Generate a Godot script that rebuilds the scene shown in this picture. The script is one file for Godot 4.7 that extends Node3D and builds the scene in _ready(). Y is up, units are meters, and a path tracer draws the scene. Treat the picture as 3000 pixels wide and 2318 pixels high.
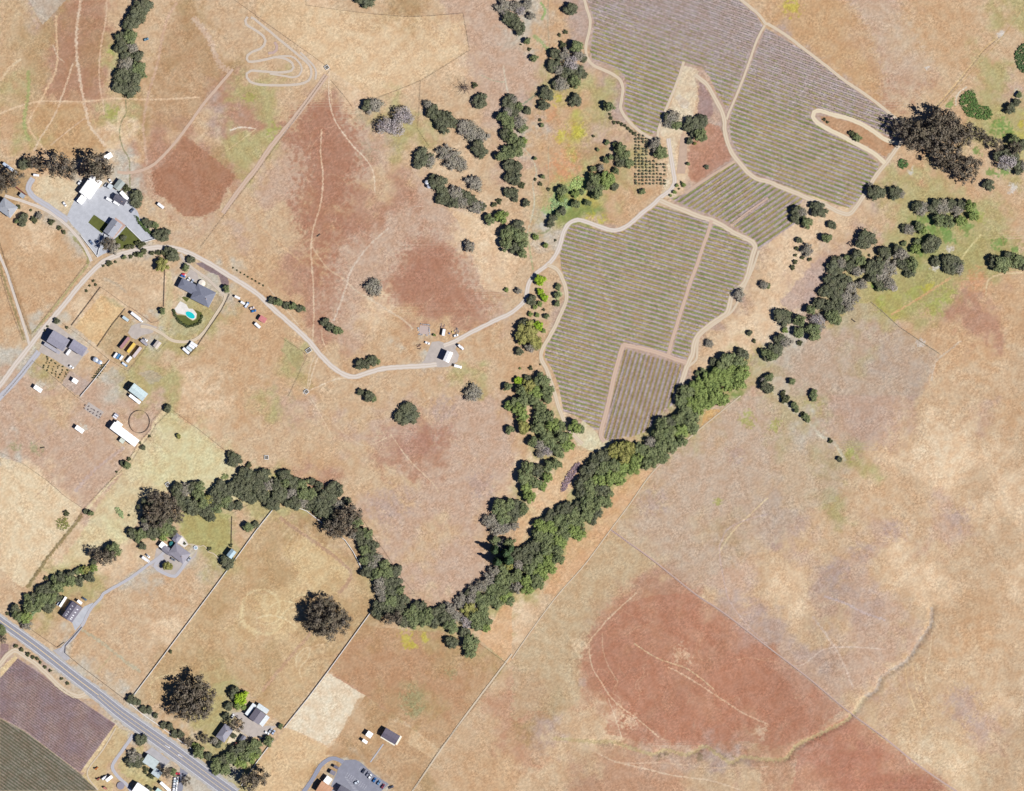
extends Node3D
# A valley with ranches, vineyards and a wooded creek, seen from high above. x is east, z is south.
# Distances are written on a survey grid of 0.3 m steps whose middle (1500, 1159) is the origin.
const S := 0.3
const GAIN := 1.9     # how much brighter than its base colour a sunlit level surface shows
var rng := RandomNumberGenerator.new()
var used := {}
var mats := {}
var n_fine: PackedByteArray
var n_mid: PackedByteArray
var n_big: PackedByteArray
var hill := FastNoiseLite.new()

# ---------------------------------------------------------------- helpers
func at(px: float, py: float, up := 0.0) -> Vector3:
	return Vector3((px - 1500.0) * S, up, (py - 1159.0) * S)

func base_of(c: Color) -> Color:          # colour of the sunlit surface -> base colour
	var l := c.srgb_to_linear()
	return Color(l.r / GAIN, l.g / GAIN, l.b / GAIN)

func rgb(a) -> Color:
	return Color(a[0] / 255.0, a[1] / 255.0, a[2] / 255.0)

func paint_mat(c: Color, rough := 0.85, metal := 0.0, tex: Texture2D = null, tile := 0.1) -> StandardMaterial3D:
	var key := "%s|%.2f|%.2f|%s|%.3f" % [c.to_html(), rough, metal, str(tex), tile]
	if not mats.has(key):
		var m := StandardMaterial3D.new()
		m.albedo_color = base_of(c).linear_to_srgb()
		m.roughness = rough
		m.metallic = metal
		if tex:
			m.albedo_texture = tex
			m.uv1_triplanar = true
			m.uv1_world_triplanar = true
			m.uv1_scale = Vector3.ONE * tile
		mats[key] = m
	return mats[key]

func numbered(n: String) -> String:
	var k: int = used.get(n, 0)
	used[n] = k + 1
	return n if k == 0 else "%s_%03d" % [n, k]

func tag(o: Node, label: String, category := "", group := "", kind := "") -> void:
	if label: o.set_meta("label", label)
	if category: o.set_meta("category", category)
	if group: o.set_meta("group", group)
	if kind: o.set_meta("kind", kind)

func put(called: String, mesh: Mesh, m: Material, parent: Node = null, pos := Vector3.ZERO) -> MeshInstance3D:
	var o := MeshInstance3D.new()
	o.name = called if parent else numbered(called)
	o.mesh = mesh
	if m: o.material_override = m
	o.position = pos
	if parent: parent.add_child(o, true)
	else: add_child(o)
	return o

func thing(called: String, label: String, category: String, pos: Vector3, turn := 0.0, group := "") -> Node3D:
	var o := Node3D.new()
	o.name = numbered(called)
	add_child(o)
	o.position = pos
	o.rotation.y = turn
	tag(o, label, category, group)
	return o

class MB:
	var v := PackedVector3Array()
	var n := PackedVector3Array()
	var c := PackedColorArray()
	var u := PackedVector2Array()
	var x := PackedInt32Array()
	var col := Color.WHITE
	func quad(a: Vector3, b: Vector3, d: Vector3, e: Vector3) -> void:    # a b d e run clockwise seen from outside
		var k := v.size()
		var nn := (d - a).cross(b - a).normalized()
		v.append(a); v.append(b); v.append(d); v.append(e)
		for i in 4:
			n.append(nn); c.append(col)
		u.append(Vector2(0, 0)); u.append(Vector2(1, 0)); u.append(Vector2(1, 1)); u.append(Vector2(0, 1))
		x.append(k); x.append(k + 1); x.append(k + 2); x.append(k); x.append(k + 2); x.append(k + 3)
	func tri(a: Vector3, b: Vector3, d: Vector3) -> void:
		var k := v.size()
		var nn := (d - a).cross(b - a).normalized()
		v.append(a); v.append(b); v.append(d)
		for i in 3:
			n.append(nn); c.append(col); u.append(Vector2.ZERO)
		x.append(k); x.append(k + 1); x.append(k + 2)
	func box(o: Vector3, s: Vector3, b := Basis.IDENTITY) -> void:
		var h := s * 0.5
		var p: Array[Vector3] = []
		for i in 8:
			p.append(o + b * Vector3(h.x if i & 1 else -h.x, h.y if i & 2 else -h.y, h.z if i & 4 else -h.z))
		quad(p[2], p[6], p[7], p[3]); quad(p[0], p[1], p[5], p[4])
		quad(p[6], p[4], p[5], p[7]); quad(p[2], p[3], p[1], p[0])
		quad(p[3], p[7], p[5], p[1]); quad(p[2], p[0], p[4], p[6])
	func tube(a: Vector3, b: Vector3, r0: float, r1: float, k := 6) -> void:
		var d := (b - a).normalized()
		var e := d.cross(Vector3.RIGHT if absf(d.x) < 0.8 else Vector3.UP).normalized()
		var f := d.cross(e)
		for i in k:
			var t0 := TAU * i / k
			var t1 := TAU * (i + 1) / k
			var q0 := e * cos(t0) + f * sin(t0)
			var q1 := e * cos(t1) + f * sin(t1)
			quad(a + q0 * r0, b + q0 * r1, b + q1 * r1, a + q1 * r0)
			tri(b, b + q1 * r1, b + q0 * r1)
	func prism(poly: PackedVector2Array, y0: float, y1: float) -> void:       # level outline, top and sides
		var t := Geometry2D.triangulate_polygon(poly)
		for i in range(0, t.size(), 3):
			var a := poly[t[i]]
			var b := poly[t[i + 1]]
			var d := poly[t[i + 2]]
			if (b - a).cross(d - a) < 0.0:
				var w := b; b = d; d = w
			tri(Vector3(a.x, y1, a.y), Vector3(b.x, y1, b.y), Vector3(d.x, y1, d.y))
		var ccw := Geometry2D.is_polygon_clockwise(poly)
		for i in poly.size():
			var a := poly[i]
			var b := poly[(i + 1) % poly.size()]
			if ccw: quad(Vector3(a.x, y1, a.y), Vector3(a.x, y0, a.y), Vector3(b.x, y0, b.y), Vector3(b.x, y1, b.y))
			else: quad(Vector3(b.x, y1, b.y), Vector3(b.x, y0, b.y), Vector3(a.x, y0, a.y), Vector3(a.x, y1, a.y))
	func mesh() -> ArrayMesh:
		var a := []
		a.resize(Mesh.ARRAY_MAX)
		a[Mesh.ARRAY_VERTEX] = v
		a[Mesh.ARRAY_NORMAL] = n
		a[Mesh.ARRAY_COLOR] = c
		a[Mesh.ARRAY_TEX_UV] = u
		a[Mesh.ARRAY_INDEX] = x
		var m := ArrayMesh.new()
		m.add_surface_from_arrays(Mesh.PRIMITIVE_TRIANGLES, a)
		return m

func flat_poly(p, jitter := 0.0) -> PackedVector2Array:
	var r := PackedVector2Array()
	for q in p:
		r.append(Vector2((q[0] - 1500.0) * S + rng.randf_range(-jitter, jitter), (q[1] - 1159.0) * S + rng.randf_range(-jitter, jitter)))
	return r

func curve(p: Array, step := 2.4) -> Array:     # Catmull-Rom through survey points -> [[Vector2 metres, width px]]
	var out := []
	for i in p.size() - 1:
		var a = p[maxi(i - 1, 0)]
		var b = p[i]
		var c = p[i + 1]
		var d = p[mini(i + 2, p.size() - 1)]
		var len := Vector2(c[0] - b[0], c[1] - b[1]).length() * S
		var k := maxi(1, int(len / step))
		for j in k + (1 if i == p.size() - 2 else 0):
			var t := float(j) / k
			var q := Vector2(cubic_interpolate(b[0], c[0], a[0], d[0], t), cubic_interpolate(b[1], c[1], a[1], d[1], t))
			var w: float = lerpf(b[2], c[2], t) if b.size() > 2 else 0.0
			out.append([Vector2((q.x - 1500.0) * S, (q.y - 1159.0) * S), w])
	return out

var gully_pts := []
func relief(px: float) -> float:
	return px
func slope_mask(px: float, py: float) -> float:
	var d := ((px - 1400.0) * 1140.0 + (py - 1900.0) * 1200.0) / 1655.0
	return smoothstep(70.0, 520.0, d)

func ground_y(px: float, py: float) -> float:
	var m := slope_mask(px, py)
	if m <= 0.0: return 0.0
	var h := m * (5.0 * (hill.get_noise_2d(px * 0.12, py * 0.12) + 0.35) + 0.35 * hill.get_noise_2d(px, py))
	var p := Vector2(px, py)
	for g in gully_pts:
		if not (g.box as Rect2).has_point(p): continue
		var best := 1e9
		var q: Array = g.pts
		for i in q.size() - 1:
			var c := Geometry2D.get_closest_point_to_segment(p, q[i], q[i + 1])
			best = minf(best, c.distance_squared_to(p))
		var d2 := sqrt(best) * S + 1.6 * hill.get_noise_2d(px * 9.0, py * 9.0)
		h -= m * g.deep * (1.0 - smoothstep(0.6, g.half, d2))
	return h

# ---------------------------------------------------------------- soil and grass colours
const TW := 2048
const TH := 1583
var soil := PackedFloat32Array()

const TONES := [     # dry grass and soil colours of the field map
	[223, 193, 160], [206, 175, 142], [203, 167, 131], [184, 142, 118], [184, 136, 110], [194, 152, 123], [199, 168, 145],
	[187, 161, 146], [183, 168, 120], [186, 174, 98], [138, 150, 88], [182, 150, 112], [216, 202, 160], [198, 186, 170]]

func noise_bytes(seed_: int, freq: float, octaves: int) -> PackedByteArray:
	var f := FastNoiseLite.new()
	f.seed = seed_
	f.noise_type = FastNoiseLite.TYPE_SIMPLEX
	f.frequency = freq
	f.fractal_octaves = octaves
	return f.get_seamless_image(512, 512, false, false, 0.1, true).get_data()

func dab(i: int, r: float, g: float, b: float, a: float) -> void:
	soil[i] += (r - soil[i]) * a
	soil[i + 1] += (g - soil[i + 1]) * a
	soil[i + 2] += (b - soil[i + 2]) * a

func fill_soil(p: Array, c: Color, alpha: float, feather: float) -> void:
	var k := TW / 3000.0
	var q := PackedVector2Array()
	var lo := 1e9
	var hi := -1e9
	for a in p:
		q.append(Vector2(a[0] * k, a[1] * k))
		lo = minf(lo, a[1] * k)
		hi = maxf(hi, a[1] * k)
	var f := maxf(feather * k, 0.6)
	for y in range(maxi(0, int(lo - 2)), mini(TH, int(hi + 3))):
		var xs := []
		var yy := y + 0.5 + (n_mid[(y * 37 & 511) * 512 + 9] - 128) * 0.008 * f
		for i in q.size():
			var a := q[i]
			var b := q[(i + 1) % q.size()]
			if (a.y > yy) != (b.y > yy):
				xs.append(a.x + (yy - a.y) / (b.y - a.y) * (b.x - a.x))
		xs.sort()
		for s in range(0, xs.size() - 1, 2):
			var x0: float = xs[s]
			var x1: float = xs[s + 1]
			for x in range(maxi(0, int(x0 - f)), mini(TW, int(x1 + f) + 1)):
				var wob := (n_mid[(y & 511) * 512 + (x & 511)] - 128) * 0.012 * f + (n_fine[(y & 511) * 512 + (x & 511)] - 128) * 0.004 * f
				var a := clampf((minf(x - x0, x1 - x) + wob) / f + 0.5, 0.0, 1.0) * alpha
				if a > 0.01: dab((y * TW + x) * 3, c.r, c.g, c.b, a)

func line_soil(p: Array, c: Color, alpha: float, width: float) -> void:
	var k := TW / 3000.0
	var half := maxf(width * k * 0.5, 0.7)
	var cv := curve(p, 3.0)
	for i in cv.size() - 1:
		var a: Vector2 = Vector2(cv[i][0].x / S + 1500.0, cv[i][0].y / S + 1159.0) * k
		var b: Vector2 = Vector2(cv[i + 1][0].x / S + 1500.0, cv[i + 1][0].y / S + 1159.0) * k
		var d := b - a
		var l2 := d.length_squared()
		if l2 < 0.001: continue
		for y in range(maxi(0, int(minf(a.y, b.y) - half - 1)), mini(TH, int(maxf(a.y, b.y) + half + 2))):
			for x in range(maxi(0, int(minf(a.x, b.x) - half - 1)), mini(TW, int(maxf(a.x, b.x) + half + 2))):
				var w := Vector2(x + 0.5, y + 0.5) - a
				var t := w.dot(d) / l2
				if t < 0.0 or t >= 1.0: continue
				var e := absf(w.cross(d)) / sqrt(l2)
				var f := 1.0 - smoothstep(half * 0.45, half * 1.25, e + (n_mid[(y * 2 & 511) * 512 + (x * 2 & 511)] - 128) * 0.006 * half)
				if f > 0.02: dab((y * TW + x) * 3, c.r, c.g, c.b, f * alpha * (0.75 + n_fine[(y & 511) * 512 + (x & 511)] * 0.0016))

func blob_soil(p: Array, c: Color, alpha: float) -> void:
	var k := TW / 3000.0
	var cx: float = p[0] * k
	var cy: float = p[1] * k
	var r: float = p[2] * k
	for y in range(maxi(0, int(cy - r * 1.3)), mini(TH, int(cy + r * 1.3))):
		for x in range(maxi(0, int(cx - r * 1.3)), mini(TW, int(cx + r * 1.3))):
			var e := Vector2(x - cx, y - cy).length() / r
			var wob := (n_big[(y * 3 & 511) * 512 + (x * 3 & 511)] - 128) * 0.006 + (n_mid[(y * 2 & 511) * 512 + (x * 2 & 511)] - 128) * 0.004
			var f := 1.0 - smoothstep(0.25, 1.05, e + wob)
			if f > 0.02: dab((y * TW + x) * 3, c.r, c.g, c.b, f * alpha * (0.7 + n_fine[(y & 511) * 512 + (x & 511)] * 0.0024))

func vines_soil(p: Array, ang: float, spacing: float, mode: int) -> void:
	var k := TW / 3000.0
	var q := PackedVector2Array()
	var lo := 1e9
	var hi := -1e9
	for a in p:
		q.append(Vector2(a[0], a[1]))
		lo = minf(lo, a[1])
		hi = maxf(hi, a[1])
	var nx := -sin(deg_to_rad(ang))
	var ny := cos(deg_to_rad(ang))
	var mauve := rgb([184, 164, 162])
	for y in range(maxi(0, int(lo * k)), mini(TH, int(hi * k) + 1)):
		var py := (y + 0.5) / k
		var xs := []
		for i in q.size():
			var a := q[i]
			var b := q[(i + 1) % q.size()]
			if (a.y > py) != (b.y > py): xs.append(a.x + (py - a.y) / (b.y - a.y) * (b.x - a.x))
		xs.sort()
		for s in range(0, xs.size() - 1, 2):
			for x in range(maxi(0, int(xs[s] * k)), mini(TW, int(xs[s + 1] * k) + 1)):
				var px := (x + 0.5) / k
				var across := (px * nx + py * ny) / spacing
				var f := across - floorf(across * 0.5) * 2.0            # 0..2, rows at 0 and 1
				var g1: float = n_big[(y & 511) * 512 + (x & 511)] / 255.0
				var g2: float = n_mid[(y & 511) * 512 + (x & 511)] / 255.0
				var g3: float = n_fine[(y & 511) * 512 + (x & 511)] / 255.0
				var c := mauve
				var cover := 0.0
				if mode <= 2: cover = smoothstep(0.0, 0.22, f) * (1.0 - smoothstep(0.78, 1.0, f))
				if mode == 3: c = rgb([172, 146, 140]).lerp(rgb([146, 120, 126]), g1)
				if mode == 4: c = rgb([150, 134, 122]).lerp(rgb([128, 120, 104]), g2)
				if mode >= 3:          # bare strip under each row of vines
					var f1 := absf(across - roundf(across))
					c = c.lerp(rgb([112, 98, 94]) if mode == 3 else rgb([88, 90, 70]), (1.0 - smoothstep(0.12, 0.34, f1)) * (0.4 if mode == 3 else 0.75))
				if cover > 0.0:
					var grass := rgb([168, 156, 94]).lerp(rgb([128, 138, 76]), clampf(g1 * 1.6 - 0.45, 0, 1))
					grass = grass.lerp(rgb([196, 164, 120]), clampf(g2 * 2.0 - 1.0, 0, 1) * 0.6)
					grass = grass.lerp(rgb([112, 146, 70]), clampf(g1 * 0.6 + g2 * 1.4 - 1.25, 0, 1) * 1.4)
					if mode == 0:     # the upper rows are mown to a dull tan
						var dull := clampf((py - 0.36 * px + 560.0) * -0.006 + 0.5 + (g2 - 0.5) * 1.2, 0, 1)
						grass = grass.lerp(rgb([170, 154, 144]), dull)
					elif mode == 2: grass = grass.lerp(rgb([166, 134, 94]), 0.5)
					c = c.lerp(grass, cover)
				var b := 0.93 + g3 * 0.14
				dab((y * TW + x) * 3, c.r * b, c.g * b, c.b * b, 0.93)

func make_soil() -> ImageTexture:
	n_fine = noise_bytes(11, 0.35, 2)
	n_mid = noise_bytes(12, 0.06, 3)
	n_big = noise_bytes(13, 0.014, 4)
	var w2 := TW / 2
	var h2 := (TH + 1) / 2
	var gw: int = FIELD_TONES[0].size()
	var gh := FIELD_TONES.size()
	var low := PackedFloat32Array()
	for row in FIELD_TONES:
		for ch in row:
			var t := rgb(TONES[ch])
			low.append(t.r); low.append(t.g); low.append(t.b)
	var half := PackedFloat32Array()
	half.resize(w2 * h2 * 3)
	var o := 0
	for y in h2:
		for x in w2:
			var j := (y & 511) * 512 + (x & 511)
			var k2 := ((y * 2 + 77) & 511) * 512 + ((x * 2 + 191) & 511)
			var fx := clampf((x + (n_big[j] - 128) * 0.16 + (n_mid[k2] - 128) * 0.05) * gw / w2 - 0.5, 0.0, gw - 1.001)
			var fy := clampf((y + (n_big[k2] - 128) * 0.16 + (n_mid[j] - 128) * 0.05) * gh / h2 - 0.5, 0.0, gh - 1.001)
			var ix := int(fx)
			var iy := int(fy)
			var tx := fx - ix
			var ty := fy - iy
			tx = tx * tx * (3.0 - 2.0 * tx)
			ty = ty * ty * (3.0 - 2.0 * ty)
			var i00 := (iy * gw + ix) * 3
			var i10 := i00 + gw * 3
			for ch in 3:
				var a := low[i00 + ch] + (low[i00 + 3 + ch] - low[i00 + ch]) * tx
				var b := low[i10 + ch] + (low[i10 + 3 + ch] - low[i10 + ch]) * tx
				half[o] = a + (b - a) * ty
				o += 1
	var im := Image.create_from_data(w2, h2, false, Image.FORMAT_RGBF, half.to_byte_array())
	im.resize(TW, TH, Image.INTERPOLATE_BILINEAR)
	soil = im.get_data().to_float32_array()
	for e in SOIL:
		var c := rgb(e[2])
		if e[0] == "poly": fill_soil(e[1], c, e[3], e[4])
		elif e[0] == "blob": blob_soil(e[1][0], c, e[3])
	for e in VINES: vines_soil(e[1], e[2], e[3], e[4])
	for e in SOIL:
		if e[0] == "line": line_soil(e[1], rgb(e[2]), e[3], e[4])
	# cattle trails: faint worn lines that follow the contours of the slopes
	var f := FastNoiseLite.new()
	f.seed = 77
	f.frequency = 0.0016
	for k in 620:
		var q := Vector2(rng.randf_range(1350, 3000), rng.randf_range(850, 2318))
		if k > 430: q = Vector2(rng.randf_range(700, 1500), rng.randf_range(250, 1650))
		elif slope_mask(q.x, q.y) < 0.02: continue
		var line := []
		var n := rng.randi_range(4, 10)
		for j in n:
			line.append([q.x, q.y])
			var g := Vector2(f.get_noise_2d(q.x + 4, q.y) - f.get_noise_2d(q.x - 4, q.y), f.get_noise_2d(q.x, q.y + 4) - f.get_noise_2d(q.x, q.y - 4)).normalized()
			q += Vector2(-g.y, g.x) * 14.0 + Vector2(rng.randfn(), rng.randfn()) * 2.0
		if slope_mask(q.x, q.y) < 0.02 and k <= 430: continue
		var pale := rng.randf() < 0.62
		line_soil(line, rgb([226, 196, 158]) if pale else rgb([166, 136, 108]), rng.randf_range(0.12, 0.34), rng.randf_range(1.6, 3.2))
	var i := 0
	for y in TH:
		var ry := (y & 511) * 512
		var rz := ((y * 2 + 40) & 511) * 512
		var rs := ((y >> 1) & 511) * 512
		for x in TW:
			var a := n_fine[ry + (x & 511)] - 128
			var b := n_mid[rz + ((x * 2 + y) & 511)] - 128
			var d := n_mid[rs + ((x >> 1) & 511)] - 128
			var e := n_fine[(((x - y) << 1) & 511) * 512 + (((x + y) >> 2) & 511)] - 128
			var nb := n_big[ry + ((x + 200) & 511)] * 0.0000075
			var g := 1.0 + a * nb * 0.55 + b * 0.0004 + e * nb * 0.6
			var tuft := maxi(b - 16, 0) * nb * 0.65          # pale clumps of standing dry grass
			var dark := maxi(-b - 30, 0) * nb * 0.5
			var warm := d * 0.00045
			soil[i] = soil[i] * (g + warm * 0.4 + tuft * 0.9 - dark) * 0.99
			soil[i + 1] = soil[i + 1] * (g + warm + tuft - dark)
			soil[i + 2] = soil[i + 2] * (g + warm * 1.5 + tuft * 1.2 - dark) * 0.99
			i += 3
	im = Image.create_from_data(TW, TH, false, Image.FORMAT_RGBF, soil.to_byte_array())
	im.convert(Image.FORMAT_RGB8)
	return ImageTexture.create_from_image(im)

func make_ground() -> void:
	for g in GULLIES:
		var q := []
		var box := Rect2(Vector2(g[0][0][0], g[0][0][1]), Vector2.ZERO)
		for p in g[0]:
			q.append(Vector2(p[0], p[1]))
			box = box.expand(Vector2(p[0], p[1]))
		gully_pts.append({"pts": q, "box": box.grow(40.0), "half": g[1], "deep": g[2]})
	var tex := make_soil()
	var m := StandardMaterial3D.new()
	m.albedo_texture = tex
	m.albedo_color = Color(1.0 / GAIN, 1.0 / GAIN, 1.0 / GAIN).linear_to_srgb()
	m.roughness = 0.95
	m.metallic_specular = 0.2
	var xs := [-30000.0]
	for i in range(-50, 425): xs.append(i * 8.0)
	xs.append(33000.0)
	var ys := [-30000.0]
	for i in range(-50, 340): ys.append(i * 8.0 if i < 290 else i * 8.0 - 2.0)
	ys.append(33000.0)
	var v := PackedVector3Array()
	var n := PackedVector3Array()
	var u := PackedVector2Array()
	var x := PackedInt32Array()
	var nx := xs.size()
	for py in ys:
		for px in xs:
			var h := ground_y(px, py) if absf(px) < 4000.0 and absf(py) < 4000.0 else 0.0
			v.append(at(px, py, h))
			var uu := pingpong(px / 3000.0, 1.0)
			var vv := pingpong(py / 2318.0, 1.0)
			u.append(Vector2(uu, vv))
	for j in ys.size():
		for i in nx:
			var l := v[j * nx + maxi(i - 1, 0)]
			var r := v[j * nx + mini(i + 1, nx - 1)]
			var t := v[maxi(j - 1, 0) * nx + i]
			var b := v[mini(j + 1, ys.size() - 1) * nx + i]
			n.append((b - t).cross(r - l).normalized())
	for j in ys.size() - 1:
		for i in nx - 1:
			var k := j * nx + i
			x.append(k); x.append(k + 1); x.append(k + nx + 1)
			x.append(k); x.append(k + nx + 1); x.append(k + nx)
	var a := []
	a.resize(Mesh.ARRAY_MAX)
	a[Mesh.ARRAY_VERTEX] = v
	a[Mesh.ARRAY_NORMAL] = n
	a[Mesh.ARRAY_TEX_UV] = u
	a[Mesh.ARRAY_INDEX] = x
	var mesh := ArrayMesh.new()
	mesh.add_surface_from_arrays(Mesh.PRIMITIVE_TRIANGLES, a)
	tag(put("ground", mesh, m), "", "", "", "structure")

# ---------------------------------------------------------------- roads, tracks and yards
var speck := {}
func speckle(lo: float, seed_: int, freq: float) -> ImageTexture:     # pale grain multiplied over a colour
	var key := "%f %d %f" % [lo, seed_, freq]
	if speck.has(key): return speck[key]
	var a := noise_bytes(seed_, freq, 3)
	var b := noise_bytes(seed_ + 1, 0.01, 3)
	var im := Image.create(512, 512, false, Image.FORMAT_RGB8)
	for y in 512:
		for x in 512:
			var t: float = clampf(lo + (1.0 - lo) * (a[y * 512 + x] * 0.6 + b[y * 512 + x] * 0.6) / 255.0, 0.0, 1.0)
			im.set_pixel(x, y, Color(t, t * 0.995, t * 0.985))
	speck[key] = ImageTexture.create_from_image(im)
	return speck[key]

func rut_texture(c0: Color, c1: Color) -> ImageTexture:    # u across the track, v along it: two worn wheel lines
	var im := Image.create(64, 512, false, Image.FORMAT_RGB8)
	for y in 512:
		for x in 64:
			var s := absf(x / 63.0 - 0.5) * 2.0
			var g: float = n_mid[((y * 3) & 511) * 512 + (x * 5 & 511)] / 255.0
			var f: float = n_fine[y * 512 + x * 3] / 255.0
			var rut := exp(-pow((s - 0.45 + (g - 0.5) * 0.25) / 0.28, 2.0))
			var c := c1.lerp(c0, clampf(rut + (f - 0.5) * 0.35, 0, 1))
			im.set_pixel(x, y, c)
	return ImageTexture.create_from_image(im)

const SURFACES := {
	"gravel": [[228, 216, 204], [208, 194, 178]], "dirt": [[212, 188, 168], [202, 172, 148]],
	"track": [[216, 204, 190], [202, 184, 164]], "sand": [[224, 208, 186], [208, 188, 158]],
	"sandpale": [[232, 218, 190], [222, 204, 172]], "mauve": [[196, 174, 168], [196, 166, 148]],
	"asphalt_light": [[196, 196, 202], [190, 184, 184]], "asphalt": [[158, 160, 174], [152, 153, 166]],
	"concrete": [[206, 210, 218], [200, 202, 210]], "gravelgrey": [[206, 198, 192], [200, 186, 176]],
	"lawn": [[104, 116, 60], [124, 120, 66]], "paver": [[206, 176, 164], [200, 168, 156]],
	"white": [[248, 244, 238], [246, 240, 232]], "cream": [[246, 232, 204], [240, 222, 190]],
}
var rib_tex := {}
var layer := 0
func surface_mat(key: String, ribbon: bool) -> StandardMaterial3D:
	var id := key + str(ribbon)
	if rib_tex.has(id): return rib_tex[id]
	var m := StandardMaterial3D.new()
	var c0 := rgb(SURFACES[key][0])
	var c1 := rgb(SURFACES[key][1])
	if ribbon:
		m.albedo_texture = rut_texture(c0, c1)
		m.albedo_color = Color(1.0 / GAIN, 1.0 / GAIN, 1.0 / GAIN).linear_to_srgb()
	else:
		m.albedo_texture = speckle(0.80 if key == "lawn" else 0.88, 40, 0.12)
		m.albedo_color = base_of(c0.lerp(c1, 0.4)).linear_to_srgb()
		m.uv1_triplanar = true
		m.uv1_world_triplanar = true
		m.uv1_scale = Vector3.ONE * 0.031
	m.roughness = 0.92
	m.metallic_specular = 0.25
	rib_tex[id] = m
	return m

func ribbon(called: String, p: Array, width: float, m: Material, ragged := 0.12, lift := 0.03) -> MeshInstance3D:
	var cv := curve(p)
	layer += 1
	var y0 := lift + layer * 0.004
	var v := PackedVector3Array()
	var n := PackedVector3Array()
	var u := PackedVector2Array()
	var x := PackedInt32Array()
	var run := 0.0
	for i in cv.size():
		var a: Vector2 = cv[maxi(i - 1, 0)][0]
		var b: Vector2 = cv[mini(i + 1, cv.size() - 1)][0]
		var c: Vector2 = cv[i][0]
		var d := (b - a).normalized()
		var side := Vector2(-d.y, d.x)
		if i > 0: run += c.distance_to(cv[i - 1][0])
		var w: float = (cv[i][1] if cv[i][1] > 0.0 else width) * S * 0.5
		for k in 3:
			var t := (k - 1.0) * w * (1.0 + rng.randf_range(-ragged, ragged) * absf(k - 1.0))
			var q := c + side * t
			var px := q.x / S + 1500.0
			var py := q.y / S + 1159.0
			v.append(Vector3(q.x, ground_y(px, py) + y0 + (0.12 if slope_mask(px, py) > 0.0 else 0.0), q.y))
			n.append(Vector3.UP)
			u.append(Vector2(k * 0.5, run / 40.0))
		if i > 0:
			var e := (i - 1) * 3
			for k in 2:
				x.append(e + k); x.append(e + k + 3); x.append(e + k + 1)
				x.append(e + k + 1); x.append(e + k + 3); x.append(e + k + 4)
	var arr := []
	arr.resize(Mesh.ARRAY_MAX)
	arr[Mesh.ARRAY_VERTEX] = v
	arr[Mesh.ARRAY_NORMAL] = n
	arr[Mesh.ARRAY_TEX_UV] = u
	arr[Mesh.ARRAY_INDEX] = x
	var mesh := ArrayMesh.new()
	mesh.add_surface_from_arrays(Mesh.PRIMITIVE_TRIANGLES, arr)
	var o := put(called, mesh, m)
	tag(o, "", "", "", "structure")
	return o

func sheet(called: String, p: Array, m: Material, y: float) -> MeshInstance3D:
	var dense := []
	for i in p.size():
		var a: Array = p[i]
		var b: Array = p[(i + 1) % p.size()]
		var k := maxi(1, int(Vector2(b[0] - a[0], b[1] - a[1]).length() / 8.0))
		for j in k:
			dense.append([lerpf(a[0], b[0], float(j) / k), lerpf(a[1], b[1], float(j) / k)])
	var mb := MB.new()
	layer += 1
	mb.prism(flat_poly(dense, 0.18), -0.1, y + layer * 0.004)
	var o := put(called, mb.mesh(), m)
	tag(o, "", "", "", "structure")
	return o

func shifted(p: Array, off: float) -> Array:    # a line beside the highway's centre; off is a share of its half width
	var out := []
	for i in p.size():
		var a = p[maxi(i - 1, 0)]
		var b = p[mini(i + 1, p.size() - 1)]
		var d := Vector2(b[0] - a[0], b[1] - a[1]).normalized()
		out.append([p[i][0] - d.y * off * p[i][2] * 0.5, p[i][1] + d.x * off * p[i][2] * 0.5])
	return out

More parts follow.
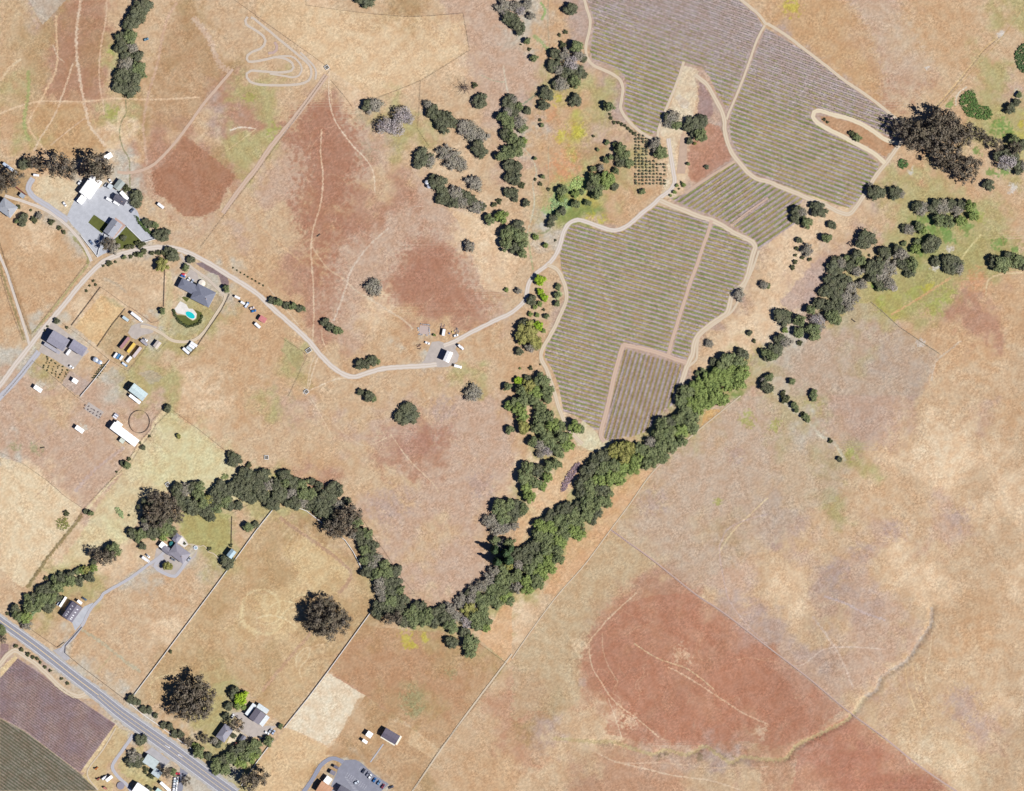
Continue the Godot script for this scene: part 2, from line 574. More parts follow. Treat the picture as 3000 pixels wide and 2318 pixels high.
func make_roads() -> void:
	for e in SHEETS: sheet(e[0], e[2], surface_mat(e[1], false), 0.03)
	for e in RIBBONS: ribbon(e[0], e[3], e[2], surface_mat(e[1], true))
	# the highway: pale shoulders, darker lanes, edge lines and a doubled yellow centre
	var wide := []
	var lanes := []
	for p in HIGHWAY:
		wide.append([p[0], p[1], p[2]])
		lanes.append([p[0], p[1], p[2] * 0.70])
	ribbon("road_shoulder", wide, 0.0, paint_mat(rgb([198, 194, 190]), 0.95, 0.0, speckle(0.85, 44, 0.12), 0.05), 0.10)
	var hw := ribbon("highway", lanes, 0.0, paint_mat(rgb([162, 162, 172]), 0.9, 0.0, speckle(0.85, 46, 0.1), 0.07), 0.0)
	hw.name = "highway"
	var white := paint_mat(rgb([236, 236, 240]), 0.7)
	var yellow := paint_mat(rgb([238, 212, 166]), 0.7)
	ribbon("edge_line", shifted(HIGHWAY, 0.66), 1.1, white, 0.0)
	ribbon("edge_line", shifted(HIGHWAY, -0.66), 1.1, white, 0.0)
	ribbon("centre_line", shifted(HIGHWAY.slice(0, 5), 0.0), 1.9, yellow, 0.0)
	ribbon("centre_line", shifted(HIGHWAY.slice(4), 0.22), 1.2, yellow, 0.0)
	ribbon("centre_line", shifted(HIGHWAY.slice(4), -0.22), 1.2, yellow, 0.0)
	for a in [[1430, 1312, 35.0], [1535, 1385, 215.0]]:      # two turn arrows in the middle lane
		layer += 1
		var mb := MB.new()
		mb.prism(PackedVector2Array([Vector2(-2.6, -0.22), Vector2(0.6, -0.22), Vector2(0.6, 0.22), Vector2(-2.6, 0.22)]), 0.0, 0.01)
		mb.prism(PackedVector2Array([Vector2(0.605, -1.0), Vector2(2.4, -0.5), Vector2(0.605, 0.55)]), 0.0, 0.01)
		var o := put("turn_arrow", mb.mesh(), white, null, at(a[0] * 750.0 / 2183.0, 1738 + a[1] * 750.0 / 2183.0, 0.05 + layer * 0.004))
		o.rotation.y = -deg_to_rad(a[2])
		tag(o, "", "", "", "structure")
	# parking bays
	for i in 11:
		var k := i * 24.0
		bay(at(880 + (920 + k * 1.6) * 0.14652, 2110 + (1095 + k * 1.06) * 0.14652), -57.0, white)
		if i < 9: bay(at(880 + (1190 + k * 2.9) * 0.14652, 2110 + (975 + k * 2.0) * 0.14652), -60.0, white)
	for i in 9:
		bay(at(880 + (905 + i * 26.0) * 0.14652, 2110 + (1150 + i * 32.0) * 0.14652), 10.0, white, 2.0 + i * 0.25)

func bay(p: Vector3, ang: float, m: Material, len := 4.6) -> void:
	var bm := BoxMesh.new()
	bm.size = Vector3(len, 0.012, 0.14)
	layer += 1
	var o := put("bay_line", bm, m, null, Vector3(p.x, 0.135 + (layer % 20) * 0.0006, p.z))
	o.rotation.y = -deg_to_rad(ang)
	tag(o, "", "", "", "structure")

# ---------------------------------------------------------------- trees and shrubs
var leaf_mats := {}
func leaf_mat(c: Color) -> StandardMaterial3D:
	var key := c.to_html()
	if not leaf_mats.has(key):
		var m := StandardMaterial3D.new()
		m.vertex_color_use_as_albedo = true
		m.albedo_color = c.linear_to_srgb()
		m.roughness = 0.75
		m.metallic_specular = 0.3
		m.cull_mode = BaseMaterial3D.CULL_DISABLED
		leaf_mats[key] = m
	return leaf_mats[key]

func lump(mb: MB, o: Vector3, r: Vector3, seg := 7) -> void:      # an uneven solid knot of twigs and leaves
	var rings := 5
	var p := []
	for j in rings + 1:
		var row := []
		var th := PI * j / rings
		for i in seg:
			var ph := TAU * (i + 0.5 * (j & 1)) / seg
			var k := rng.randf_range(0.78, 1.12)
			row.append(o + Vector3(sin(th) * cos(ph) * r.x, cos(th) * r.y, sin(th) * sin(ph) * r.z) * k)
		p.append(row)
	for j in rings:
		for i in seg:
			var a: Vector3 = p[j][i]
			var b: Vector3 = p[j][(i + 1) % seg]
			var c: Vector3 = p[j + 1][(i + 1) % seg]
			var d: Vector3 = p[j + 1][i]
			mb.tri(a, b, c)
			mb.tri(a, c, d)

func leaf(mb: MB, o: Vector3, up: Vector3, s: float) -> void:      # a leaf spray: two bent triangles
	var e := up.cross(Vector3(rng.randf_range(-1, 1), rng.randf_range(-1, 1), rng.randf_range(-1, 1))).normalized()
	var f := up.cross(e)
	var a := o + e * s
	var b := o + f * s * rng.randf_range(0.5, 0.9) + up * s * 0.25
	var c := o - e * s * rng.randf_range(0.7, 1.0)
	var d := o - f * s * rng.randf_range(0.5, 0.9) - up * s * 0.2
	mb.tri(a, b, c)
	mb.tri(a, c, d)

func crown_mesh(lobes: Array, cards: int, size: float, solid: float, loose: float) -> ArrayMesh:
	var mb := MB.new()
	for q in lobes:
		var o: Vector3 = q[0]
		var r: float = q[1]
		var t := rng.randf_range(0.80, 1.18)
		var tint := Color(t * rng.randf_range(0.94, 1.07), t, t * rng.randf_range(0.88, 1.1))
		if solid > 0.0:
			mb.col = tint
			lump(mb, o, Vector3(r, r * 0.85, r) * solid)
		for i in int(cards * r * r / 0.12):
			var d := Vector3(rng.randfn(), rng.randfn() + 0.35, rng.randfn()).normalized()
			var w := o + Vector3(d.x, d.y * 0.88, d.z) * r * rng.randf_range(0.82, 1.0 + loose)
			var hid := false
			for z in lobes:
				if z[0] != o and (w - z[0]).length() < z[1] * 0.72:
					hid = true
					break
			if hid: continue
			var k := rng.randf_range(0.72, 1.28)
			mb.col = Color(tint.r * k, tint.g * k, tint.b * k)
			leaf(mb, w, (d + Vector3(rng.randfn(), rng.randfn() + 0.6, rng.randfn()) * 0.5).normalized(), size * rng.randf_range(0.7, 1.3))
	return mb.mesh()

func dome_lobes(count: int, lo: float, hi: float, top: float, squeeze := 1.0) -> Array:
	var out := [[Vector3(0, top * 0.58, 0), 0.46]]
	for i in count:
		var a := TAU * (i + rng.randf() * 0.9) / count * 2.0 + rng.randf() * 0.5
		var d := sqrt(rng.randf_range(0.08, 1.0)) * 0.72
		var r := rng.randf_range(lo, hi)
		var h := top * lerpf(0.78, 0.42, d * d * 1.5) * rng.randf_range(0.88, 1.1)
		out.append([Vector3(cos(a) * d, h, sin(a) * d * squeeze), r])
	return out

func trunk_mesh(height: float, spread: float, thick: float) -> ArrayMesh:
	var mb := MB.new()
	var fork := Vector3(rng.randf_range(-0.04, 0.04), height * 0.42, rng.randf_range(-0.04, 0.04))
	mb.tube(Vector3(0, -0.06, 0), fork, thick, thick * 0.7, 7)
	for i in 5:
		var a := TAU * i / 5.0 + rng.randf() * 0.8
		var e := fork + Vector3(cos(a) * spread, height * rng.randf_range(0.22, 0.42), sin(a) * spread)
		mb.tube(fork, e, thick * 0.55, thick * 0.2, 5)
		mb.tube(e, e + Vector3(cos(a + 0.6) * spread * 0.5, height * 0.1, sin(a + 0.6) * spread * 0.5), thick * 0.22, thick * 0.06, 4)
	return mb.mesh()

func twigs_mesh() -> ArrayMesh:       # a leafless crown
	var mb := MB.new()
	for i in 11:
		var a := TAU * i / 11.0 + rng.randf() * 0.4
		var p := Vector3(0, 0.45, 0)
		var d := Vector3(cos(a), rng.randf_range(0.15, 0.8), sin(a)).normalized()
		var w := 0.045
		for s in 4:
			var q := p + d * rng.randf_range(0.16, 0.3)
			mb.tube(p, q, w, w * 0.6, 4)
			for t in 3:
				var e := (d + Vector3(rng.randfn(), rng.randfn() * 0.5, rng.randfn()) * 0.7).normalized()
				mb.tube(q, q + e * rng.randf_range(0.12, 0.32), w * 0.4, w * 0.1, 3)
			p = q
			d = (d + Vector3(rng.randfn(), rng.randfn() * 0.4, rng.randfn()) * 0.35).normalized()
			w *= 0.65
	return mb.mesh()

var kinds := {}
func make_kinds() -> void:
	var spec := {    # base colour, words, name, category, lobes, top height over radius
		"o": [[0.09, 0.094, 0.054], "dark green oak", "oak_tree", "tree"],
		"w": [[0.124, 0.142, 0.062], "green willow tree", "willow_tree", "tree"],
		"g": [[0.2, 0.18, 0.142], "grey leaved oak", "grey_oak_tree", "tree"],
		"b": [[0.15, 0.19, 0.055], "bright green tree", "leafy_tree", "tree"],
		"l": [[0.21, 0.31, 0.022], "lime green tree", "lime_green_tree", "tree"],
		"y": [[0.20, 0.19, 0.058], "olive yellow tree", "olive_yellow_tree", "tree"],
		"h": [[0.3, 0.265, 0.255], "pale leafless tree", "leafless_tree", "tree"],
		"e": [[0.112, 0.092, 0.066], "ragged dark eucalyptus", "eucalyptus_tree", "tree"],
		"c": [[0.052, 0.086, 0.036], "narrow pointed cypress", "cypress_tree", "tree"],
		"s": [[0.075, 0.078, 0.036], "low dark shrub", "shrub", "shrub"],
		"q": [[0.150, 0.150, 0.088], "young orchard tree", "orchard_tree", "tree"],
		"d": [[0.10, 0.075, 0.06], "bare dead tree", "dead_tree", "tree"],
	}
	for k in spec:
		var crowns := []
		var trunks := []
		for i in (5 if k in ["o", "w"] else 3 if k in ["g", "b", "e", "s"] else 2 if k != "d" else 1):
			match k:
				"o":
					crowns.append(crown_mesh(dome_lobes(13, 0.24, 0.38, 1.05), 62, 0.085, 0.86, 0.12))
					trunks.append(trunk_mesh(0.9, 0.5, 0.07))
				"w", "b", "l", "y":
					crowns.append(crown_mesh(dome_lobes(15, 0.20, 0.34, 1.3), 70, 0.08, 0.84, 0.16))
					trunks.append(trunk_mesh(1.0, 0.45, 0.06))
				"g":
					crowns.append(crown_mesh(dome_lobes(17, 0.17, 0.30, 1.0), 80, 0.065, 0.70, 0.25))
					trunks.append(trunk_mesh(0.9, 0.5, 0.07))
				"h":
					crowns.append(crown_mesh(dome_lobes(16, 0.2, 0.32, 0.95), 150, 0.05, 0.35, 0.25))
					trunks.append(trunk_mesh(0.95, 0.6, 0.07))
				"e":
					var l := []
					for j in 15:
						var a := TAU * j * 0.382 + rng.randf() * 0.5
						var d := sqrt(rng.randf_range(0.02, 1.0)) * 0.82
						l.append([Vector3(cos(a) * d, rng.randf_range(0.9, 2.1) * (1.0 - d * 0.25), sin(a) * d), rng.randf_range(0.15, 0.28)])
					crowns.append(crown_mesh(l, 95, 0.075, 0.62, 0.5))
					trunks.append(trunk_mesh(1.9, 0.6, 0.075))
				"c":
					var l := []
					for j in 9: l.append([Vector3(rng.randf_range(-0.12, 0.12), 0.5 + j * 0.44, rng.randf_range(-0.12, 0.12)), lerpf(0.78, 0.2, j / 8.0)])
					crowns.append(crown_mesh(l, 60, 0.12, 0.85, 0.15))
					trunks.append(trunk_mesh(1.6, 0.2, 0.08))
				"s":
					crowns.append(crown_mesh(dome_lobes(8, 0.26, 0.42, 0.8), 34, 0.14, 0.86, 0.2))
					trunks.append(trunk_mesh(0.6, 0.4, 0.05))
				"q":
					crowns.append(crown_mesh(dome_lobes(7, 0.22, 0.36, 1.3), 34, 0.15, 0.8, 0.3))
					trunks.append(trunk_mesh(1.0, 0.4, 0.06))
				"d":
					crowns.append(twigs_mesh())
					trunks.append(trunk_mesh(0.9, 0.4, 0.07))
		kinds[k] = {"crowns": crowns, "trunks": trunks, "m": leaf_mat(Color(spec[k][0][0], spec[k][0][1], spec[k][0][2])), "words": spec[k][1], "name": spec[k][2], "cat": spec[k][3]}

const ONES := ["", "first", "second", "third", "fourth", "fifth", "sixth", "seventh", "eighth", "ninth", "tenth", "eleventh", "twelfth", "thirteenth", "fourteenth", "fifteenth", "sixteenth", "seventeenth", "eighteenth", "nineteenth"]
const TENS := ["", "", "twent", "thirt", "fort", "fift", "sixt", "sevent", "eight", "ninet"]
func ordinal(n: int) -> String:
	if n < 20: return ONES[n]
	if n >= 100: return "hundred-and-" + ordinal(n - 100) if n > 100 else "hundredth"
	return TENS[n / 10] + "ieth" if n % 10 == 0 else TENS[n / 10] + "y-" + ONES[n % 10]

var bark: StandardMaterial3D
func tree(kind: String, px: float, py: float, r: float, label: String, group: String) -> Node3D:
	var k: Dictionary = kinds[kind]
	var t := thing(k.name, label, k.cat, at(px, py, ground_y(px, py)), rng.randf() * TAU, group)
	var i := rng.randi() % (k.crowns as Array).size()
	var R := r * S
	var flat := rng.randf_range(0.85, 1.15)
	var tall := R
	if kind in ["o", "w", "g", "b", "y", "l"]: tall = minf(R, 5.5) * (0.95 if kind in ["o", "g"] else 1.0) * flat
	var c := put("crown", k.crowns[i], k.m, t)
	c.scale = Vector3(R * 1.2, tall * 1.1, R * 1.2 * rng.randf_range(0.92, 1.08))
	var w := put("trunk", k.trunks[i], bark, t)
	w.scale = Vector3(R, tall, R)
	return t

func make_trees() -> void:
	make_kinds()
	bark = paint_mat(rgb([150, 130, 112]), 0.95)
	var zones := {}
	for e in TREES:
		var name_ := "in open ground"
		for z in ZONES:
			if e[0] >= z[0] and e[1] >= z[1] and e[0] <= z[2] and e[1] <= z[3]:
				name_ = z[4]
				break
		var key: String = name_ + "|" + e[3]
		if not zones.has(key): zones[key] = []
		zones[key].append(e)
	for key in zones:
		var list: Array = zones[key]
		var where: String = key.get_slice("|", 0)
		var xs := 0.0
		var ys := 0.0
		for e in list:
			for f in list:
				xs = maxf(xs, absf(e[0] - f[0]))
				ys = maxf(ys, absf(e[1] - f[1]))
		var side := "west" if xs > ys else "north"
		list.sort_custom(func(a, b): return a[0] < b[0] if xs > ys else a[1] < b[1])
		for i in list.size():
			var e: Array = list[i]
			var words: String = kinds[e[3]].words + " " + where
			if list.size() > 1: words += ", " + ordinal(i + 1) + " from the " + side
			tree(e[3], e[0], e[1], e[2], words, kinds[e[3]].words + "s " + where if list.size() > 1 else "")
	# the orchard grid by the sandy drive
	for c in 9:
		for r in 17:
			var px := 1780 + (605 + c * 77.0 + rng.randf_range(-6, 6)) * 0.13743
			var py := 430 + (-300 + r * 68.0 + rng.randf_range(-8, 8)) * 0.13743
			var zy := -300 + r * 68.0
			if zy < -320 + c * 30.0 or (c >= 4 and zy < 270) or (c >= 6 and zy < 380) or rng.randf() < 0.06: continue
			tree("q", px, py, rng.randf_range(2.6, 4.0), "young orchard tree by the sandy drive, %s row, %s from the west" % [ordinal(r + 1), ordinal(c + 1)], "orchard grid by the sandy drive")
	var k := 0
	for r in 6:
		for c in 6:
			var px := 80 + (330 + c * 62.0 + r * -14.0 + rng.randf_range(-16, 16)) * 0.18315
			var py := 880 + (900 + c * 44.0 + r * 34.0 + rng.randf_range(-16, 16)) * 0.18315
			if py > 880 + 1240 * 0.18315: continue
			k += 1
			tree("s", px, py, rng.randf_range(1.6, 2.8), "sapling in the young orchard below the grey barns, %s row, %s plant" % [ordinal(r + 1), ordinal(c + 1)], "saplings in the young orchard")
	for r in 4:
		for c in 7:
			var px := 80 + (1045 + c * 24.0 + r * 26.0 + rng.randf_range(-4, 4)) * 0.18315
			var py := 880 + (1240 - c * 34.0 + r * -2.0 + rng.randf_range(-4, 4)) * 0.18315
			tree("s", px, py, rng.randf_range(1.7, 2.5), "garden plant by the pale paddock fence, %s row, %s plant" % [ordinal(r + 1), ordinal(c + 1)], "garden plants by the paddock fence")

func thicket(called: String, label: String, cat: String, p: Array, c: Color, height: float, dens: float) -> void:
	var poly := flat_poly(p)
	var mb := MB.new()
	var box := Rect2(poly[0], Vector2.ZERO)
	for q in poly: box = box.expand(q)
	for i in int(box.get_area() * dens):
		var q := box.position + Vector2(rng.randf(), rng.randf()) * box.size
		if not Geometry2D.is_point_in_polygon(q, poly): continue
		var t := rng.randf_range(0.75, 1.25)
		mb.col = Color(c.r * t * rng.randf_range(0.9, 1.1), c.g * t, c.b * t)
		var y := ground_y(q.x / S + 1500.0, q.y / S + 1159.0)
		var o := Vector3(q.x, y + height * rng.randf_range(0.15, 0.8), q.y)
		if rng.randf() < 0.35: lump(mb, o - Vector3(0, height * 0.25, 0), Vector3(0.9, height * 0.55, 0.9) * rng.randf_range(0.7, 1.2), 6)
		for j in 4: leaf(mb, o + Vector3(rng.randfn() * 0.4, rng.randf() * height * 0.4, rng.randfn() * 0.4), Vector3(rng.randfn() * 0.5, 1, rng.randfn() * 0.5).normalized(), rng.randf_range(0.25, 0.5))
	var o := put(called, mb.mesh(), leaf_mat(Color(1, 1, 1)))
	tag(o, label, cat)

# ---------------------------------------------------------------- vines
func make_vines() -> void:
	var rows := []
	for e in VINES:
		var ang := deg_to_rad(e[2])
		var d := Vector2(cos(ang), sin(ang))
		var nn := Vector2(-sin(ang), cos(ang))
		var poly := PackedVector2Array()
		var lo := 1e9
		var hi := -1e9
		for p in e[1]:
			var q := Vector2(p[0], p[1])
			poly.append(q)
			lo = minf(lo, q.dot(nn))
			hi = maxf(hi, q.dot(nn))
		var first := int(ceil(lo / e[3]))
		var idx := 0
		for k in range(first, int(hi / e[3]) + 1):
			var off: float = k * e[3]
			var ts := []
			for i in poly.size():
				var a := poly[i]
				var b := poly[(i + 1) % poly.size()]
				var da := a.dot(nn) - off
				var db := b.dot(nn) - off
				if (da > 0.0) != (db > 0.0):
					ts.append((a + (b - a) * (da / (da - db))).dot(d))
			ts.sort()
			idx += 1
			for s in range(0, ts.size() - 1, 2):
				if ts[s + 1] - ts[s] < 14.0: continue
				rows.append({"block": e[0], "mode": e[4], "a": d * (ts[s] + 3.0) + nn * off, "b": d * (ts[s + 1] - 3.0) + nn * off, "i": idx, "s": s / 2, "len": ts[s + 1] - ts[s]})
	rows.sort_custom(func(a, b): return a.len > b.len)
	var m := leaf_mat(Color(0.062, 0.068, 0.032))
	var rest := MB.new()
	var post_mat := paint_mat(rgb([170, 150, 130]), 0.9)
	var place := {"north": "north vineyard", "northeast": "northeast vineyard", "sloping": "small slanting vineyard", "main west": "central vineyard west of its path", "main east": "central vineyard east of its path", "south": "south vineyard", "road": "mauve vineyard by the highway", "corner": "corner vineyard"}
	for k in rows.size():
		var r: Dictionary = rows[k]
		var own := k < 300
		var mb := MB.new() if own else rest
		var a := at(r.a.x, r.a.y)
		var b := at(r.b.x, r.b.y)
		var length := a.distance_to(b)
		var step := 1.35
		var small: float = 0.85 if r.mode == 3 else 1.0
		var dir := (b - a) / length
		for i in int(length / step):
			if rng.randf() < 0.04: continue
			var o := (Vector3.ZERO if own else a) + (Vector3.RIGHT if own else dir) * (i * step + rng.randf_range(0.1, 0.6)) + Vector3(rng.randf_range(-0.1, 0.1), 0, rng.randf_range(-0.1, 0.1))
			var w := rng.randf_range(0.2, 0.38) * small
			var h := rng.randf_range(0.7, 1.05) * small
			var t := rng.randf_range(0.7, 1.3)
			mb.col = Color(t, t * rng.randf_range(0.9, 1.15), t * 0.9)
			var top := o + Vector3(rng.randf_range(-0.12, 0.12), h, rng.randf_range(-0.12, 0.12))
			var mid := o + Vector3(0, h * 0.62, 0)
			var q := []
			for j in 4:
				var ph := TAU * j / 4.0 + t
				q.append(mid + Vector3(cos(ph) * w * rng.randf_range(0.8, 1.2), rng.randf_range(-0.1, 0.1), sin(ph) * w * rng.randf_range(0.8, 1.2)) + (Vector3.RIGHT if own else dir) * (0.22 if j & 1 else -0.22))
			for j in 4:
				mb.tri(top, q[j], q[(j + 1) % 4])
				mb.tri(o, q[(j + 1) % 4], q[j])
		if own and mb.v.size() > 0:
			var t := thing("vine_row", "vine row in the %s, %s from its upper edge%s" % [place[r.block], ordinal(r.i), "" if r.s == 0 else ", far stretch" if r.s == 1 else ", last stretch"], "vine row", a, atan2(-dir.z, dir.x), "vine rows of the " + place[r.block])
			tag(put("vines", mb.mesh(), m, t), "", "", "", "stuff")
			var wire := MB.new()
			wire.box(Vector3(length * 0.5, 0.8, 0), Vector3(length, 0.03, 0.03))
			put("trellis_wire", wire.mesh(), post_mat, t)
			for q in [0.0, 1.0]:
				var pm := MB.new()
				pm.box(Vector3(length * q, 0.6, 0), Vector3(0.12, 1.3, 0.12))
				put("end_post", pm.mesh(), post_mat, t)
	if rest.v.size() > 0:
		tag(put("grapevines", rest.mesh(), m), "shorter rows of dark green grapevines at vineyard corners", "grapevines", "", "stuff")

# ---------------------------------------------------------------- buildings
var wall_tex: ImageTexture
func building(e: Array) -> void:
	var L: float = e[5] * S
	var W: float = e[6] * S
	var h: float = e[8] * 1.25
	var kind: String = e[9]
	var rise: float = e[10] * 0.8
	var ex: String = e[13]
	var t := thing(e[0], e[1], e[2], at(e[3], e[4]), -deg_to_rad(e[7]))
	var wm := paint_mat(rgb(e[12]), 0.8, 0.0, wall_tex, 0.11)
	var rm := paint_mat(rgb(e[11]), 0.62, 0.0, wall_tex, 0.067)
	var trim := paint_mat(rgb([232, 230, 226]), 0.6)
	var eave := 0.35
	var hl := L * 0.5 - eave
	var hw := W * 0.5 - eave
	var mb := MB.new()
	if ex.contains("o"):                   # an open shelter: posts instead of walls
		for sx in [-1, 1]:
			for sz in [-1, 1]:
				var pm := MB.new()
				pm.box(Vector3(sx * (hl - 0.1), h * 0.5, sz * (hw - 0.1)), Vector3(0.16, h, 0.16))
				put("post", pm.mesh(), wm, t)
		mb.box(Vector3(0, h * 0.5, hw), Vector3(hl * 2.0 - 0.5, h, 0.08))
		put("back_wall", mb.mesh(), wm, t)
	else:
		mb.box(Vector3(0, h * 0.5, 0), Vector3(hl * 2.0, h, hw * 2.0))
		if kind == "gable":
			for sx in [-1.0, 1.0]:
				var q: float = sx * hl
				var a := Vector3(q, h, -hw)
				var b := Vector3(q, h, hw)
				var c := Vector3(q, h + rise * hw / (W * 0.5), 0)
				if sx > 0: mb.tri(c, b, a)
				else: mb.tri(a, b, c)
		put("wall", mb.mesh(), wm, t)
	# roof slopes, each a slab of its own
	var th := 0.14
	var x0 := -L * 0.5
	var x1 := L * 0.5
	var z0 := -W * 0.5
	var z1 := W * 0.5
	if kind == "gable":
		for s in [-1.0, 1.0]:
			var r := MB.new()
			slab(r, [Vector3(x0, h + rise, s * 0.004), Vector3(x1, h + rise, s * 0.004), Vector3(x1, h - 0.05, s * z1), Vector3(x0, h - 0.05, s * z1)], th, s < 0)
			var o := put("roof_slope", r.mesh(), rm, t)
			var n := int(L / 2.4)
			var sm := MB.new()
			for i in n:
				var xx := x0 + (i + 0.5) * L / n
				var bs := Basis(Vector3.RIGHT, s * atan2(rise + 0.05, z1))
				sm.box(Vector3(xx, h + rise * 0.5 + th + 0.01, s * z1 * 0.5), Vector3(0.05, 0.05, sqrt(z1 * z1 + rise * rise) * 0.97), bs)
			put("seam", sm.mesh(), rm, o)
		var cap := MB.new()
		cap.box(Vector3(0, h + rise + th + 0.02, 0), Vector3(L + 0.02, 0.07, 0.4))
		put("ridge_cap", cap.mesh(), rm, t)
	elif kind == "hip":
		var k := minf(W * 0.5, L * 0.45)
		var a := Vector3(x0 + k, h + rise, 0)
		var b := Vector3(x1 - k, h + rise, 0)
		var c := [Vector3(x0, h, z0), Vector3(x1, h, z0), Vector3(x1, h, z1), Vector3(x0, h, z1)]
		for q in [[a, b, c[2], c[3]], [b, a, c[0], c[1]], [b, b, c[1], c[2]], [a, a, c[3], c[0]]]:
			var r := MB.new()
			slab(r, q, th, false)
			put("roof_slope", r.mesh(), rm, t)
		var ch := MB.new()
		ch.box(Vector3(0, h + rise + th, 0), Vector3((b - a).length(), 0.08, 0.3))
		put("ridge_cap", ch.mesh(), rm, t)
	elif kind == "shed":
		var r := MB.new()
		slab(r, [Vector3(x0, h + rise, z0), Vector3(x1, h + rise, z0), Vector3(x1, h, z1), Vector3(x0, h, z1)], th, false)
		put("roof", r.mesh(), rm, t)
	else:
		var r := MB.new()
		r.box(Vector3(0, h + 0.1, 0), Vector3(L, 0.2, W))
		var o := put("roof", r.mesh(), rm, t)
		var p := MB.new()
		for s in [-1.0, 1.0]:
			p.box(Vector3(0, h + 0.26, s * (W * 0.5 - 0.06)), Vector3(L, 0.12, 0.12))
			p.box(Vector3(s * (L * 0.5 - 0.06), h + 0.26, 0), Vector3(0.12, 0.12, W - 0.25))
		put("parapet", p.mesh(), rm, o)
	if ex.contains("o"): return
	# doors and windows
	var dm := MB.new()
	var dw := 3.2 if ex.contains("d") else 0.95
	var dh := minf(h - 0.4, 3.4) if ex.contains("d") else 2.05
	if dw > L - 1.5: dw = L * 0.4
	dm.box(Vector3(0, dh * 0.5, hw + 0.03), Vector3(dw, dh, 0.06))
	var door := put("door", dm.mesh(), paint_mat(rgb(e[12]).darkened(0.25), 0.6), t)
	var hm := MB.new()
	hm.box(Vector3(dw * 0.38, dh * 0.48, hw + 0.09), Vector3(0.06, 0.2, 0.06))
	put("handle", hm.mesh(), paint_mat(rgb([90, 90, 95]), 0.4, 0.6), door)
	if ex.contains("w"):
		for s in [-1.0, 1.0]:
			for i in maxi(1, int(L / 5.0)):
				var xx := x0 + (i + 0.5) * L / maxi(1, int(L / 5.0))
				if s > 0 and absf(xx) < dw: continue
				var f := MB.new()
				f.box(Vector3(xx, 1.7, s * (hw + 0.025)), Vector3(1.4, 1.2, 0.05))
				var win := put("window", f.mesh(), trim, t)
				var g := MB.new()
				g.box(Vector3(xx, 1.7, s * (hw + 0.06)), Vector3(1.2, 1.0, 0.02))
				put("pane", g.mesh(), paint_mat(rgb([70, 82, 96]), 0.1), win)
	if ex.contains("c"):
		var cm := MB.new()
		cm.box(Vector3(L * 0.22, h + rise * 0.8 + 0.4, W * 0.1), Vector3(0.8, 1.4, 0.6))
		put("chimney", cm.mesh(), paint_mat(rgb([196, 170, 158]), 0.9), t)
		var vm := MB.new()
		vm.tube(Vector3(-L * 0.2, h + rise * 0.4, W * 0.14), Vector3(-L * 0.2, h + rise * 0.9 + 0.4, W * 0.14), 0.14, 0.14, 8)
		put("vent_pipe", vm.mesh(), trim, t)
	if ex.contains("s"):
		for s in [-1.0, 1.0]:
			for i in 5:
				var q := MB.new()
				var bs := Basis(Vector3.RIGHT, s * atan2(rise + 0.05, z1))
				q.box(Vector3(x0 + L * [0.14, 0.24, 0.38, 0.58, 0.78][i], h + rise * 0.5 + th + 0.05, s * z1 * 0.5), Vector3(0.8, 0.08, 1.5), bs)
				put("skylight", q.mesh(), paint_mat(rgb([250, 250, 252]), 0.3), t)
	if ex.contains("p"):
		var q := MB.new()
		q.box(Vector3(0, 0.2, hw + 1.0), Vector3(L, 0.4, 2.0))
		q.box(Vector3(hl + 1.0, 0.2, 0), Vector3(2.0, 0.4, W))
		put("porch", q.mesh(), paint_mat(rgb([250, 244, 226]), 0.8), t)

func slab(r: MB, q: Array, th: float, flip: bool) -> void:      # a roof plate: top, underside and rim
	var p := q.duplicate()
	if flip: p.reverse()
	var up := Vector3(0, th, 0)
	r.quad(p[0] + up, p[1] + up, p[2] + up, p[3] + up) if p[0] != p[1] else r.tri(p[0] + up, p[2] + up, p[3] + up)
	for i in 4:
		var a: Vector3 = p[i]
		var b: Vector3 = p[(i + 1) % 4]
		if a != b: r.quad(a, b, b + up, a + up)
	r.tri(p[3], p[2], p[0])
	if p[0] != p[1]: r.tri(p[2], p[1], p[0])

# ---------------------------------------------------------------- vehicles
var wheel_mesh: ArrayMesh
var hub_mesh: ArrayMesh
func wheels(t: Node3D, xs: Array, half: float, r: float) -> void:
	var rubber := paint_mat(rgb([44, 44, 48]), 0.9)
	var steel := paint_mat(rgb([170, 172, 178]), 0.4, 0.5)
	for x in xs:
		for s in [-1.0, 1.0]:
			var w := put("wheel", wheel_mesh, rubber, t, Vector3(x, r, s * half))
			w.scale = Vector3(r, r, 1.0)
			put("hub", hub_mesh, steel, w)

func profile(p: Array, half: float, tuck := 0.0) -> ArrayMesh:      # a side outline drawn across the width
	var mb := MB.new()
	var n := p.size()
	var poly := PackedVector2Array()
	for q in p: poly.append(Vector2(q[0], q[1]))
	for i in n:
		var a: Vector2 = poly[i]
		var b: Vector2 = poly[(i + 1) % n]
		var ha := half - tuck * a.y
		var hb := half - tuck * b.y
		mb.quad(Vector3(a.x, a.y, -ha), Vector3(b.x, b.y, -hb), Vector3(b.x, b.y, hb), Vector3(a.x, a.y, ha))
	var tr := Geometry2D.triangulate_polygon(poly)
	for i in range(0, tr.size(), 3):
		for s in [-1.0, 1.0]:
			var k := []
			for j in 3:
				var a := poly[tr[i + j]]
				k.append(Vector3(a.x, a.y, s * (half - tuck * a.y)))
			mb.tri(k[0], k[1], k[2])
	return mb.mesh()

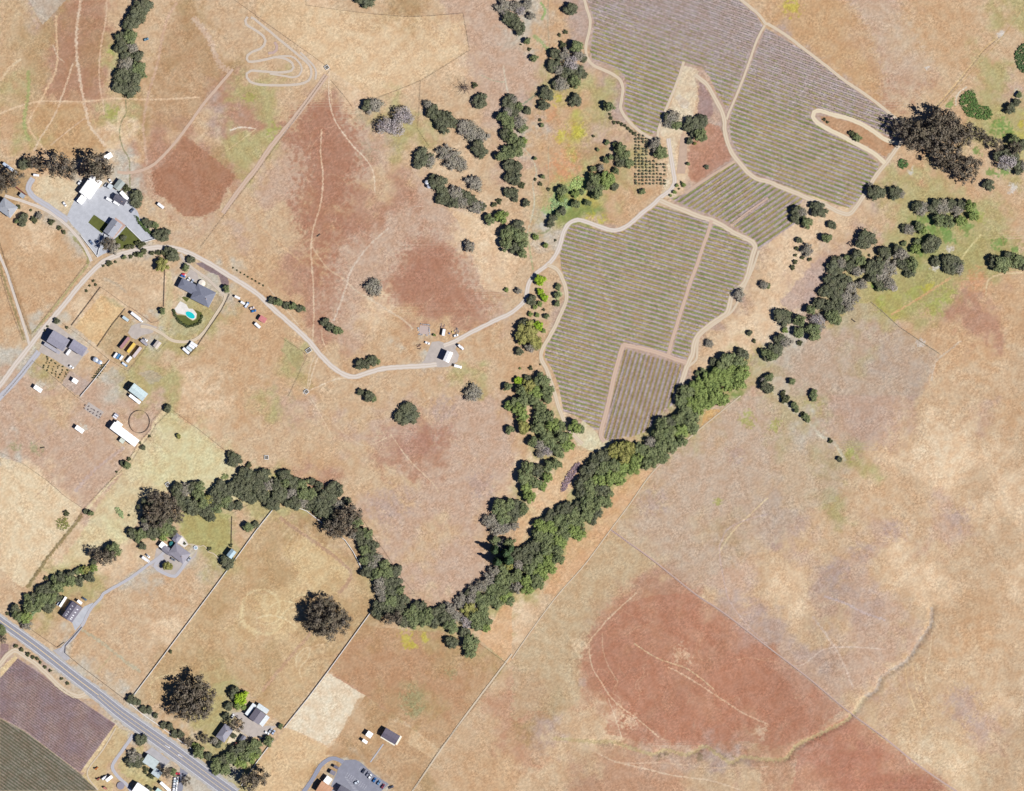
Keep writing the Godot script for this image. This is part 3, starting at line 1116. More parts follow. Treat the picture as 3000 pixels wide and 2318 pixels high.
func vehicle(e: Array) -> void:
	var kind: String = e[0]
	var cat: String = {"semi_trailer": "trailer", "boat_trailer": "boat"}.get(kind, kind)
	var called: String = {"van": "parked_van", "car": "parked_car", "truck": "parked_truck", "pickup": "pickup_truck", "tank": "water_tank", "boat_trailer": "boat_on_trailer"}.get(kind, kind)
	var t := thing(called, e[1], cat, at(e[2], e[3], 0.16), -deg_to_rad(e[4]))
	var paint := paint_mat(rgb(e[5]), 0.35, 0.1)
	var glass := paint_mat(rgb([52, 58, 70]), 0.08)
	var lamp := paint_mat(rgb([235, 235, 225]), 0.2)
	if kind in ["car", "van", "pickup"]:
		var tall := 1.9 if kind == "van" else 1.5
		put("body", profile([[-2.3, 0.3], [-2.25, 0.85], [-1.6, 0.95], [1.0, 0.97], [2.1, 0.8], [2.3, 0.6], [2.3, 0.3]], 0.92), paint, t)
		if kind == "pickup":
			put("windows", profile([[-0.35, 0.95], [-0.2, 1.5], [0.55, 1.5], [1.1, 0.95]], 0.85, 0.05), glass, t)
			put("roof", profile([[-0.22, 1.505], [-0.2, 1.56], [0.5, 1.56], [0.56, 1.505]], 0.78), paint, t)
			put("bed_liner", profile([[-2.1, 0.97], [-2.1, 1.0], [-0.5, 1.0], [-0.5, 0.97]], 0.75), paint_mat(rgb([70, 70, 76]), 0.9), t)
		else:
			put("windows", profile([[-2.15, 0.93], [-1.7, tall - 0.05], [0.35, tall - 0.05], [1.15, 0.95]], 0.86, 0.05), glass, t)
			put("roof", profile([[-1.62, tall - 0.045], [-1.55, tall + 0.02], [0.25, tall + 0.02], [0.34, tall - 0.045]], 0.8), paint, t)
		for s in [-1.0, 1.0]:
			var l := MB.new()
			l.box(Vector3(2.29, 0.66, s * 0.66), Vector3(0.06, 0.14, 0.34))
			put("headlight", l.mesh(), lamp, t)
		wheels(t, [-1.4, 1.4], 0.84, 0.33)
	elif kind in ["truck", "camper", "trailer", "semi_trailer"]:
		var L: float = e[6]
		var hw := 1.25 if L > 5.0 else 1.0
		var base := 1.0 if L > 9.0 else 0.6
		var top := base + (2.6 if L > 9.0 else 2.1)
		var cab := kind == "truck"
		var x0 := -L * 0.5
		var x1 := L * 0.5 - (2.0 if cab else 0.0)
		put("box", profile([[x0, base], [x0, top - 0.1], [x0 + 0.1, top], [x1 - 0.1, top], [x1, top - 0.1], [x1, base]], hw, 0.01), paint, t)
		var rm := MB.new()
		for i in maxi(2, int((x1 - x0) / 1.6)):
			rm.box(Vector3(x0 + 0.3 + i * 1.6, top + 0.02, 0), Vector3(0.06, 0.04, hw * 1.8))
		put("roof_bow", rm.mesh(), paint, t)
		var fr := MB.new()
		fr.box(Vector3(0, base - 0.12, 0), Vector3(L - 0.4, 0.2, 0.9))
		put("frame", fr.mesh(), paint_mat(rgb([70, 70, 74]), 0.8), t)
		if cab:
			put("cab", profile([[x1 + 0.15, 0.5], [x1 + 0.15, 2.1], [x1 + 1.2, 2.1], [x1 + 1.6, 1.3], [x1 + 2.0, 1.15], [x1 + 2.0, 0.5]], hw - 0.15), paint, t)
			put("windscreen", profile([[x1 + 1.24, 2.02], [x1 + 1.29, 2.0], [x1 + 1.66, 1.32], [x1 + 1.6, 1.32]], hw - 0.25), glass, t)
			wheels(t, [x0 + 1.2, x1 + 1.4], hw - 0.14, 0.42)
		else:
			var hm := MB.new()
			hm.tube(Vector3(x1, base - 0.1, 0.5), Vector3(x1 + 1.1, base - 0.15, 0), 0.05, 0.05, 5)
			hm.tube(Vector3(x1, base - 0.1, -0.5), Vector3(x1 + 1.1, base - 0.15, 0), 0.05, 0.05, 5)
			put("hitch", hm.mesh(), paint_mat(rgb([80, 80, 84]), 0.7), t)
			wheels(t, [x0 + 1.2, x0 + 2.3] if L > 5.5 else [x0 + L * 0.42], hw - 0.14, 0.38)
			if kind == "camper":
				var w := MB.new()
				w.box(Vector3(0.3, base + 1.3, hw + 0.005), Vector3(1.2, 0.6, 0.04))
				put("window", w.mesh(), glass, t)
	elif kind == "boat_trailer":
		put("hull", profile([[-2.6, 0.9], [-2.6, 1.5], [2.0, 1.55], [2.8, 1.6], [1.8, 0.9]], 0.95), paint, t)
		put("deck", profile([[-2.3, 1.52], [-2.3, 1.58], [1.9, 1.62], [1.9, 1.56]], 0.78), paint_mat(rgb([240, 244, 250]), 0.4), t)
		var hm := MB.new()
		hm.box(Vector3(0.2, 0.6, 0), Vector3(6.0, 0.12, 0.5))
		put("frame", hm.mesh(), paint_mat(rgb([120, 124, 130]), 0.6), t)
		wheels(t, [-0.8], 1.0, 0.33)
	elif kind == "tractor":
		put("hood", profile([[0.1, 0.7], [0.1, 1.45], [1.7, 1.35], [1.8, 0.7]], 0.42), paint, t)
		put("seat_platform", profile([[-1.2, 0.8], [-1.2, 1.1], [0.0, 1.1], [0.0, 0.8]], 0.6), paint_mat(rgb([70, 60, 56]), 0.8), t)
		var c := MB.new()
		for s in [[-1.1, -0.55], [-1.1, 0.55], [-0.05, -0.55], [-0.05, 0.55]]:
			c.tube(Vector3(s[0], 1.0, s[1]), Vector3(s[0], 2.25, s[1]), 0.04, 0.04, 5)
		put("roll_frame", c.mesh(), paint_mat(rgb([60, 56, 54]), 0.7), t)
		put("canopy", profile([[-1.25, 2.25], [-1.25, 2.32], [0.1, 2.32], [0.1, 2.25]], 0.7), paint, t)
		wheels(t, [-0.75], 0.85, 0.75)
		wheels(t, [1.35], 0.65, 0.45)
	elif kind == "tank":
		var mb := MB.new()
		var r := 2.2 if e[1].begins_with("silver") else 1.9
		for s in [[0.0, r, 3.0, r], [3.0, r, 3.5, r * 0.55], [3.5, r * 0.55, 3.7, 0.15]]:
			mb.tube(Vector3(0, s[0], 0), Vector3(0, s[2], 0), s[1], s[3], 20)
		put("shell", mb.mesh(), paint_mat(rgb(e[5]), 0.35, 0.25), t)
		var hm := MB.new()
		hm.tube(Vector3(0.3, 3.6, 0), Vector3(0.3, 3.8, 0), 0.35, 0.3, 10)
		put("hatch", hm.mesh(), paint_mat(rgb([180, 184, 190]), 0.5), t)
		if r > 2.0 and e[4] != 0:      # a second shell joined end to end
			var b := MB.new()
			for s in [[0.0, 1.7, 2.6, 1.7], [2.6, 1.7, 3.1, 0.2]]:
				b.tube(Vector3(2.6, s[0], 0), Vector3(2.6, s[2], 0), s[1], s[3], 16)
			put("side_shell", b.mesh(), paint_mat(rgb(e[5]), 0.35, 0.25), t)

# ---------------------------------------------------------------- fences
func fence(kind: String, label: String, p: Array) -> void:
	var t := thing("rail_fence" if kind == "white" else "board_fence" if kind == "board" else "wire_fence", label, "fence", at(p[0][0], p[0][1], ground_y(p[0][0], p[0][1])))
	var org := t.position
	var col := rgb([244, 242, 238]) if kind == "white" else rgb([104, 84, 74]) if kind == "board" else rgb([116, 98, 84])
	var m := paint_mat(col, 0.9)
	var posts := MB.new()
	var heights: Array = [0.45, 0.85, 1.2] if kind != "wire" else [0.4, 0.75, 1.1]
	var rails := []
	for h in heights: rails.append(MB.new())
	var gap := 2.6
	for i in p.size() - 1:
		var a := Vector2(p[i][0], p[i][1])
		var b := Vector2(p[i + 1][0], p[i + 1][1])
		var len := a.distance_to(b) * S
		var k := maxi(1, int(len / gap))
		for j in k:
			var q := a.lerp(b, float(j) / k)
			var r := a.lerp(b, float(j + 1) / k)
			var u := at(q.x, q.y, ground_y(q.x, q.y)) - org
			var w := at(r.x, r.y, ground_y(r.x, r.y)) - org
			var wide := 0.16 if kind == "white" else 0.15 if kind == "board" else 0.12
			posts.box(u + Vector3(0, 0.62, 0), Vector3(wide, 1.36, wide))
			var d := w - u
			var bs := Basis(Vector3.UP, atan2(-d.z, d.x))
			for n in heights.size():
				var th := 0.14 if kind == "white" else 0.12 if kind == "board" else 0.045
				rails[n].box((u + w) * 0.5 + Vector3(0, heights[n], 0), Vector3(Vector2(d.x, d.z).length() - 0.02, 0.15 if kind != "wire" else 0.03, th), bs)
	if kind == "white":                 # a broad cap board along the top
		var cap := MB.new()
		for i in p.size() - 1:
			var u := at(p[i][0], p[i][1], 1.34) - org
			var w := at(p[i + 1][0], p[i + 1][1], 1.34) - org
			cap.box((u + w) * 0.5, Vector3(u.distance_to(w) + 0.1, 0.07, 0.5), Basis(Vector3.UP, atan2(-(w - u).z, (w - u).x)))
		put("cap_board", cap.mesh(), m, t)
	for n in heights.size(): put("rail" if kind != "wire" else "wire", rails[n].mesh(), m, t)
	var o := put("posts", posts.mesh(), m, t)
	tag(o, "", "", "", "stuff")

# ---------------------------------------------------------------- the small things
func box_part(t: Node3D, called: String, c: Color, o: Vector3, s: Vector3, rough := 0.8, b := Basis.IDENTITY) -> MeshInstance3D:
	var mb := MB.new()
	mb.box(o, s, b)
	return put(called, mb.mesh(), paint_mat(c, rough), t)

func ring(rx: float, rz: float, n: int) -> PackedVector2Array:
	var r := PackedVector2Array()
	for i in n: r.append(Vector2(cos(TAU * i / n) * rx, sin(TAU * i / n) * rz))
	return r

func make_small() -> void:
	# swimming pool: kerb and water
	var p := at(400 + 858 * 0.18315, 740 + 1000 * 0.18315, 0.0)
	var t := thing("swimming_pool", "turquoise kidney shaped swimming pool in its white deck", "pool", p, -deg_to_rad(32))
	var k := MB.new()
	k.prism(ring(4.9, 2.9, 28), 0.0, 0.26)
	put("coping", k.mesh(), paint_mat(rgb([244, 240, 234]), 0.6), t)
	var w := MB.new()
	w.prism(ring(4.5, 2.5, 28), 0.0, 0.275)
	put("water", w.mesh(), paint_mat(rgb([40, 208, 208]), 0.08), t)
	# round pen
	var q := []
	for i in 33: q.append([(2030 + cos(TAU * i / 32.0) * 150) * 0.20147, 1080 + (775 + sin(TAU * i / 32.0) * 165) * 0.20147])
	fence("board", "round board pen beside the long white barn", q)
	# red wall
	q = [[20 * 0.18315, 430 + 460 * 0.18315], [200 * 0.18315, 430 + 600 * 0.18315], [430 * 0.18315, 430 + 775 * 0.18315]]
	t = thing("boundary_wall", "long dark red wall beside the grey shed", "wall", at(q[0][0], q[0][1]))
	for i in 2:
		var a := at(q[i][0], q[i][1]) - t.position
		var b := at(q[i + 1][0], q[i + 1][1]) - t.position
		var bs := Basis(Vector3.UP, atan2(-(b - a).z, (b - a).x))
		box_part(t, "panel", rgb([120, 60, 56]), (a + b) * 0.5 + Vector3(0, 1.0, 0), Vector3(a.distance_to(b), 2.0, 0.5), 0.9, bs)
		box_part(t, "coping", rgb([132, 72, 64]), (a + b) * 0.5 + Vector3(0, 2.06, 0), Vector3(a.distance_to(b), 0.12, 0.8), 0.9, bs)
	# solar rack
	t = thing("solar_rack", "grey striped solar rack above the long white barn", "solar panels", at(1685 * 0.20147, 1080 + 690 * 0.20147), deg_to_rad(54))
	for i in 4:
		box_part(t, "panel", rgb([150, 152, 170]) if i % 2 else rgb([236, 238, 242]), Vector3(-1.6 + i * 1.08, 1.3, 0), Vector3(1.0, 0.06, 3.8), 0.25, Basis(Vector3.RIGHT, 0.25))
	for s in [-1.4, 1.4]: box_part(t, "post", rgb([150, 150, 155]), Vector3(s, 0.6, 0), Vector3(0.1, 1.2, 0.1))
	# machines on the gravel pad
	for i in 12:
		var px := (1250 + (i % 6) * 42.0 + (i / 6) * -14.0 + rng.randf_range(-10, 10)) * 0.20147
		var py := 1080 + (530 + (i % 6) * 26.0 + (i / 6) * 50.0 + rng.randf_range(-8, 8)) * 0.20147
		t = thing("feed_trough", "dark feed trough on the grey gravel pad, %s from the west" % ordinal(i + 1), "trough", at(px, py, 0.1), rng.randf() * 3.0, "feed troughs on the gravel pad")
		box_part(t, "tub", rgb([110, 92, 92]), Vector3(0, 0.35, 0), Vector3(1.5, 0.6, 0.6))
		box_part(t, "rim", rgb([140, 122, 118]), Vector3(0, 0.68, 0), Vector3(1.6, 0.06, 0.7))
	# parasol, hot tub, orange canopy, tarps
	for a in [[360 + 870 * 0.16484, 1530 + 385 * 0.16484, 2.2, [40, 130, 130], "teal parasol beside the creek house", "parasol"], [560 + 965 * 0.13743, 1990 + 1405 * 0.13743, 2.4, [236, 134, 110], "orange garden canopy below the cream patio", "canopy"], [400 + 1050 * 0.18315, 740 + 495 * 0.18315, 3.2, [248, 238, 222], "cream umbrella shade before the slate roofed house", "canopy"], [240 + 730 * 0.15568, 2130 + 1105 * 0.15568, 3.4, [150, 144, 156], "grey round trampoline by the roadside drive", "trampoline"]]:
		t = thing("garden_" + a[5] if a[5] != "trampoline" else "trampoline", a[4], a[5], at(a[0], a[1], 0.1))
		var mb := MB.new()
		mb.tube(Vector3(0, 2.1, 0), Vector3(0, 2.7, 0), a[2], 0.1, 10)
		if a[5] == "trampoline":
			mb = MB.new()
			mb.prism(ring(a[2], a[2], 20), 0.8, 0.88)
		put("cloth", mb.mesh(), paint_mat(rgb(a[3]), 0.8), t)
		if a[5] == "trampoline":
			for i in 4: box_part(t, "leg", rgb([120, 120, 125]), Vector3(cos(i * 1.57) * a[2] * 0.9, 0.4, sin(i * 1.57) * a[2] * 0.9), Vector3(0.08, 0.8, 0.08))
		else: box_part(t, "pole", rgb([200, 190, 170]), Vector3(0, 1.1, 0), Vector3(0.08, 2.2, 0.08))
	t = thing("hot_tub", "round white hot tub at the curved garden path", "hot tub", at(360 + 1295 * 0.16484, 1530 + 455 * 0.16484))
	k = MB.new()
	k.tube(Vector3.ZERO, Vector3(0, 0.9, 0), 1.9, 1.9, 18)
	put("shell", k.mesh(), paint_mat(rgb([246, 246, 248]), 0.4), t)
	k = MB.new()
	k.prism(ring(1.3, 1.3, 16), 0.85, 0.93)
	put("water", k.mesh(), paint_mat(rgb([170, 190, 200]), 0.1), t)
	t = thing("tarp_heap", "bright red tarp over a heap beside the blue car", "tarp", at(400 + 748 * 0.18315, 740 + 348 * 0.18315, 0.1))
	k = MB.new()
	lump(k, Vector3(0, 0.3, 0), Vector3(1.8, 0.9, 1.2), 9)
	put("cloth", k.mesh(), paint_mat(rgb([214, 40, 60]), 0.7), t)
	k = MB.new()
	lump(k, Vector3(1.7, 0.2, 0.7), Vector3(1.1, 0.7, 0.9), 8)
	put("sheet", k.mesh(), paint_mat(rgb([246, 214, 214]), 0.7), t)
	# scrap on the pasture: an old foundation and lumber
	t = thing("foundation_ruin", "square ring of grey rubble left from a building", "ruin", at(1180 + 570 * 0.10989, 920 + 420 * 0.10989), -0.12)
	for a in [[0, -4.6, 11.0, 1.5, [196, 192, 196]], [-5.0, 0.3, 1.4, 7.6, [232, 230, 232]], [4.8, 0.6, 1.3, 7.0, [214, 214, 220]], [-0.5, 4.6, 9.0, 1.2, [206, 200, 200]]]:
		for i in 9:
			var f := rng.randf_range(-0.5, 0.5)
			var c := rgb(a[4]).darkened(rng.randf() * 0.25)
			box_part(t, "slab", c, Vector3(a[0] + f * a[2] * 0.86, 0.2 + rng.randf() * 0.2, a[1] + (f if a[3] > a[2] else rng.randf_range(-0.3, 0.3)) * a[3] * 0.86), Vector3(rng.randf_range(0.6, 1.5), rng.randf_range(0.2, 0.5), rng.randf_range(0.5, 1.2)), 0.9, Basis(Vector3.UP, rng.randf()))
	box_part(t, "floor", rgb([196, 176, 166]), Vector3(0, 0.04, 0.2), Vector3(8.4, 0.1, 7.4), 0.95)
	for a in [[1040, 320, "lumber_stack", "pinkish lumber stack on the pasture scrap yard", [200, 168, 160]], [1245, 520, "water_barrel", "blue barrel beside the white stock trailer", [60, 90, 150]], [1430, 460, "scrap_heap", "grey scrap heap near the road bend", [170, 160, 168]], [430, 880, "scrap_heap", "rusty scrap heap left of the gravel yard", [150, 110, 96]], [1330, 485, "yellow_drum", "yellow drum beside the grey scrap heap", [236, 206, 120]]]:
		t = thing(a[2], a[3], a[2].get_slice("_", 1), at(1180 + a[0] * 0.10989, 920 + a[1] * 0.10989), rng.randf())
		if a[2].ends_with("barrel") or a[2].ends_with("drum"):
			k = MB.new()
			k.tube(Vector3.ZERO, Vector3(0, 1.1, 0), 0.7, 0.7, 14)
			put("drum", k.mesh(), paint_mat(rgb(a[4]), 0.4), t)
			k = MB.new()
			k.tube(Vector3(0, 1.08, 0), Vector3(0, 1.16, 0), 0.6, 0.6, 14)
			put("lid", k.mesh(), paint_mat(rgb(a[4]).lightened(0.2), 0.4), t)
		else:
			for i in 12: box_part(t, "plank", rgb(a[4]).darkened(rng.randf() * 0.4 - 0.1), Vector3(rng.randf_range(-1.8, 1.8), 0.15 + rng.randf() * 0.6, rng.randf_range(-2, 2)), Vector3(rng.randf_range(0.8, 2.6), 0.14, 0.3), 0.9, Basis(Vector3.UP, rng.randf() * 0.8))
	# livestock gear in the fields
	for a in [[1430 * 0.34356, 1160 + 755 * 0.34356, "white framed hay feeder in the pale green meadow"], [750 + 90 * 0.34356, 1160 + 525 * 0.34356, "white square hay feeder at the wood corner"], [750 + 450 * 0.34356, 580 + 1300 * 0.34356, "white cattle pen gate beside the gravel road"], [750 + 430 * 0.34356, 580 + 1652 * 0.34356, "pale water trough where the trails meet"], [750 + 605 * 0.34356, 575 * 0.34356, "white gate at the lane corner"]]:
		t = thing("hay_feeder" if a[2].contains("feeder") else "field_gate" if a[2].contains("gate") else "water_trough", a[2], "gate" if a[2].contains("gate") else "trough" if a[2].contains("trough") else "feeder", at(a[0], a[1]), 0.6 if not a[2].contains("square") else 0.0)
		var L := 5.0 if a[2].contains("cattle") else 3.6
		for s in [-1.0, 1.0]:
			box_part(t, "bar", rgb([246, 244, 240]), Vector3(0, 0.8, s * 1.6), Vector3(L, 0.5, 0.4))
			box_part(t, "end_bar", rgb([240, 238, 232]), Vector3(s * (L * 0.5 - 0.2), 0.8, 0), Vector3(0.4, 0.5, 2.7))
		box_part(t, "tray", rgb([120, 112, 100]), Vector3(0, 0.4, 0), Vector3(L - 1.2, 0.3, 2.0))
	# cattle dots on the slopes
	for a in [[2250 + 688 * 0.34356, 580 + 380 * 0.34356], [2250 + 700 * 0.34356, 580 + 402 * 0.34356], [2250 + 728 * 0.34356, 580 + 1046 * 0.34356], [365 * 0.34356, 1160 + 440 * 0.34356], [750 + 535 * 0.34356, 580 + 316 * 0.34356]]:
		tag(log_thing(a[0], a[1]), "", "")
	# thickets
	for e in THICKETS: thicket(e[0], e[1], e[2], e[3], Color(e[4][0], e[4][1], e[4][2]), e[5], e[6])

var logs := 0
func log_thing(px: float, py: float) -> Node3D:
	var words: String = ["dark log on the grass above the creek wood", "second dark log on the grass above the creek wood", "fallen trunk on the slope below the creek wood", "dark stump in the bare pasture", "dark stump beside the winding footpath"][logs]
	logs += 1
	var t := thing("fallen_log", words, "log", at(px, py, ground_y(px, py)), rng.randf() * 3.0)
	var mb := MB.new()
	mb.tube(Vector3(-2.0, 0.4, 0), Vector3(1.6, 0.45, 0.2), 0.55, 0.35, 8)
	mb.tube(Vector3(0.6, 0.5, 0), Vector3(1.5, 0.7, 0.9), 0.25, 0.1, 6)
	put("trunk", mb.mesh(), paint_mat(rgb([92, 78, 70]), 0.95), t)
	return t

func _ready() -> void:
	rng.seed = 20240611
	# camera, sky, sun and exposure
	var cam := Camera3D.new()
	cam.name = "camera"
	cam.position = Vector3(0, 2600, 0)
	cam.rotation = Vector3(-PI / 2.0, 0, 0)
	cam.fov = rad_to_deg(2.0 * atan(1159.0 * S / 2600.0))
	cam.near = 10.0
	cam.far = 30000.0
	add_child(cam)
	var env := Environment.new()
	env.background_mode = Environment.BG_SKY
	var sky := Sky.new()
	var sm := ProceduralSkyMaterial.new()
	sm.sky_top_color = Color(0.25, 0.42, 0.75)
	sm.sky_horizon_color = Color(0.66, 0.74, 0.86)
	sm.ground_horizon_color = Color(0.62, 0.55, 0.46)
	sm.ground_bottom_color = Color(0.4, 0.33, 0.25)
	sm.sky_energy_multiplier = 0.5
	sky.sky_material = sm
	env.sky = sky
	env.tonemap_mode = Environment.TONE_MAPPER_LINEAR
	env.tonemap_exposure = EXPOSURE
	env.sdfgi_enabled = true
	env.ssao_enabled = true
	env.ssil_enabled = true
	var we := WorldEnvironment.new()
	we.name = "world"
	we.environment = env
	add_child(we)
	var sun := DirectionalLight3D.new()
	sun.name = "sun"
	sun.light_energy = 1.48
	sun.light_color = Color(1.0, 0.99, 0.98)
	sun.light_angular_distance = 0.53
	sun.shadow_enabled = true
	sun.directional_shadow_max_distance = 6000.0
	var elev := deg_to_rad(47.0)
	var from := Vector3(0.93 * cos(elev), sin(elev), 0.37 * cos(elev))
	add_child(sun)
	sun.look_at_from_position(from * 1000.0, Vector3.ZERO, Vector3.UP)
	# the land
	hill.seed = 5
	hill.frequency = 0.012
	hill.fractal_octaves = 3
	var t0 := Time.get_ticks_msec()
	make_ground()
	print("ground ", Time.get_ticks_msec() - t0)
	wall_tex = speckle(0.86, 50, 0.05)
	make_roads()
	print("roads ", Time.get_ticks_msec() - t0)
	make_vines()
	print("vines ", Time.get_ticks_msec() - t0)
	make_trees()
	print("trees ", Time.get_ticks_msec() - t0)
	for e in BUILDINGS: building(e)
	for e in FENCES: fence(e[0], e[1], e[2])
	var mb := MB.new()
	mb.tube(Vector3(0, 0, -0.13), Vector3(0, 0, 0.13), 1.0, 1.0, 14)
	mb.tube(Vector3(0, 0, 0.13), Vector3(0, 0, -0.13), 1.0, 1.0, 14)
	wheel_mesh = mb.mesh()
	var hb := MB.new()
	hb.tube(Vector3(0, 0, -0.14), Vector3(0, 0, 0.14), 0.55, 0.55, 10)
	hb.tube(Vector3(0, 0, 0.14), Vector3(0, 0, -0.14), 0.55, 0.55, 10)
	hub_mesh = hb.mesh()
	for e in VEHICLES: vehicle(e)
	make_small()
	print("all ", Time.get_ticks_msec() - t0)

# ---------------------------------------------------------------- survey data
const EXPOSURE := 1.76
const FIELD_TONES := [
	[1,7,11,3,1,1,1,11,1,1,1,0,0,1,1,11,1,6,6,6,13,2,7,7,7,7,7,7,7,1,2,2,2,6,6,2,2,2,1,8],
	[1,11,3,11,2,1,1,11,1,1,1,1,0,0,0,0,1,0,6,6,13,2,7,7,7,7,7,7,7,7,7,2,2,6,6,1,2,2,1,1],
	[2,11,3,11,8,1,11,1,11,1,1,1,0,0,0,0,0,0,6,6,6,1,1,7,7,7,7,7,7,7,7,7,2,2,6,6,1,2,8,1],
	[8,11,3,3,1,2,1,1,3,8,8,1,1,0,0,0,1,1,6,6,6,8,8,8,7,7,1,6,7,7,7,7,7,2,3,3,1,1,8,6],
	[2,2,2,2,8,11,1,1,7,3,8,1,3,6,1,8,1,1,1,6,7,2,2,8,7,7,0,7,7,7,7,7,7,7,2,1,1,2,8,8],
	[2,8,2,2,0,2,3,1,1,8,8,3,3,6,6,8,8,1,1,6,13,2,9,6,1,1,0,6,7,7,7,7,7,7,7,1,1,2,8,9],
	[1,2,2,2,13,3,3,3,11,8,1,6,3,3,6,1,1,0,1,6,6,2,2,11,8,1,0,3,7,7,7,7,7,7,1,2,2,1,1,8],
	[11,0,0,13,13,3,3,3,3,1,6,6,3,3,1,3,6,1,1,1,1,8,9,8,2,1,0,6,7,7,7,7,7,7,8,8,8,2,1,1],
	[1,1,13,13,13,1,1,3,1,1,1,3,2,3,3,3,6,6,0,1,1,8,10,2,2,1,7,7,7,7,7,0,0,1,1,8,8,8,8,2],
	[2,0,2,13,13,13,1,1,1,6,1,1,3,3,6,6,6,6,0,0,1,13,1,7,7,7,7,7,7,7,0,0,1,6,8,8,10,8,8,1],
	[2,2,2,1,1,1,1,1,1,2,2,3,2,6,6,6,3,3,6,0,1,1,7,7,7,7,7,7,7,1,0,0,6,1,8,10,8,8,8,1],
	[2,2,2,1,1,1,0,13,13,1,2,3,3,6,6,3,3,3,6,1,1,1,7,7,7,7,7,7,7,1,0,6,6,8,8,8,8,2,2,2],
	[2,2,1,0,0,1,1,8,8,2,2,2,3,6,0,2,3,3,3,6,1,1,7,7,7,7,7,7,1,0,0,7,8,8,9,8,8,3,3,2],
	[1,13,13,0,11,13,8,8,1,2,2,1,3,6,1,2,2,2,2,2,1,1,7,7,7,7,7,1,0,0,13,6,6,6,6,2,2,2,3,2],
	[13,8,13,1,1,8,1,1,2,2,2,8,1,2,2,1,13,1,1,1,2,1,7,7,7,7,7,1,0,8,13,6,6,8,7,6,2,2,2,1],
	[6,6,1,6,13,8,8,0,1,2,1,2,1,1,1,1,2,1,8,1,2,1,7,7,7,7,7,2,10,6,8,6,6,6,6,7,1,1,1,1],
	[6,1,1,6,6,6,8,2,0,2,8,6,1,1,1,6,1,6,6,6,2,0,7,7,7,7,8,8,6,6,8,8,6,6,6,1,1,1,6,2],
	[6,6,6,6,1,6,12,12,1,1,1,1,1,6,6,6,3,6,6,6,2,8,1,1,1,8,8,2,6,6,8,13,1,6,6,1,0,0,1,1],
	[13,6,6,6,6,0,12,12,12,1,1,1,2,1,1,3,3,6,6,6,0,8,2,8,8,8,6,6,6,6,2,1,8,8,1,0,0,0,0,1],
	[0,0,6,6,6,0,12,12,12,12,8,2,3,1,1,1,6,6,6,6,0,0,2,8,8,2,6,6,6,6,1,1,1,1,2,1,0,1,1,0],
	[0,0,0,6,0,1,1,1,8,1,8,8,1,1,6,6,6,6,6,6,8,0,8,8,2,6,6,6,6,6,7,1,8,1,1,1,6,1,0,0],
	[0,0,1,0,12,1,1,8,8,1,1,11,11,1,1,6,1,1,6,2,2,8,8,2,1,6,6,1,11,6,7,1,1,1,6,1,6,6,1,1],
	[0,0,0,0,0,1,1,13,8,2,11,0,0,11,1,6,1,6,6,2,8,8,2,1,1,1,6,6,6,1,1,6,1,6,1,0,1,1,1,1],
	[1,1,8,8,1,13,2,1,1,2,11,11,0,0,8,6,6,6,6,8,8,2,2,1,1,3,3,6,6,1,0,1,7,6,1,0,0,1,1,0],
	[1,8,11,1,1,1,1,1,11,0,0,11,11,11,11,1,1,6,8,8,0,1,1,5,4,5,4,1,7,6,1,0,6,7,6,1,1,2,2,1],
	[1,1,1,2,1,1,0,1,2,0,0,0,11,1,11,1,8,8,1,0,0,1,1,3,5,5,4,4,5,7,7,1,1,6,6,6,1,2,2,1],
	[7,1,13,1,1,1,1,11,11,1,11,1,1,5,5,5,5,11,8,1,1,1,1,4,4,4,5,5,4,4,6,7,6,6,6,1,2,1,1,1],
	[7,7,1,13,1,1,11,11,8,1,11,0,1,5,5,5,5,5,1,1,5,1,0,4,4,4,5,4,4,4,4,6,6,6,1,6,1,1,1,1],
	[7,7,7,1,13,1,11,8,8,1,1,1,0,0,11,11,8,5,1,5,5,11,1,5,4,5,4,5,4,4,4,4,6,1,6,1,1,6,1,0],
	[7,7,7,7,1,13,1,8,8,13,1,0,0,0,11,1,1,1,1,5,11,7,1,0,5,4,4,4,4,1,4,4,5,1,1,1,1,1,6,1],
	[7,7,7,1,1,1,13,1,8,8,1,0,0,11,1,1,1,1,2,2,5,1,1,1,5,6,6,7,7,5,5,6,4,4,1,1,0,1,1,1],
	[7,7,7,1,1,8,1,13,13,8,0,1,11,13,13,1,11,1,2,2,1,1,5,5,5,5,5,1,1,1,5,1,5,4,4,4,5,0,1,1],
]
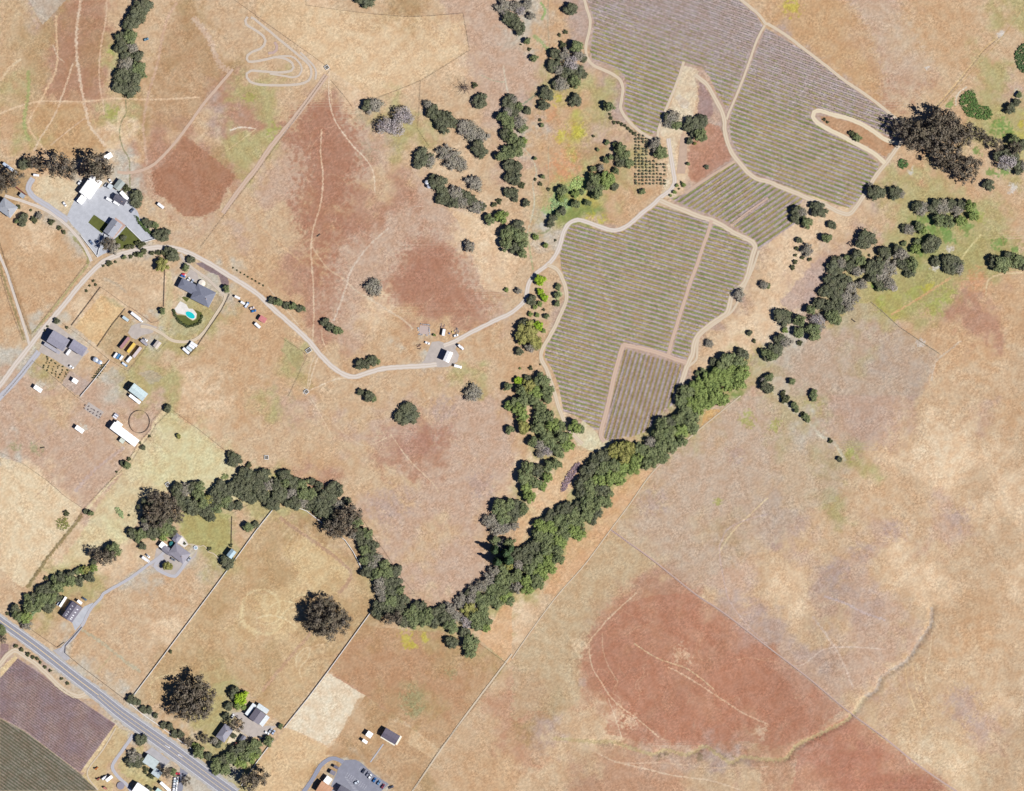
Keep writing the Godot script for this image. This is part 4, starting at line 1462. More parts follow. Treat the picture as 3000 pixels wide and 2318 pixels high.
const SOIL := [
	["poly",[[536,395.1],[566.9,415.7],[669.9,498.2],[687.1,515.3],[659.6,563.4],[645.9,579.9],[645.9,607.5],[618.4,624.7],[584.1,635],[536,633.3],[508.5,607.5],[481,580],[446.6,563.4],[441.5,536],[444.9,508.5],[487.9,474.1],[515.3,429.5]],[171,123,97],0.85,4],
	["poly",[[82.5,0],[123.7,73.9],[192.4,0]],[193,176,158],0.9,2],
	["poly",[[359,292],[343.6,329.8],[343.6,371],[326.4,408.8],[309.2,419.1],[316.1,432.9],[329.8,439.8],[350.4,395.1],[353.9,360.7],[365.9,329.8]],[218,190,155],0.8,4],
	["poly",[[295.5,865.2],[364.2,903],[329.8,951],[285.2,1014.6],[216.4,957.9],[274.9,889.2]],[221,184,135],0.75,4],
	["poly",[[295.5,865.2],[329.8,875.5],[364.2,903],[336.7,899.5]],[187,169,130],0.6,4],
	["poly",[[959.6,1971.6],[1069.5,2038.6],[1024.9,2109],[987.1,2160.6],[956.1,2184.6],[863.4,2140],[835.9,2133.1],[901.2,2047.2]],[229,210,183],0.95,2],
	["poly",[[956.1,2188.1],[863.4,2143.4],[832.5,2136.5],[750,2246.5],[750,2317.9],[880.6,2317.9],[921.8,2246.5],[969.9,2208.7]],[217,184,142],0.7,3],
	["poly",[[0,1338.7],[75.6,1362.7],[137.4,1407.4],[192.4,1458.9],[240.5,1489.8],[213,1544.8],[137.4,1634.1],[85.9,1709.7],[61.8,1723.4],[0,1668.5]],[226,202,167],0.8,3],
	["poly",[[481,1208.1],[446.6,1259.6],[377.9,1352.4],[302.3,1458.9],[226.8,1579.1],[137.4,1696],[158,1668.5],[268,1647.9],[377.9,1572.3],[429.5,1469.2],[515.3,1421.1],[601.2,1400.5],[663.1,1328.3],[584.1,1266.5],[508.5,1211.5]],[213,199,155],0.6,6],
	["poly",[[969.9,206.1],[1093.6,292],[1176,264.5],[1232.7,237.1],[1375.3,147.7],[1356.4,39.5],[1265.3,46.4],[1196.6,49.8],[1093.6,40.5],[897.7,15.5],[897.7,0],[750,0],[750,41.2]],[220,188,147],0.45,2],
	["poly",[[2046.3,237.1],[2063.4,247.4],[2084.1,292],[2090.9,329.8],[2080.6,350.4],[2042.8,336.7],[2046.3,292]],[161,131,126],0.8,3],
	["poly",[[1977.6,285.2],[1991.3,274.9],[2018.8,302.3],[2015.3,319.5],[1994.7,316.1]],[185,176,183],0.9,2],
	["poly",[[2063.4,357.3],[2084.1,364.2],[2111.5,371],[2125.3,422.6],[2145.9,463.8],[2036,536],[2015.3,515.3],[2018.8,429.5]],[180,129,106],0.7,4],
	["poly",[[1929.5,388.2],[1953.5,329.8],[1981,261.1],[2001.6,192.4],[2049.7,206.1],[2036,226.8],[2042.8,274.9],[2029.1,336.7],[1994.7,395.1],[1977.6,446.6],[1977.6,579.9],[1929.5,579.9],[1956.9,515.3],[1953.5,412.3]],[223,204,175],0.75,4],
	["poly",[[1678.7,1276.8],[1692.4,1249.3],[1713,1228.7],[1740.5,1263.1],[1764.5,1287.1],[1795.5,1295.7],[1781.7,1311.2],[1768,1324.9],[1747.4,1324.9],[1719.9,1316.3],[1692.4,1304.3]],[219,205,172],0.9,3],
	["poly",[[2397.7,338.4],[2442.4,343.6],[2490.5,357.3],[2542,374.5],[2579.8,398.5],[2624.5,422.6],[2597,460.4],[2566.1,443.2],[2524.9,422.6],[2490.5,402],[2442.4,381.4],[2411.5,360.7]],[191,147,110],0.85,3],
	["poly",[[2063.4,1204.7],[2097.8,1197.8],[2118.4,1204.7],[2049.7,1259.6]],[214,165,108],0.7,4],
	["poly",[[1795.5,1434.9],[1871,1379.9],[1912.3,1379.9],[1792,1548.2],[1713,1654.7],[1637.4,1739.9],[1585.9,1739.9],[1651.2,1641],[1664.9,1579.1],[1716.4,1579.1],[1764.5,1493.3]],[216,172,132],0.75,4],
	["poly",[[1664.9,1311.2],[1737.1,1328.3],[1719.9,1352.4],[1692.4,1400.5],[1651.2,1469.2],[1585.9,1507],[1537.8,1599.8],[1506.9,1572.3],[1510.3,1531],[1568.7,1462.3],[1637.4,1373]],[219,182,143],0.75,4],
	["poly",[[1500,1768.9],[1500,1933.8],[1485.2,1944.1],[1402.8,1875.4],[1413.1,1847.9],[1437.1,1830.8],[1471.5,1775.8]],[217,174,134],0.8,3],
	["poly",[[515.3,1503.6],[584.1,1496.7],[673.4,1507],[678.5,1589.5],[635.6,1634.1],[597.8,1603.2],[539.4,1589.5],[529.1,1565.4]],[183,173,118],0.7,5],
	["poly",[[829,1603.2],[901.2,1572.3],[990.5,1623.8],[1024.9,1675.3],[1018,1696],[990.5,1739.9],[911.5,1739.9],[914.9,1709.7],[880.6,1696],[866.8,1658.2],[829,1630.7]],[214,186,140],0.75,6],
	["poly",[[750,1738],[829,1751.7],[846.2,1796.4],[811.8,1827.3],[750,1817]],[216,189,137],0.5,8],
	["poly",[[652.8,1841.1],[683.7,1827.3],[724.9,1744.9],[750,1738],[750,1868.6],[704.3,1892.6]],[209,176,130],0.5,8],
	["poly",[[1313.4,607.5],[1340.9,648.7],[1378.7,686.5],[1375.3,738],[1402.8,786.1],[1409.6,844.5],[1468,858.3],[1500,854.9],[1500,758.7],[1464.6,734.6],[1454.3,669.3],[1423.4,662.5],[1385.6,638.4]],[224,192,157],0.75,4],
	["poly",[[823.9,1026.6],[835.9,988.8],[887.4,1036.9],[887.4,1061],[870.2,1088.5]],[173,163,117],0.7,3],
	["poly",[[2280.9,889.2],[2380.6,772.4],[2428.7,744.9],[2414.9,799.9],[2394.3,854.9],[2373.7,889.2],[2318.7,913.3]],[187,160,148],0.7,6],
	["poly",[[2552.3,885.8],[2593.6,920.1],[2634.8,957.9],[2751.6,1036.9],[2724.1,1095.3],[2696.6,1159.9],[2456.1,1159.9],[2284.4,1159.9],[2250,1095.3],[2277.5,1040.4],[2414.9,978.5],[2469.9,923.6],[2511.1,889.2]],[187,166,145],0.6,6],
	["poly",[[2270.6,1105.7],[2291.2,1102.2],[2308.4,1129.7],[2311.8,1159.9],[2270.6,1159.9],[2260.3,1129.7]],[203,186,166],0.7,5],
	["poly",[[51.5,1930.4],[336.7,2122.8],[233.6,2263.7],[72.1,2140],[0,2102.2],[0,1988.8]],[163,137,135],0.95,1.5],
	["poly",[[0,2105.6],[72.1,2143.4],[233.6,2267.1],[288.6,2317.9],[0,2317.9]],[156,143,121],0.9,1.5],
	["poly",[[0,1885.7],[24,1889.2],[20.6,1916.7],[0,1940.7]],[157,129,125],0.95,1.5],
	["poly",[[0,1957.9],[44.7,1920.1],[51.5,1930.4],[0,1992.2]],[224,196,152],0.9,2],
	["poly",[[336.7,2122.8],[347,2129.7],[240.5,2274],[285.2,2317.9],[295.5,2317.9],[254.2,2267.1],[233.6,2263.7]],[222,196,155],0.9,2],
	["poly",[[302.3,1095.3],[329.8,1074.7],[364.2,1109.1],[336.7,1133.1]],[188,174,154],0.7,4],
	["poly",[[405.4,1091.9],[443.2,1085],[481,1105.7],[443.2,1129.7]],[182,168,152],0.6,6],
	["poly",[[134.9,1033.8],[208.2,1087],[180.7,1123.6],[122.1,1077.8],[100.1,1057.7],[116.6,1032]],[202,172,131],0.7,3],
	["poly",[[202.7,1085],[268,1122.8],[240.5,1159.9],[219.9,1157.2],[178.7,1126.3]],[189,166,154],0.8,3],
	["poly",[[572.2,771.1],[601.5,767.5],[636.3,784],[661.9,807.8],[669.2,827.9],[665.6,844.4],[656.4,848.1],[647.3,827.9],[639.9,807.8],[616.1,798.6],[588.6,784]],[140,120,122],0.95,1.5],
	["poly",[[617.9,882.9],[630.8,860.9],[652.7,871.9],[650.9,893.8],[632.6,917.7],[610.6,903]],[173,150,120],0.7,3],
	["poly",[[486.1,798.6],[498.9,794.9],[504.4,831.6],[506.2,879.2],[502.6,923.2],[495.2,941.5],[480.6,956.1],[460.4,956.1],[469.6,915.8],[482.4,901.2]],[203,187,145],0.6,4],
	["poly",[[508.5,916.7],[536,951],[597.8,927],[597.8,957.9],[549.7,988.8],[511.9,971.7],[494.7,937.3]],[184,173,134],0.7,4],
	["poly",[[336.5,2130],[377,2145.6],[364.5,2184.5],[339.6,2217.2],[314.7,2239],[308.5,2262.3],[333.4,2301.2],[327.2,2318.1],[255.6,2318.1],[249.3,2285.7],[240,2277.9],[261.8,2239],[302.3,2192.3]],[202,177,132],0.7,3],
	["poly",[[389.5,2192.3],[419,2184.5],[426.8,2239],[465.7,2282.6],[440.8,2301.2],[408.1,2298.1],[380.1,2282.6],[349,2260.8],[345.9,2239]],[193,179,128],0.7,4],
	["poly",[[1048.9,2047.2],[1069.5,2043.8],[1127.9,2085],[1138.2,2109],[1200.1,2133.1],[1279.1,2194.9],[1213.8,2317.9],[1155.4,2317.9],[1059.2,2229.3],[997.4,2219],[949.3,2212.1],[990.5,2160.6]],[187,150,113],0.6,3],
	["poly",[[1206.9,2136.5],[1292.8,2191.5],[1268.8,2225.9],[1193.2,2177.8]],[216,184,147],0.7,2],
	["poly",[[2250,1899.5],[2469.9,2078.1],[2363.4,2157.1],[2250,2198.4],[2250,2184.6],[2152.8,2167.5],[2049.7,2184.6],[1912.3,2181.2],[1774.9,2150.3],[1785.2,2064.4],[1740.5,1978.5],[1726.8,1902.9],[1761.1,1827.3],[1843.6,1765.5],[1912.3,1744.9],[2029.1,1738],[2118.4,1799.8]],[180,122,99],0.45,5],
	["poly",[[2487.1,2095.3],[2593.6,2170.9],[2696.6,2249.9],[2786,2317.9],[2456.1,2317.9],[2318.7,2317.9],[2339.3,2194.9],[2387.4,2160.6]],[178,118,98],0.5,5],
	["poly",[[800,1495],[385,2047],[430,2075],[600,2010],[690,1990],[830,2130],[1114,1755],[1105,1690],[1060,1670],[900,1560]],[194,164,123],0.6,4],
	["poly",[[835.9,1603.2],[901.2,1568.8],[990.5,1623.8],[1024.9,1675.3],[1018,1702.8],[969.9,1675.3],[911.5,1739.9],[853.1,1758.6],[897.7,1793],[863.4,1851.4],[818.7,1882.3],[770.6,1841.1],[756.9,1772.4],[791.2,1738],[870.2,1696],[863.4,1654.7]],[220,192,148],0.55,14],
	["poly",[[818.7,1882.3],[863.4,1851.4],[911.5,1902.9],[887.4,1999.1],[863.4,2033.5],[835.9,1957.9]],[208,178,137],0.45,14],
	["poly",[[0,0],[82.5,0],[144.3,144.3],[164.9,219.9],[103.1,309.2],[82.5,364.2],[41.2,343.6],[0,329.8]],[196,168,131],0.45,14],
	["poly",[[164.9,51.5],[226.8,0],[309.2,0],[288.6,171.8],[295.5,274.9],[240.5,295.5],[164.9,295.5],[151.2,219.9]],[173,131,104],0.55,8],
	["poly",[[456.9,171.8],[515.3,27.5],[563.4,51.5],[652.8,199.3],[597.8,302.3],[536,388.2],[446.6,377.9],[439.8,274.9]],[179,142,107],0.5,10],
	["poly",[[96.2,309.2],[164.9,302.3],[240.5,302.3],[261.1,371],[309.2,432.9],[281.7,470.7],[164.9,470.7],[89.3,377.9]],[191,154,110],0.5,8],
	["line",[[714.6,1758.6],[707.7,1793],[714.6,1827.3],[742.1,1851.4],[750,1856.5]],[228,205,161],0.7,15],
	["line",[[714.6,1758.6],[731.8,1738],[770.6,1727.7],[805,1744.9],[818.7,1775.8],[808.4,1806.7]],[226,203,159],0.6,8],
	["line",[[750,1854.8],[791.2,1858.2],[822.1,1834.2],[835.9,1806.7]],[226,203,159],0.6,11],
	["line",[[750,1823.9],[780.9,1830.8],[811.8,1820.5],[839.3,1789.5],[863.4,1779.2],[887.4,1789.5]],[228,205,163],0.6,5],
	["line",[[818.7,1582.6],[839.3,1558.5],[853.1,1537.9]],[222,194,155],0.5,6],
	["line",[[832.5,1606.6],[863.4,1565.4],[873.7,1575.7],[846.2,1616.9],[863.4,1616.9],[880.6,1582.6]],[222,194,155],0.5,6],
	["line",[[866.8,1957.9],[894.3,1909.8],[942.4,1889.2],[973.3,1896]],[218,190,155],0.6,4],
	["line",[[853.1,1758.6],[880.6,1744.9],[914.9,1744.9]],[222,199,155],0.6,4],
	["poly",[[109.9,517.9],[152,510.6],[228.9,539.9],[227.1,576.5],[197.8,631.5],[150.2,605.8],[102.6,574.7],[93.4,549]],[219,196,162],0.8,4],
	["line",[[429.5,487.9],[436.3,536],[446.6,579.9],[481,593.7],[508.5,631.5],[536,648.7],[584.1,655.6],[628.7,641.8]],[204,174,148],0.7,24],
	["line",[[456.9,700.2],[515.3,693.4],[584.1,683.1],[635.6,631.5]],[202,172,146],0.5,40],
	["line",[[487.9,1197.8],[450.1,1242.5],[446.6,1263.1],[408.8,1304.3],[367.6,1366.1],[316.1,1421.1],[247.4,1500.1]],[227,205,165],0.85,9],
	["line",[[240.5,1507],[213,1544.8],[137.4,1637.6],[79,1723.4]],[137,121,82],0.8,11],
	["line",[[395.1,1321.5],[343.6,1383.3],[295.5,1445.2]],[146,120,94],0.6,2.2],
	["poly",[[849.6,350.4],[911.5,305.8],[963,295.5],[1011.1,343.6],[1059.2,439.8],[1045.5,487.9],[1021.4,549.7],[1011.1,593.7],[1004.2,655.6],[969.9,703.7],[942.4,744.9],[963,793],[928.7,841.1],[914.9,751.8],[887.4,665.9],[863.4,600.6],[880.6,549.7],[887.4,474.1],[859.9,412.3]],[170,119,96],0.62,40],
	["poly",[[1193.2,724.3],[1282.5,714],[1340.9,744.9],[1354.7,817.1],[1402.8,872],[1464.6,878.9],[1385.6,923.6],[1265.3,909.8],[1162.3,889.2],[1127.9,841.1],[1172.6,799.9]],[174,123,100],0.55,45],
	["poly",[[942.4,744.9],[969.9,724.3],[997.4,799.9],[990.5,889.2],[963,940.7],[928.7,930.4],[942.4,841.1]],[176,127,103],0.45,30],
	["poly",[[1110.7,1263.1],[1248.2,1245.9],[1313.4,1273.4],[1265.3,1324.9],[1179.5,1331.8]],[175,129,115],0.4,50],
	["poly",[[1713,1654.7],[1792,1555.1],[1847,1596.3],[1922.6,1654.7],[1843.6,1696],[1809.2,1739.9],[1761.1,1789.5],[1726.8,1858.2],[1692.4,1957.9],[1706.1,2040.3],[1637.4,2098.7],[1568.7,2081.6],[1500,2115.9],[1500,1930.4],[1637.4,1738]],[194,170,136],0.6,8],
	["poly",[[1795.5,1551.7],[1919.1,1379.9],[2015.3,1287.1],[2152.8,1166.9],[2250,1160],[2353.1,1160],[2401.2,1280.2],[2490.5,1366.1],[2442.4,1469.2],[2353.1,1503.6],[2250,1606.6],[2101.2,1675.3],[2029.1,1730.3],[1912.3,1641]],[193,172,149],0.5,12],
	["poly",[[2387.4,1160],[2627.9,1160],[2614.2,1228.7],[2559.2,1318],[2463,1304.3],[2401.2,1263.1]],[187,160,144],0.5,30],
	["poly",[[2511.1,2091.9],[2593.6,2047.2],[2655.4,1957.9],[2727.6,1851.4],[2751.6,1909.8],[2731,2047.2],[2703.5,2150.3],[2627.9,2164]],[198,166,131],0.5,25],
	["poly",[[2634.8,2174.3],[2731,2143.4],[2851.2,2184.6],[2902.8,2317.9],[2813.4,2317.9],[2696.6,2239.6]],[218,192,157],0.5,25],
	["poly",[[2250,51.5],[2270.6,0],[2490.5,0],[2552.3,89.3],[2593.6,219.9],[2579.8,295.5],[2456.1,206.1],[2353.1,130.6]],[199,160,118],0.5,14],
	["poly",[[2490.5,0],[2610.7,6.9],[2679.5,103.1],[2731,192.4],[2696.6,274.9],[2627.9,309.2],[2586.7,302.3],[2597,192.4],[2545.5,68.7]],[202,176,151],0.6,25],
	["poly",[[2552.3,882.3],[2645.1,799.9],[2765.3,772.4],[2834.1,683.1],[3000,693.4],[3000,786.1],[2902.8,799.9],[2816.9,820.5],[2679.5,923.6],[2597,923.6]],[169,160,104],0.55,25],
	["poly",[[1176,2006],[1231,1999.1],[1248.2,2061],[1224.1,2109],[1182.9,2081.6]],[148,144,100],0.6,14],
	["poly",[[518.8,1507],[584.1,1498.4],[669.9,1510.4],[676.8,1589.5],[639,1630.7],[597.8,1603.2],[539.4,1589.5]],[173,162,104],0.6,5],
	["poly",[[963,1966.5],[1069.5,2035.2],[1138.2,2081.6],[1206.9,2133.1],[1286,2194.9],[1385.6,2067.8],[1485.2,1944.1],[1402.8,1885.7],[1265.3,1851.4],[1114.2,1841.1],[1059.2,1827.3]],[185,146,109],0.6,4],
	["poly",[[363.9,905.6],[321.8,960.6],[285.1,1015.5],[373,1087],[428,1015.5],[380.4,975.2],[391.4,949.6]],[184,158,119],0.6,3],
	["line",[[-3.4,772.4],[20.6,848],[44.7,916.7],[70.4,997.4]],[147,133,93],0.75,8],
	["line",[[0,724.3],[20.6,775.8],[51.5,865.2],[80.7,954.5],[90,978.5]],[173,138,103],0.75,9],
	["line",[[257,777.5],[219.9,822.2],[171.8,884.1],[97.9,975.1]],[174,166,117],0.75,7],
	["line",[[213,693.4],[240.5,724.3],[257.7,751.8],[256,775.8]],[148,144,90],0.7,9],
	["line",[[237.1,0],[228.5,51.5],[223.3,113.4],[225,164.9],[231.9,219.9],[240.5,268],[250.8,319.5],[261.1,364.2],[285.2,398.5],[309.2,429.5]],[227,202,177],0.8,9.375],
	["line",[[213,185.5],[195.8,240.5],[178.7,288.6],[161.5,333.3],[137.4,374.5],[113.4,412.3],[99.6,443.2]],[224,196,168],0.8,6.25],
	["line",[[164.9,44.7],[164.9,113.4],[168.3,164.9],[161.5,213],[137.4,257.7],[120.2,292],[99.6,323],[85.9,350.4],[84.2,374.5],[103.1,405.4],[130.6,439.8],[151.2,463.8],[192.4,477.6],[240.5,477.6],[292,463.8]],[225,190,153],0.8,6.875],
	["line",[[312.6,0],[309.2,61.8],[298.9,113.4],[292,164.9],[290.3,213],[293.7,261.1],[302.3,302.3],[304.1,336.7]],[218,184,156],0.8,5.625],
	["line",[[0,333.3],[51.5,312.6],[109.9,298.2],[178.7,297.2],[240.5,298.2],[302.3,292],[343.6,288.6],[446.6,292],[584.1,285.2]],[228,196,163],0.8,5.625],
	["line",[[518.8,6.9],[494.7,44.7],[477.6,96.2],[465.5,164.9],[453.5,213],[436.3,268],[424.3,326.4],[419.1,377.9],[426,432.9],[429.5,484.4]],[206,171,146],0.8,8.75],
	["line",[[247.4,347],[192.4,388.2],[147.7,426]],[218,188,160],0.8,4.375],
	["line",[[154.6,130.6],[168.3,164.9],[189,182.1]],[212,186,160],0.8,4.375],
	["line",[[0,237.1],[30.9,195.8],[61.8,171.8]],[224,196,162],0.8,7.5],
	["line",[[673.4,381.4],[707.7,372.8],[750,377.9]],[239,222,204],0.8,5],
	["line",[[563.4,51.5],[604.7,99.6],[635.6,171.8],[652.8,199.3],[673.4,206.1]],[209,182,161],0.8,17.5],
	["line",[[663.1,443.2],[750,377.9]],[216,192,151],0.8,3.125],
	["line",[[964.7,206.1],[963,274.9],[969.9,319.5],[983.6,357.3],[1004.2,388.2],[1035.2,429.5],[1069.5,463.8],[1093.6,505],[1098.7,563.4]],[233,210,185],0.8,4.5],
	["line",[[969.9,206.1],[968.2,261.1],[973.3,309.2]],[224,196,161],0.8,3.75],
	["line",[[942.4,377.9],[939,446.6],[945.8,515.3],[942.4,579.9],[932.1,624.7],[918.3,669.3],[911.5,724.3],[913.2,772.4],[918.3,841.1],[918.3,889.2],[920.1,923.6],[914.9,1002.6]],[226,196,166],0.8,5.25],
	["line",[[1138.2,669.3],[1093.6,707.1],[1052.3,755.2],[1024.9,799.9],[1018,827.4],[997.4,889.2],[976.8,940.7]],[217,196,177],0.8,5.625],
	["line",[[1018,827.4],[1042,851.4],[1093.6,882.3],[1179.5,937.3],[1210.4,964.8]],[217,194,169],0.8,6.25],
	["line",[[911.5,717.4],[956.1,782.7],[1007.7,817.1]],[216,182,151],0.8,4.5],
	["line",[[942.4,968.2],[945.8,999.1],[966.4,1040.4]],[224,196,166],0.8,4.25],
	["line",[[784.4,841.1],[853.1,927],[901.2,985.4]],[222,196,166],0.8,3.75],
	["line",[[932.1,1043.8],[914.9,1095.3],[904.6,1136.6]],[229,204,176],0.8,4.25],
	["line",[[921.8,1043.8],[906.3,1088.5],[901.2,1136.6]],[225,200,172],0.8,4],
	["line",[[901.2,1146.9],[983.6,1112.5],[1038.6,1105.7]],[229,204,176],0.8,4],
	["line",[[901.2,1146.9],[969.9,1116],[1011.1,1098.8]],[225,200,172],0.8,3.5],
	["line",[[897.7,1166.9],[956.1,1221.8],[1059.2,1304.3],[1145.1,1276.8]],[218,190,160],0.8,3],
	["line",[[908,1160],[942.4,1221.8],[969.9,1273.4]],[224,196,166],0.8,3.25],
	["line",[[1145.1,1273.4],[1196.6,1345.5],[1265.3,1414.2],[1286,1445.2]],[220,192,162],0.8,3.5],
	["line",[[1265.3,1160],[1224.1,1190.9],[1231,1180.6]],[216,186,156],0.8,3.25],
	["line",[[750,655.6],[887.4,772.4]],[207,170,135],0.8,6.25],
	["line",[[3000,799.9],[2937.1,803.3],[2895.9,820.5],[2889,865.2]],[224,198,161],0.8,5],
	["line",[[2786,813.6],[2696.6,872],[2610.7,923.6]],[214,167,124],0.8,6.875],
	["line",[[2875.3,686.5],[2834.1,734.6],[2813.4,765.5]],[217,201,148],0.8,6.25],
	["line",[[2816.9,999.1],[2758.5,1043.8],[2737.9,1067.9],[2729.3,1116]],[207,186,165],0.8,6.25],
	["line",[[2250,1458.9],[2169.9,1534.5],[2128.7,1582.6],[2104.7,1623.8]],[224,200,161],0.8,4.25],
	["line",[[2250,1507],[2187.1,1524.2],[2135.6,1548.2],[2115,1582.6],[2108.1,1623.8],[2128.7,1739.9],[2135.6,1758.6],[2163.1,1799.8],[2207.7,1851.4],[2250,1889.2]],[201,176,166],0.8,4.25],
	["line",[[1864.2,1738],[1788.6,1806.7],[1750.8,1851.4],[1726.8,1882.3],[1733.6,1951],[1761.1,1999.1],[1798.9,2054.1],[1877.9,2115.9],[1929.5,2160.6]],[224,192,160],0.8,4.5],
	["line",[[1764.5,1854.8],[1766.3,1902.9],[1781.7,1951],[1809.2,1995.7]],[207,167,137],0.8,3.75],
	["line",[[1956.9,1954.4],[2015.3,1985.4],[2111.5,2047.2],[2180.3,2091.9],[2250,2122.8]],[219,182,151],0.8,5],
	["line",[[1857.3,1885.7],[1929.5,1930.4],[2015.3,1961.3],[2090.9,2019.7]],[216,186,147],0.8,4.25],
	["line",[[1798.9,2232.7],[1877.9,2249.9],[1981,2274],[2084.1,2287.7],[2169.9,2315.2]],[224,196,168],0.8,5],
	["line",[[1713,2184.6],[1809.2,2232.7],[1946.6,2236.2],[2084.1,2249.9],[2250,2246.5]],[216,184,156],0.8,4],
	["line",[[1781.7,2047.2],[1809.2,2122.8],[1823,2167.5]],[224,196,166],0.8,3.75],
	["line",[[2652,1944.1],[2655.4,1999.1],[2676,2067.8],[2703.5,2150.3]],[224,192,151],0.8,3.75],
	["line",[[2672.6,1944.1],[2682.9,2012.9],[2706.9,2081.6],[2737.9,2133.1]],[222,190,149],0.8,3.25],
	["line",[[2686.3,1944.1],[2696.6,2006],[2717.2,2067.8]],[220,188,149],0.8,3],
	["line",[[2731,1851.4],[2724.1,1909.8],[2713.8,1957.9],[2710.4,1999.1]],[224,196,162],0.8,3.25],
	["line",[[2318.7,1951],[2353.1,1947.6],[2414.9,1902.9],[2490.5,1896],[2593.6,1902.9]],[217,192,175],0.8,4.25],
	["line",[[2414.9,1748.3],[2469.9,1765.5],[2531.7,1796.4],[2593.6,1817]],[199,178,173],0.8,7.5],
	["line",[[2380.6,1806.7],[2442.4,1892.6],[2473.3,1951],[2497.4,2012.9]],[217,192,173],0.8,7.5],
	["line",[[233.6,1197.8],[161.5,1259.6],[85.9,1311.2]],[202,170,140],0.8,3.75],
	["line",[[274.9,1290.6],[192.4,1373],[103.1,1455.5]],[204,174,146],0.8,3.75],
	["line",[[364.2,1311.2],[274.9,1379.9],[219.9,1441.7]],[199,176,166],0.8,11.25],
	["line",[[446.6,2040.3],[439.8,2012.9],[453.5,1992.2],[487.9,1978.5],[525.7,1981.9]],[216,191,147],0.8,3.25],
	["line",[[791.2,1779.2],[818.7,1762],[853.1,1765.5],[887.4,1782.7],[894.3,1806.7]],[228,205,161],0.8,3.75],
	["line",[[750,1813.6],[791.2,1803.3],[832.5,1813.6],[863.4,1834.2]],[229,207,167],0.8,6.25],
	["line",[[870.2,1957.9],[866.8,1930.4],[887.4,1902.9],[908,1899.5],[901.2,1930.4],[877.1,1961.3],[887.4,1999.1]],[224,198,161],0.8,5],
	["line",[[911.5,1854.8],[863.4,1909.8],[801.5,1985.4],[767.2,2026.6]],[192,156,128],0.8,11.25],
	["line",[[818.7,1517.3],[887.4,1565.4],[956.1,1613.5],[1004.2,1651.3],[1028.3,1678.8],[1018,1709.7],[990.5,1739.9]],[184,149,124],0.8,11.25],
	["line",[[237.1,1844.5],[295.5,1882.3],[347,1923.5],[412.3,1971.6]],[190,181,155],0.8,10],
	["line",[[323,1923.5],[281.7,1975.1]],[197,175,137],0.8,6.25],
	["line",[[367.6,292],[369.3,329.8],[353.9,360.7],[350.4,395.1],[360.7,436.3],[377.9,467.2],[379.6,515.3],[381.4,579.9]],[146,141,106],0.8,3.75],
	["line",[[82.5,206.1],[82.5,274.9],[70.4,360.7],[85.9,412.3]],[164,168,108],0.8,11.25],
	["line",[[1582.5,6.9],[1597.9,30.9],[1585.9,58.4]],[146,172,107],0.8,8.75],
	["line",[[1561.8,103.1],[1585.9,123.7],[1609.9,151.2]],[161,175,121],0.8,12.5],
	["line",[[1606.5,0],[1604.8,68.7],[1609.9,137.4]],[173,156,129],0.8,3.75],
	["line",[[1534.4,432.9],[1561.8,470.7],[1572.1,508.5],[1561.8,536],[1565.3,579.9],[1561.8,621.2],[1544.7,683.1]],[200,191,167],0.8,5],
	["line",[[1606.5,429.5],[1606.5,579.9]],[179,160,130],0.8,3.75],
	["line",[[1530.9,305.8],[1551.5,292],[1575.6,271.4]],[136,144,118],0.8,5],
	["line",[[2552.3,885.8],[2593.6,920.1],[2634.8,957.9],[2751.6,1036.9]],[171,156,133],0.8,3.125],
	["line",[[1213.8,604],[1299.7,614.4],[1340.9,648.7]],[203,176,155],0.8,2.5],
	["line",[[2277.5,1163.4],[2301.5,1180.6],[2325.6,1204.7],[2349.6,1221.8],[2373.7,1242.5],[2401.2,1273.4],[2442.4,1297.4],[2459.6,1321.5],[2476.8,1352.4]],[206,194,172],0.8,11.25],
	["line",[[2731,1779.2],[2725.8,1834.2],[2686.3,1889.2],[2655.4,1937.3],[2614.2,1961.3],[2579.8,1985.4],[2566.1,2023.2],[2531.7,2040.3]],[193,174,158],0.8,11.25],
	["line",[[2504.2,2085],[2469.9,2115.9],[2380.6,2160.6],[2332.5,2184.6],[2301.5,2222.4],[2250,2225.9],[2169.9,2219],[2142.5,2236.2],[2097.8,2208.7],[2063.4,2188.1],[2015.3,2212.1],[1946.6,2198.4],[1912.3,2212.1],[1864.2,2198.4],[1826.4,2184.6],[1792,2174.3],[1740.5,2174.3],[1620.2,2164]],[192,171,129],0.8,12.5],
	["line",[[2535.2,2040.3],[2514.5,2067.8],[2504.2,2085]],[216,192,157],0.8,17.5],
	["line",[[2724.1,329.8],[2799.7,247.4],[2882.2,144.3],[2923.4,109.9]],[221,188,140],0.8,5],
	["line",[[2744.7,323],[2834.1,223.3],[2930.3,116.8],[3000,20.6]],[187,156,112],0.8,3.125],
	["line",[[2834.1,254.2],[2806.6,274.9],[2799.7,309.2]],[218,206,188],0.8,5],
	["line",[[1409.6,219.9],[1447.4,237.1],[1478.4,240.5]],[174,169,139],0.8,3.125],
	["line",[[1474.9,192.4],[1480.1,233.6],[1488.7,274.9]],[211,196,173],0.8,5],
	["line",[[302.3,817.1],[343.6,834.2],[371,858.3]],[195,174,149],0.8,10],
	["line",[[384.8,903],[443.2,944.2]],[182,146,120],0.8,3.75],
	["line",[[1544.7,683.1],[1558.4,772.4],[1561.8,793]],[174,174,130],0.8,5],
	["line",[[1548.1,683.1],[1592.8,683.1],[1613.4,669.3]],[155,155,119],0.8,5],
	["blob",[[1647.7,395.1,24]],[196,185,76],0.65,0],
	["blob",[[1695.8,381.4,24]],[196,185,76],0.65,0],
	["blob",[[1637.4,292,20.6]],[196,185,76],0.65,0],
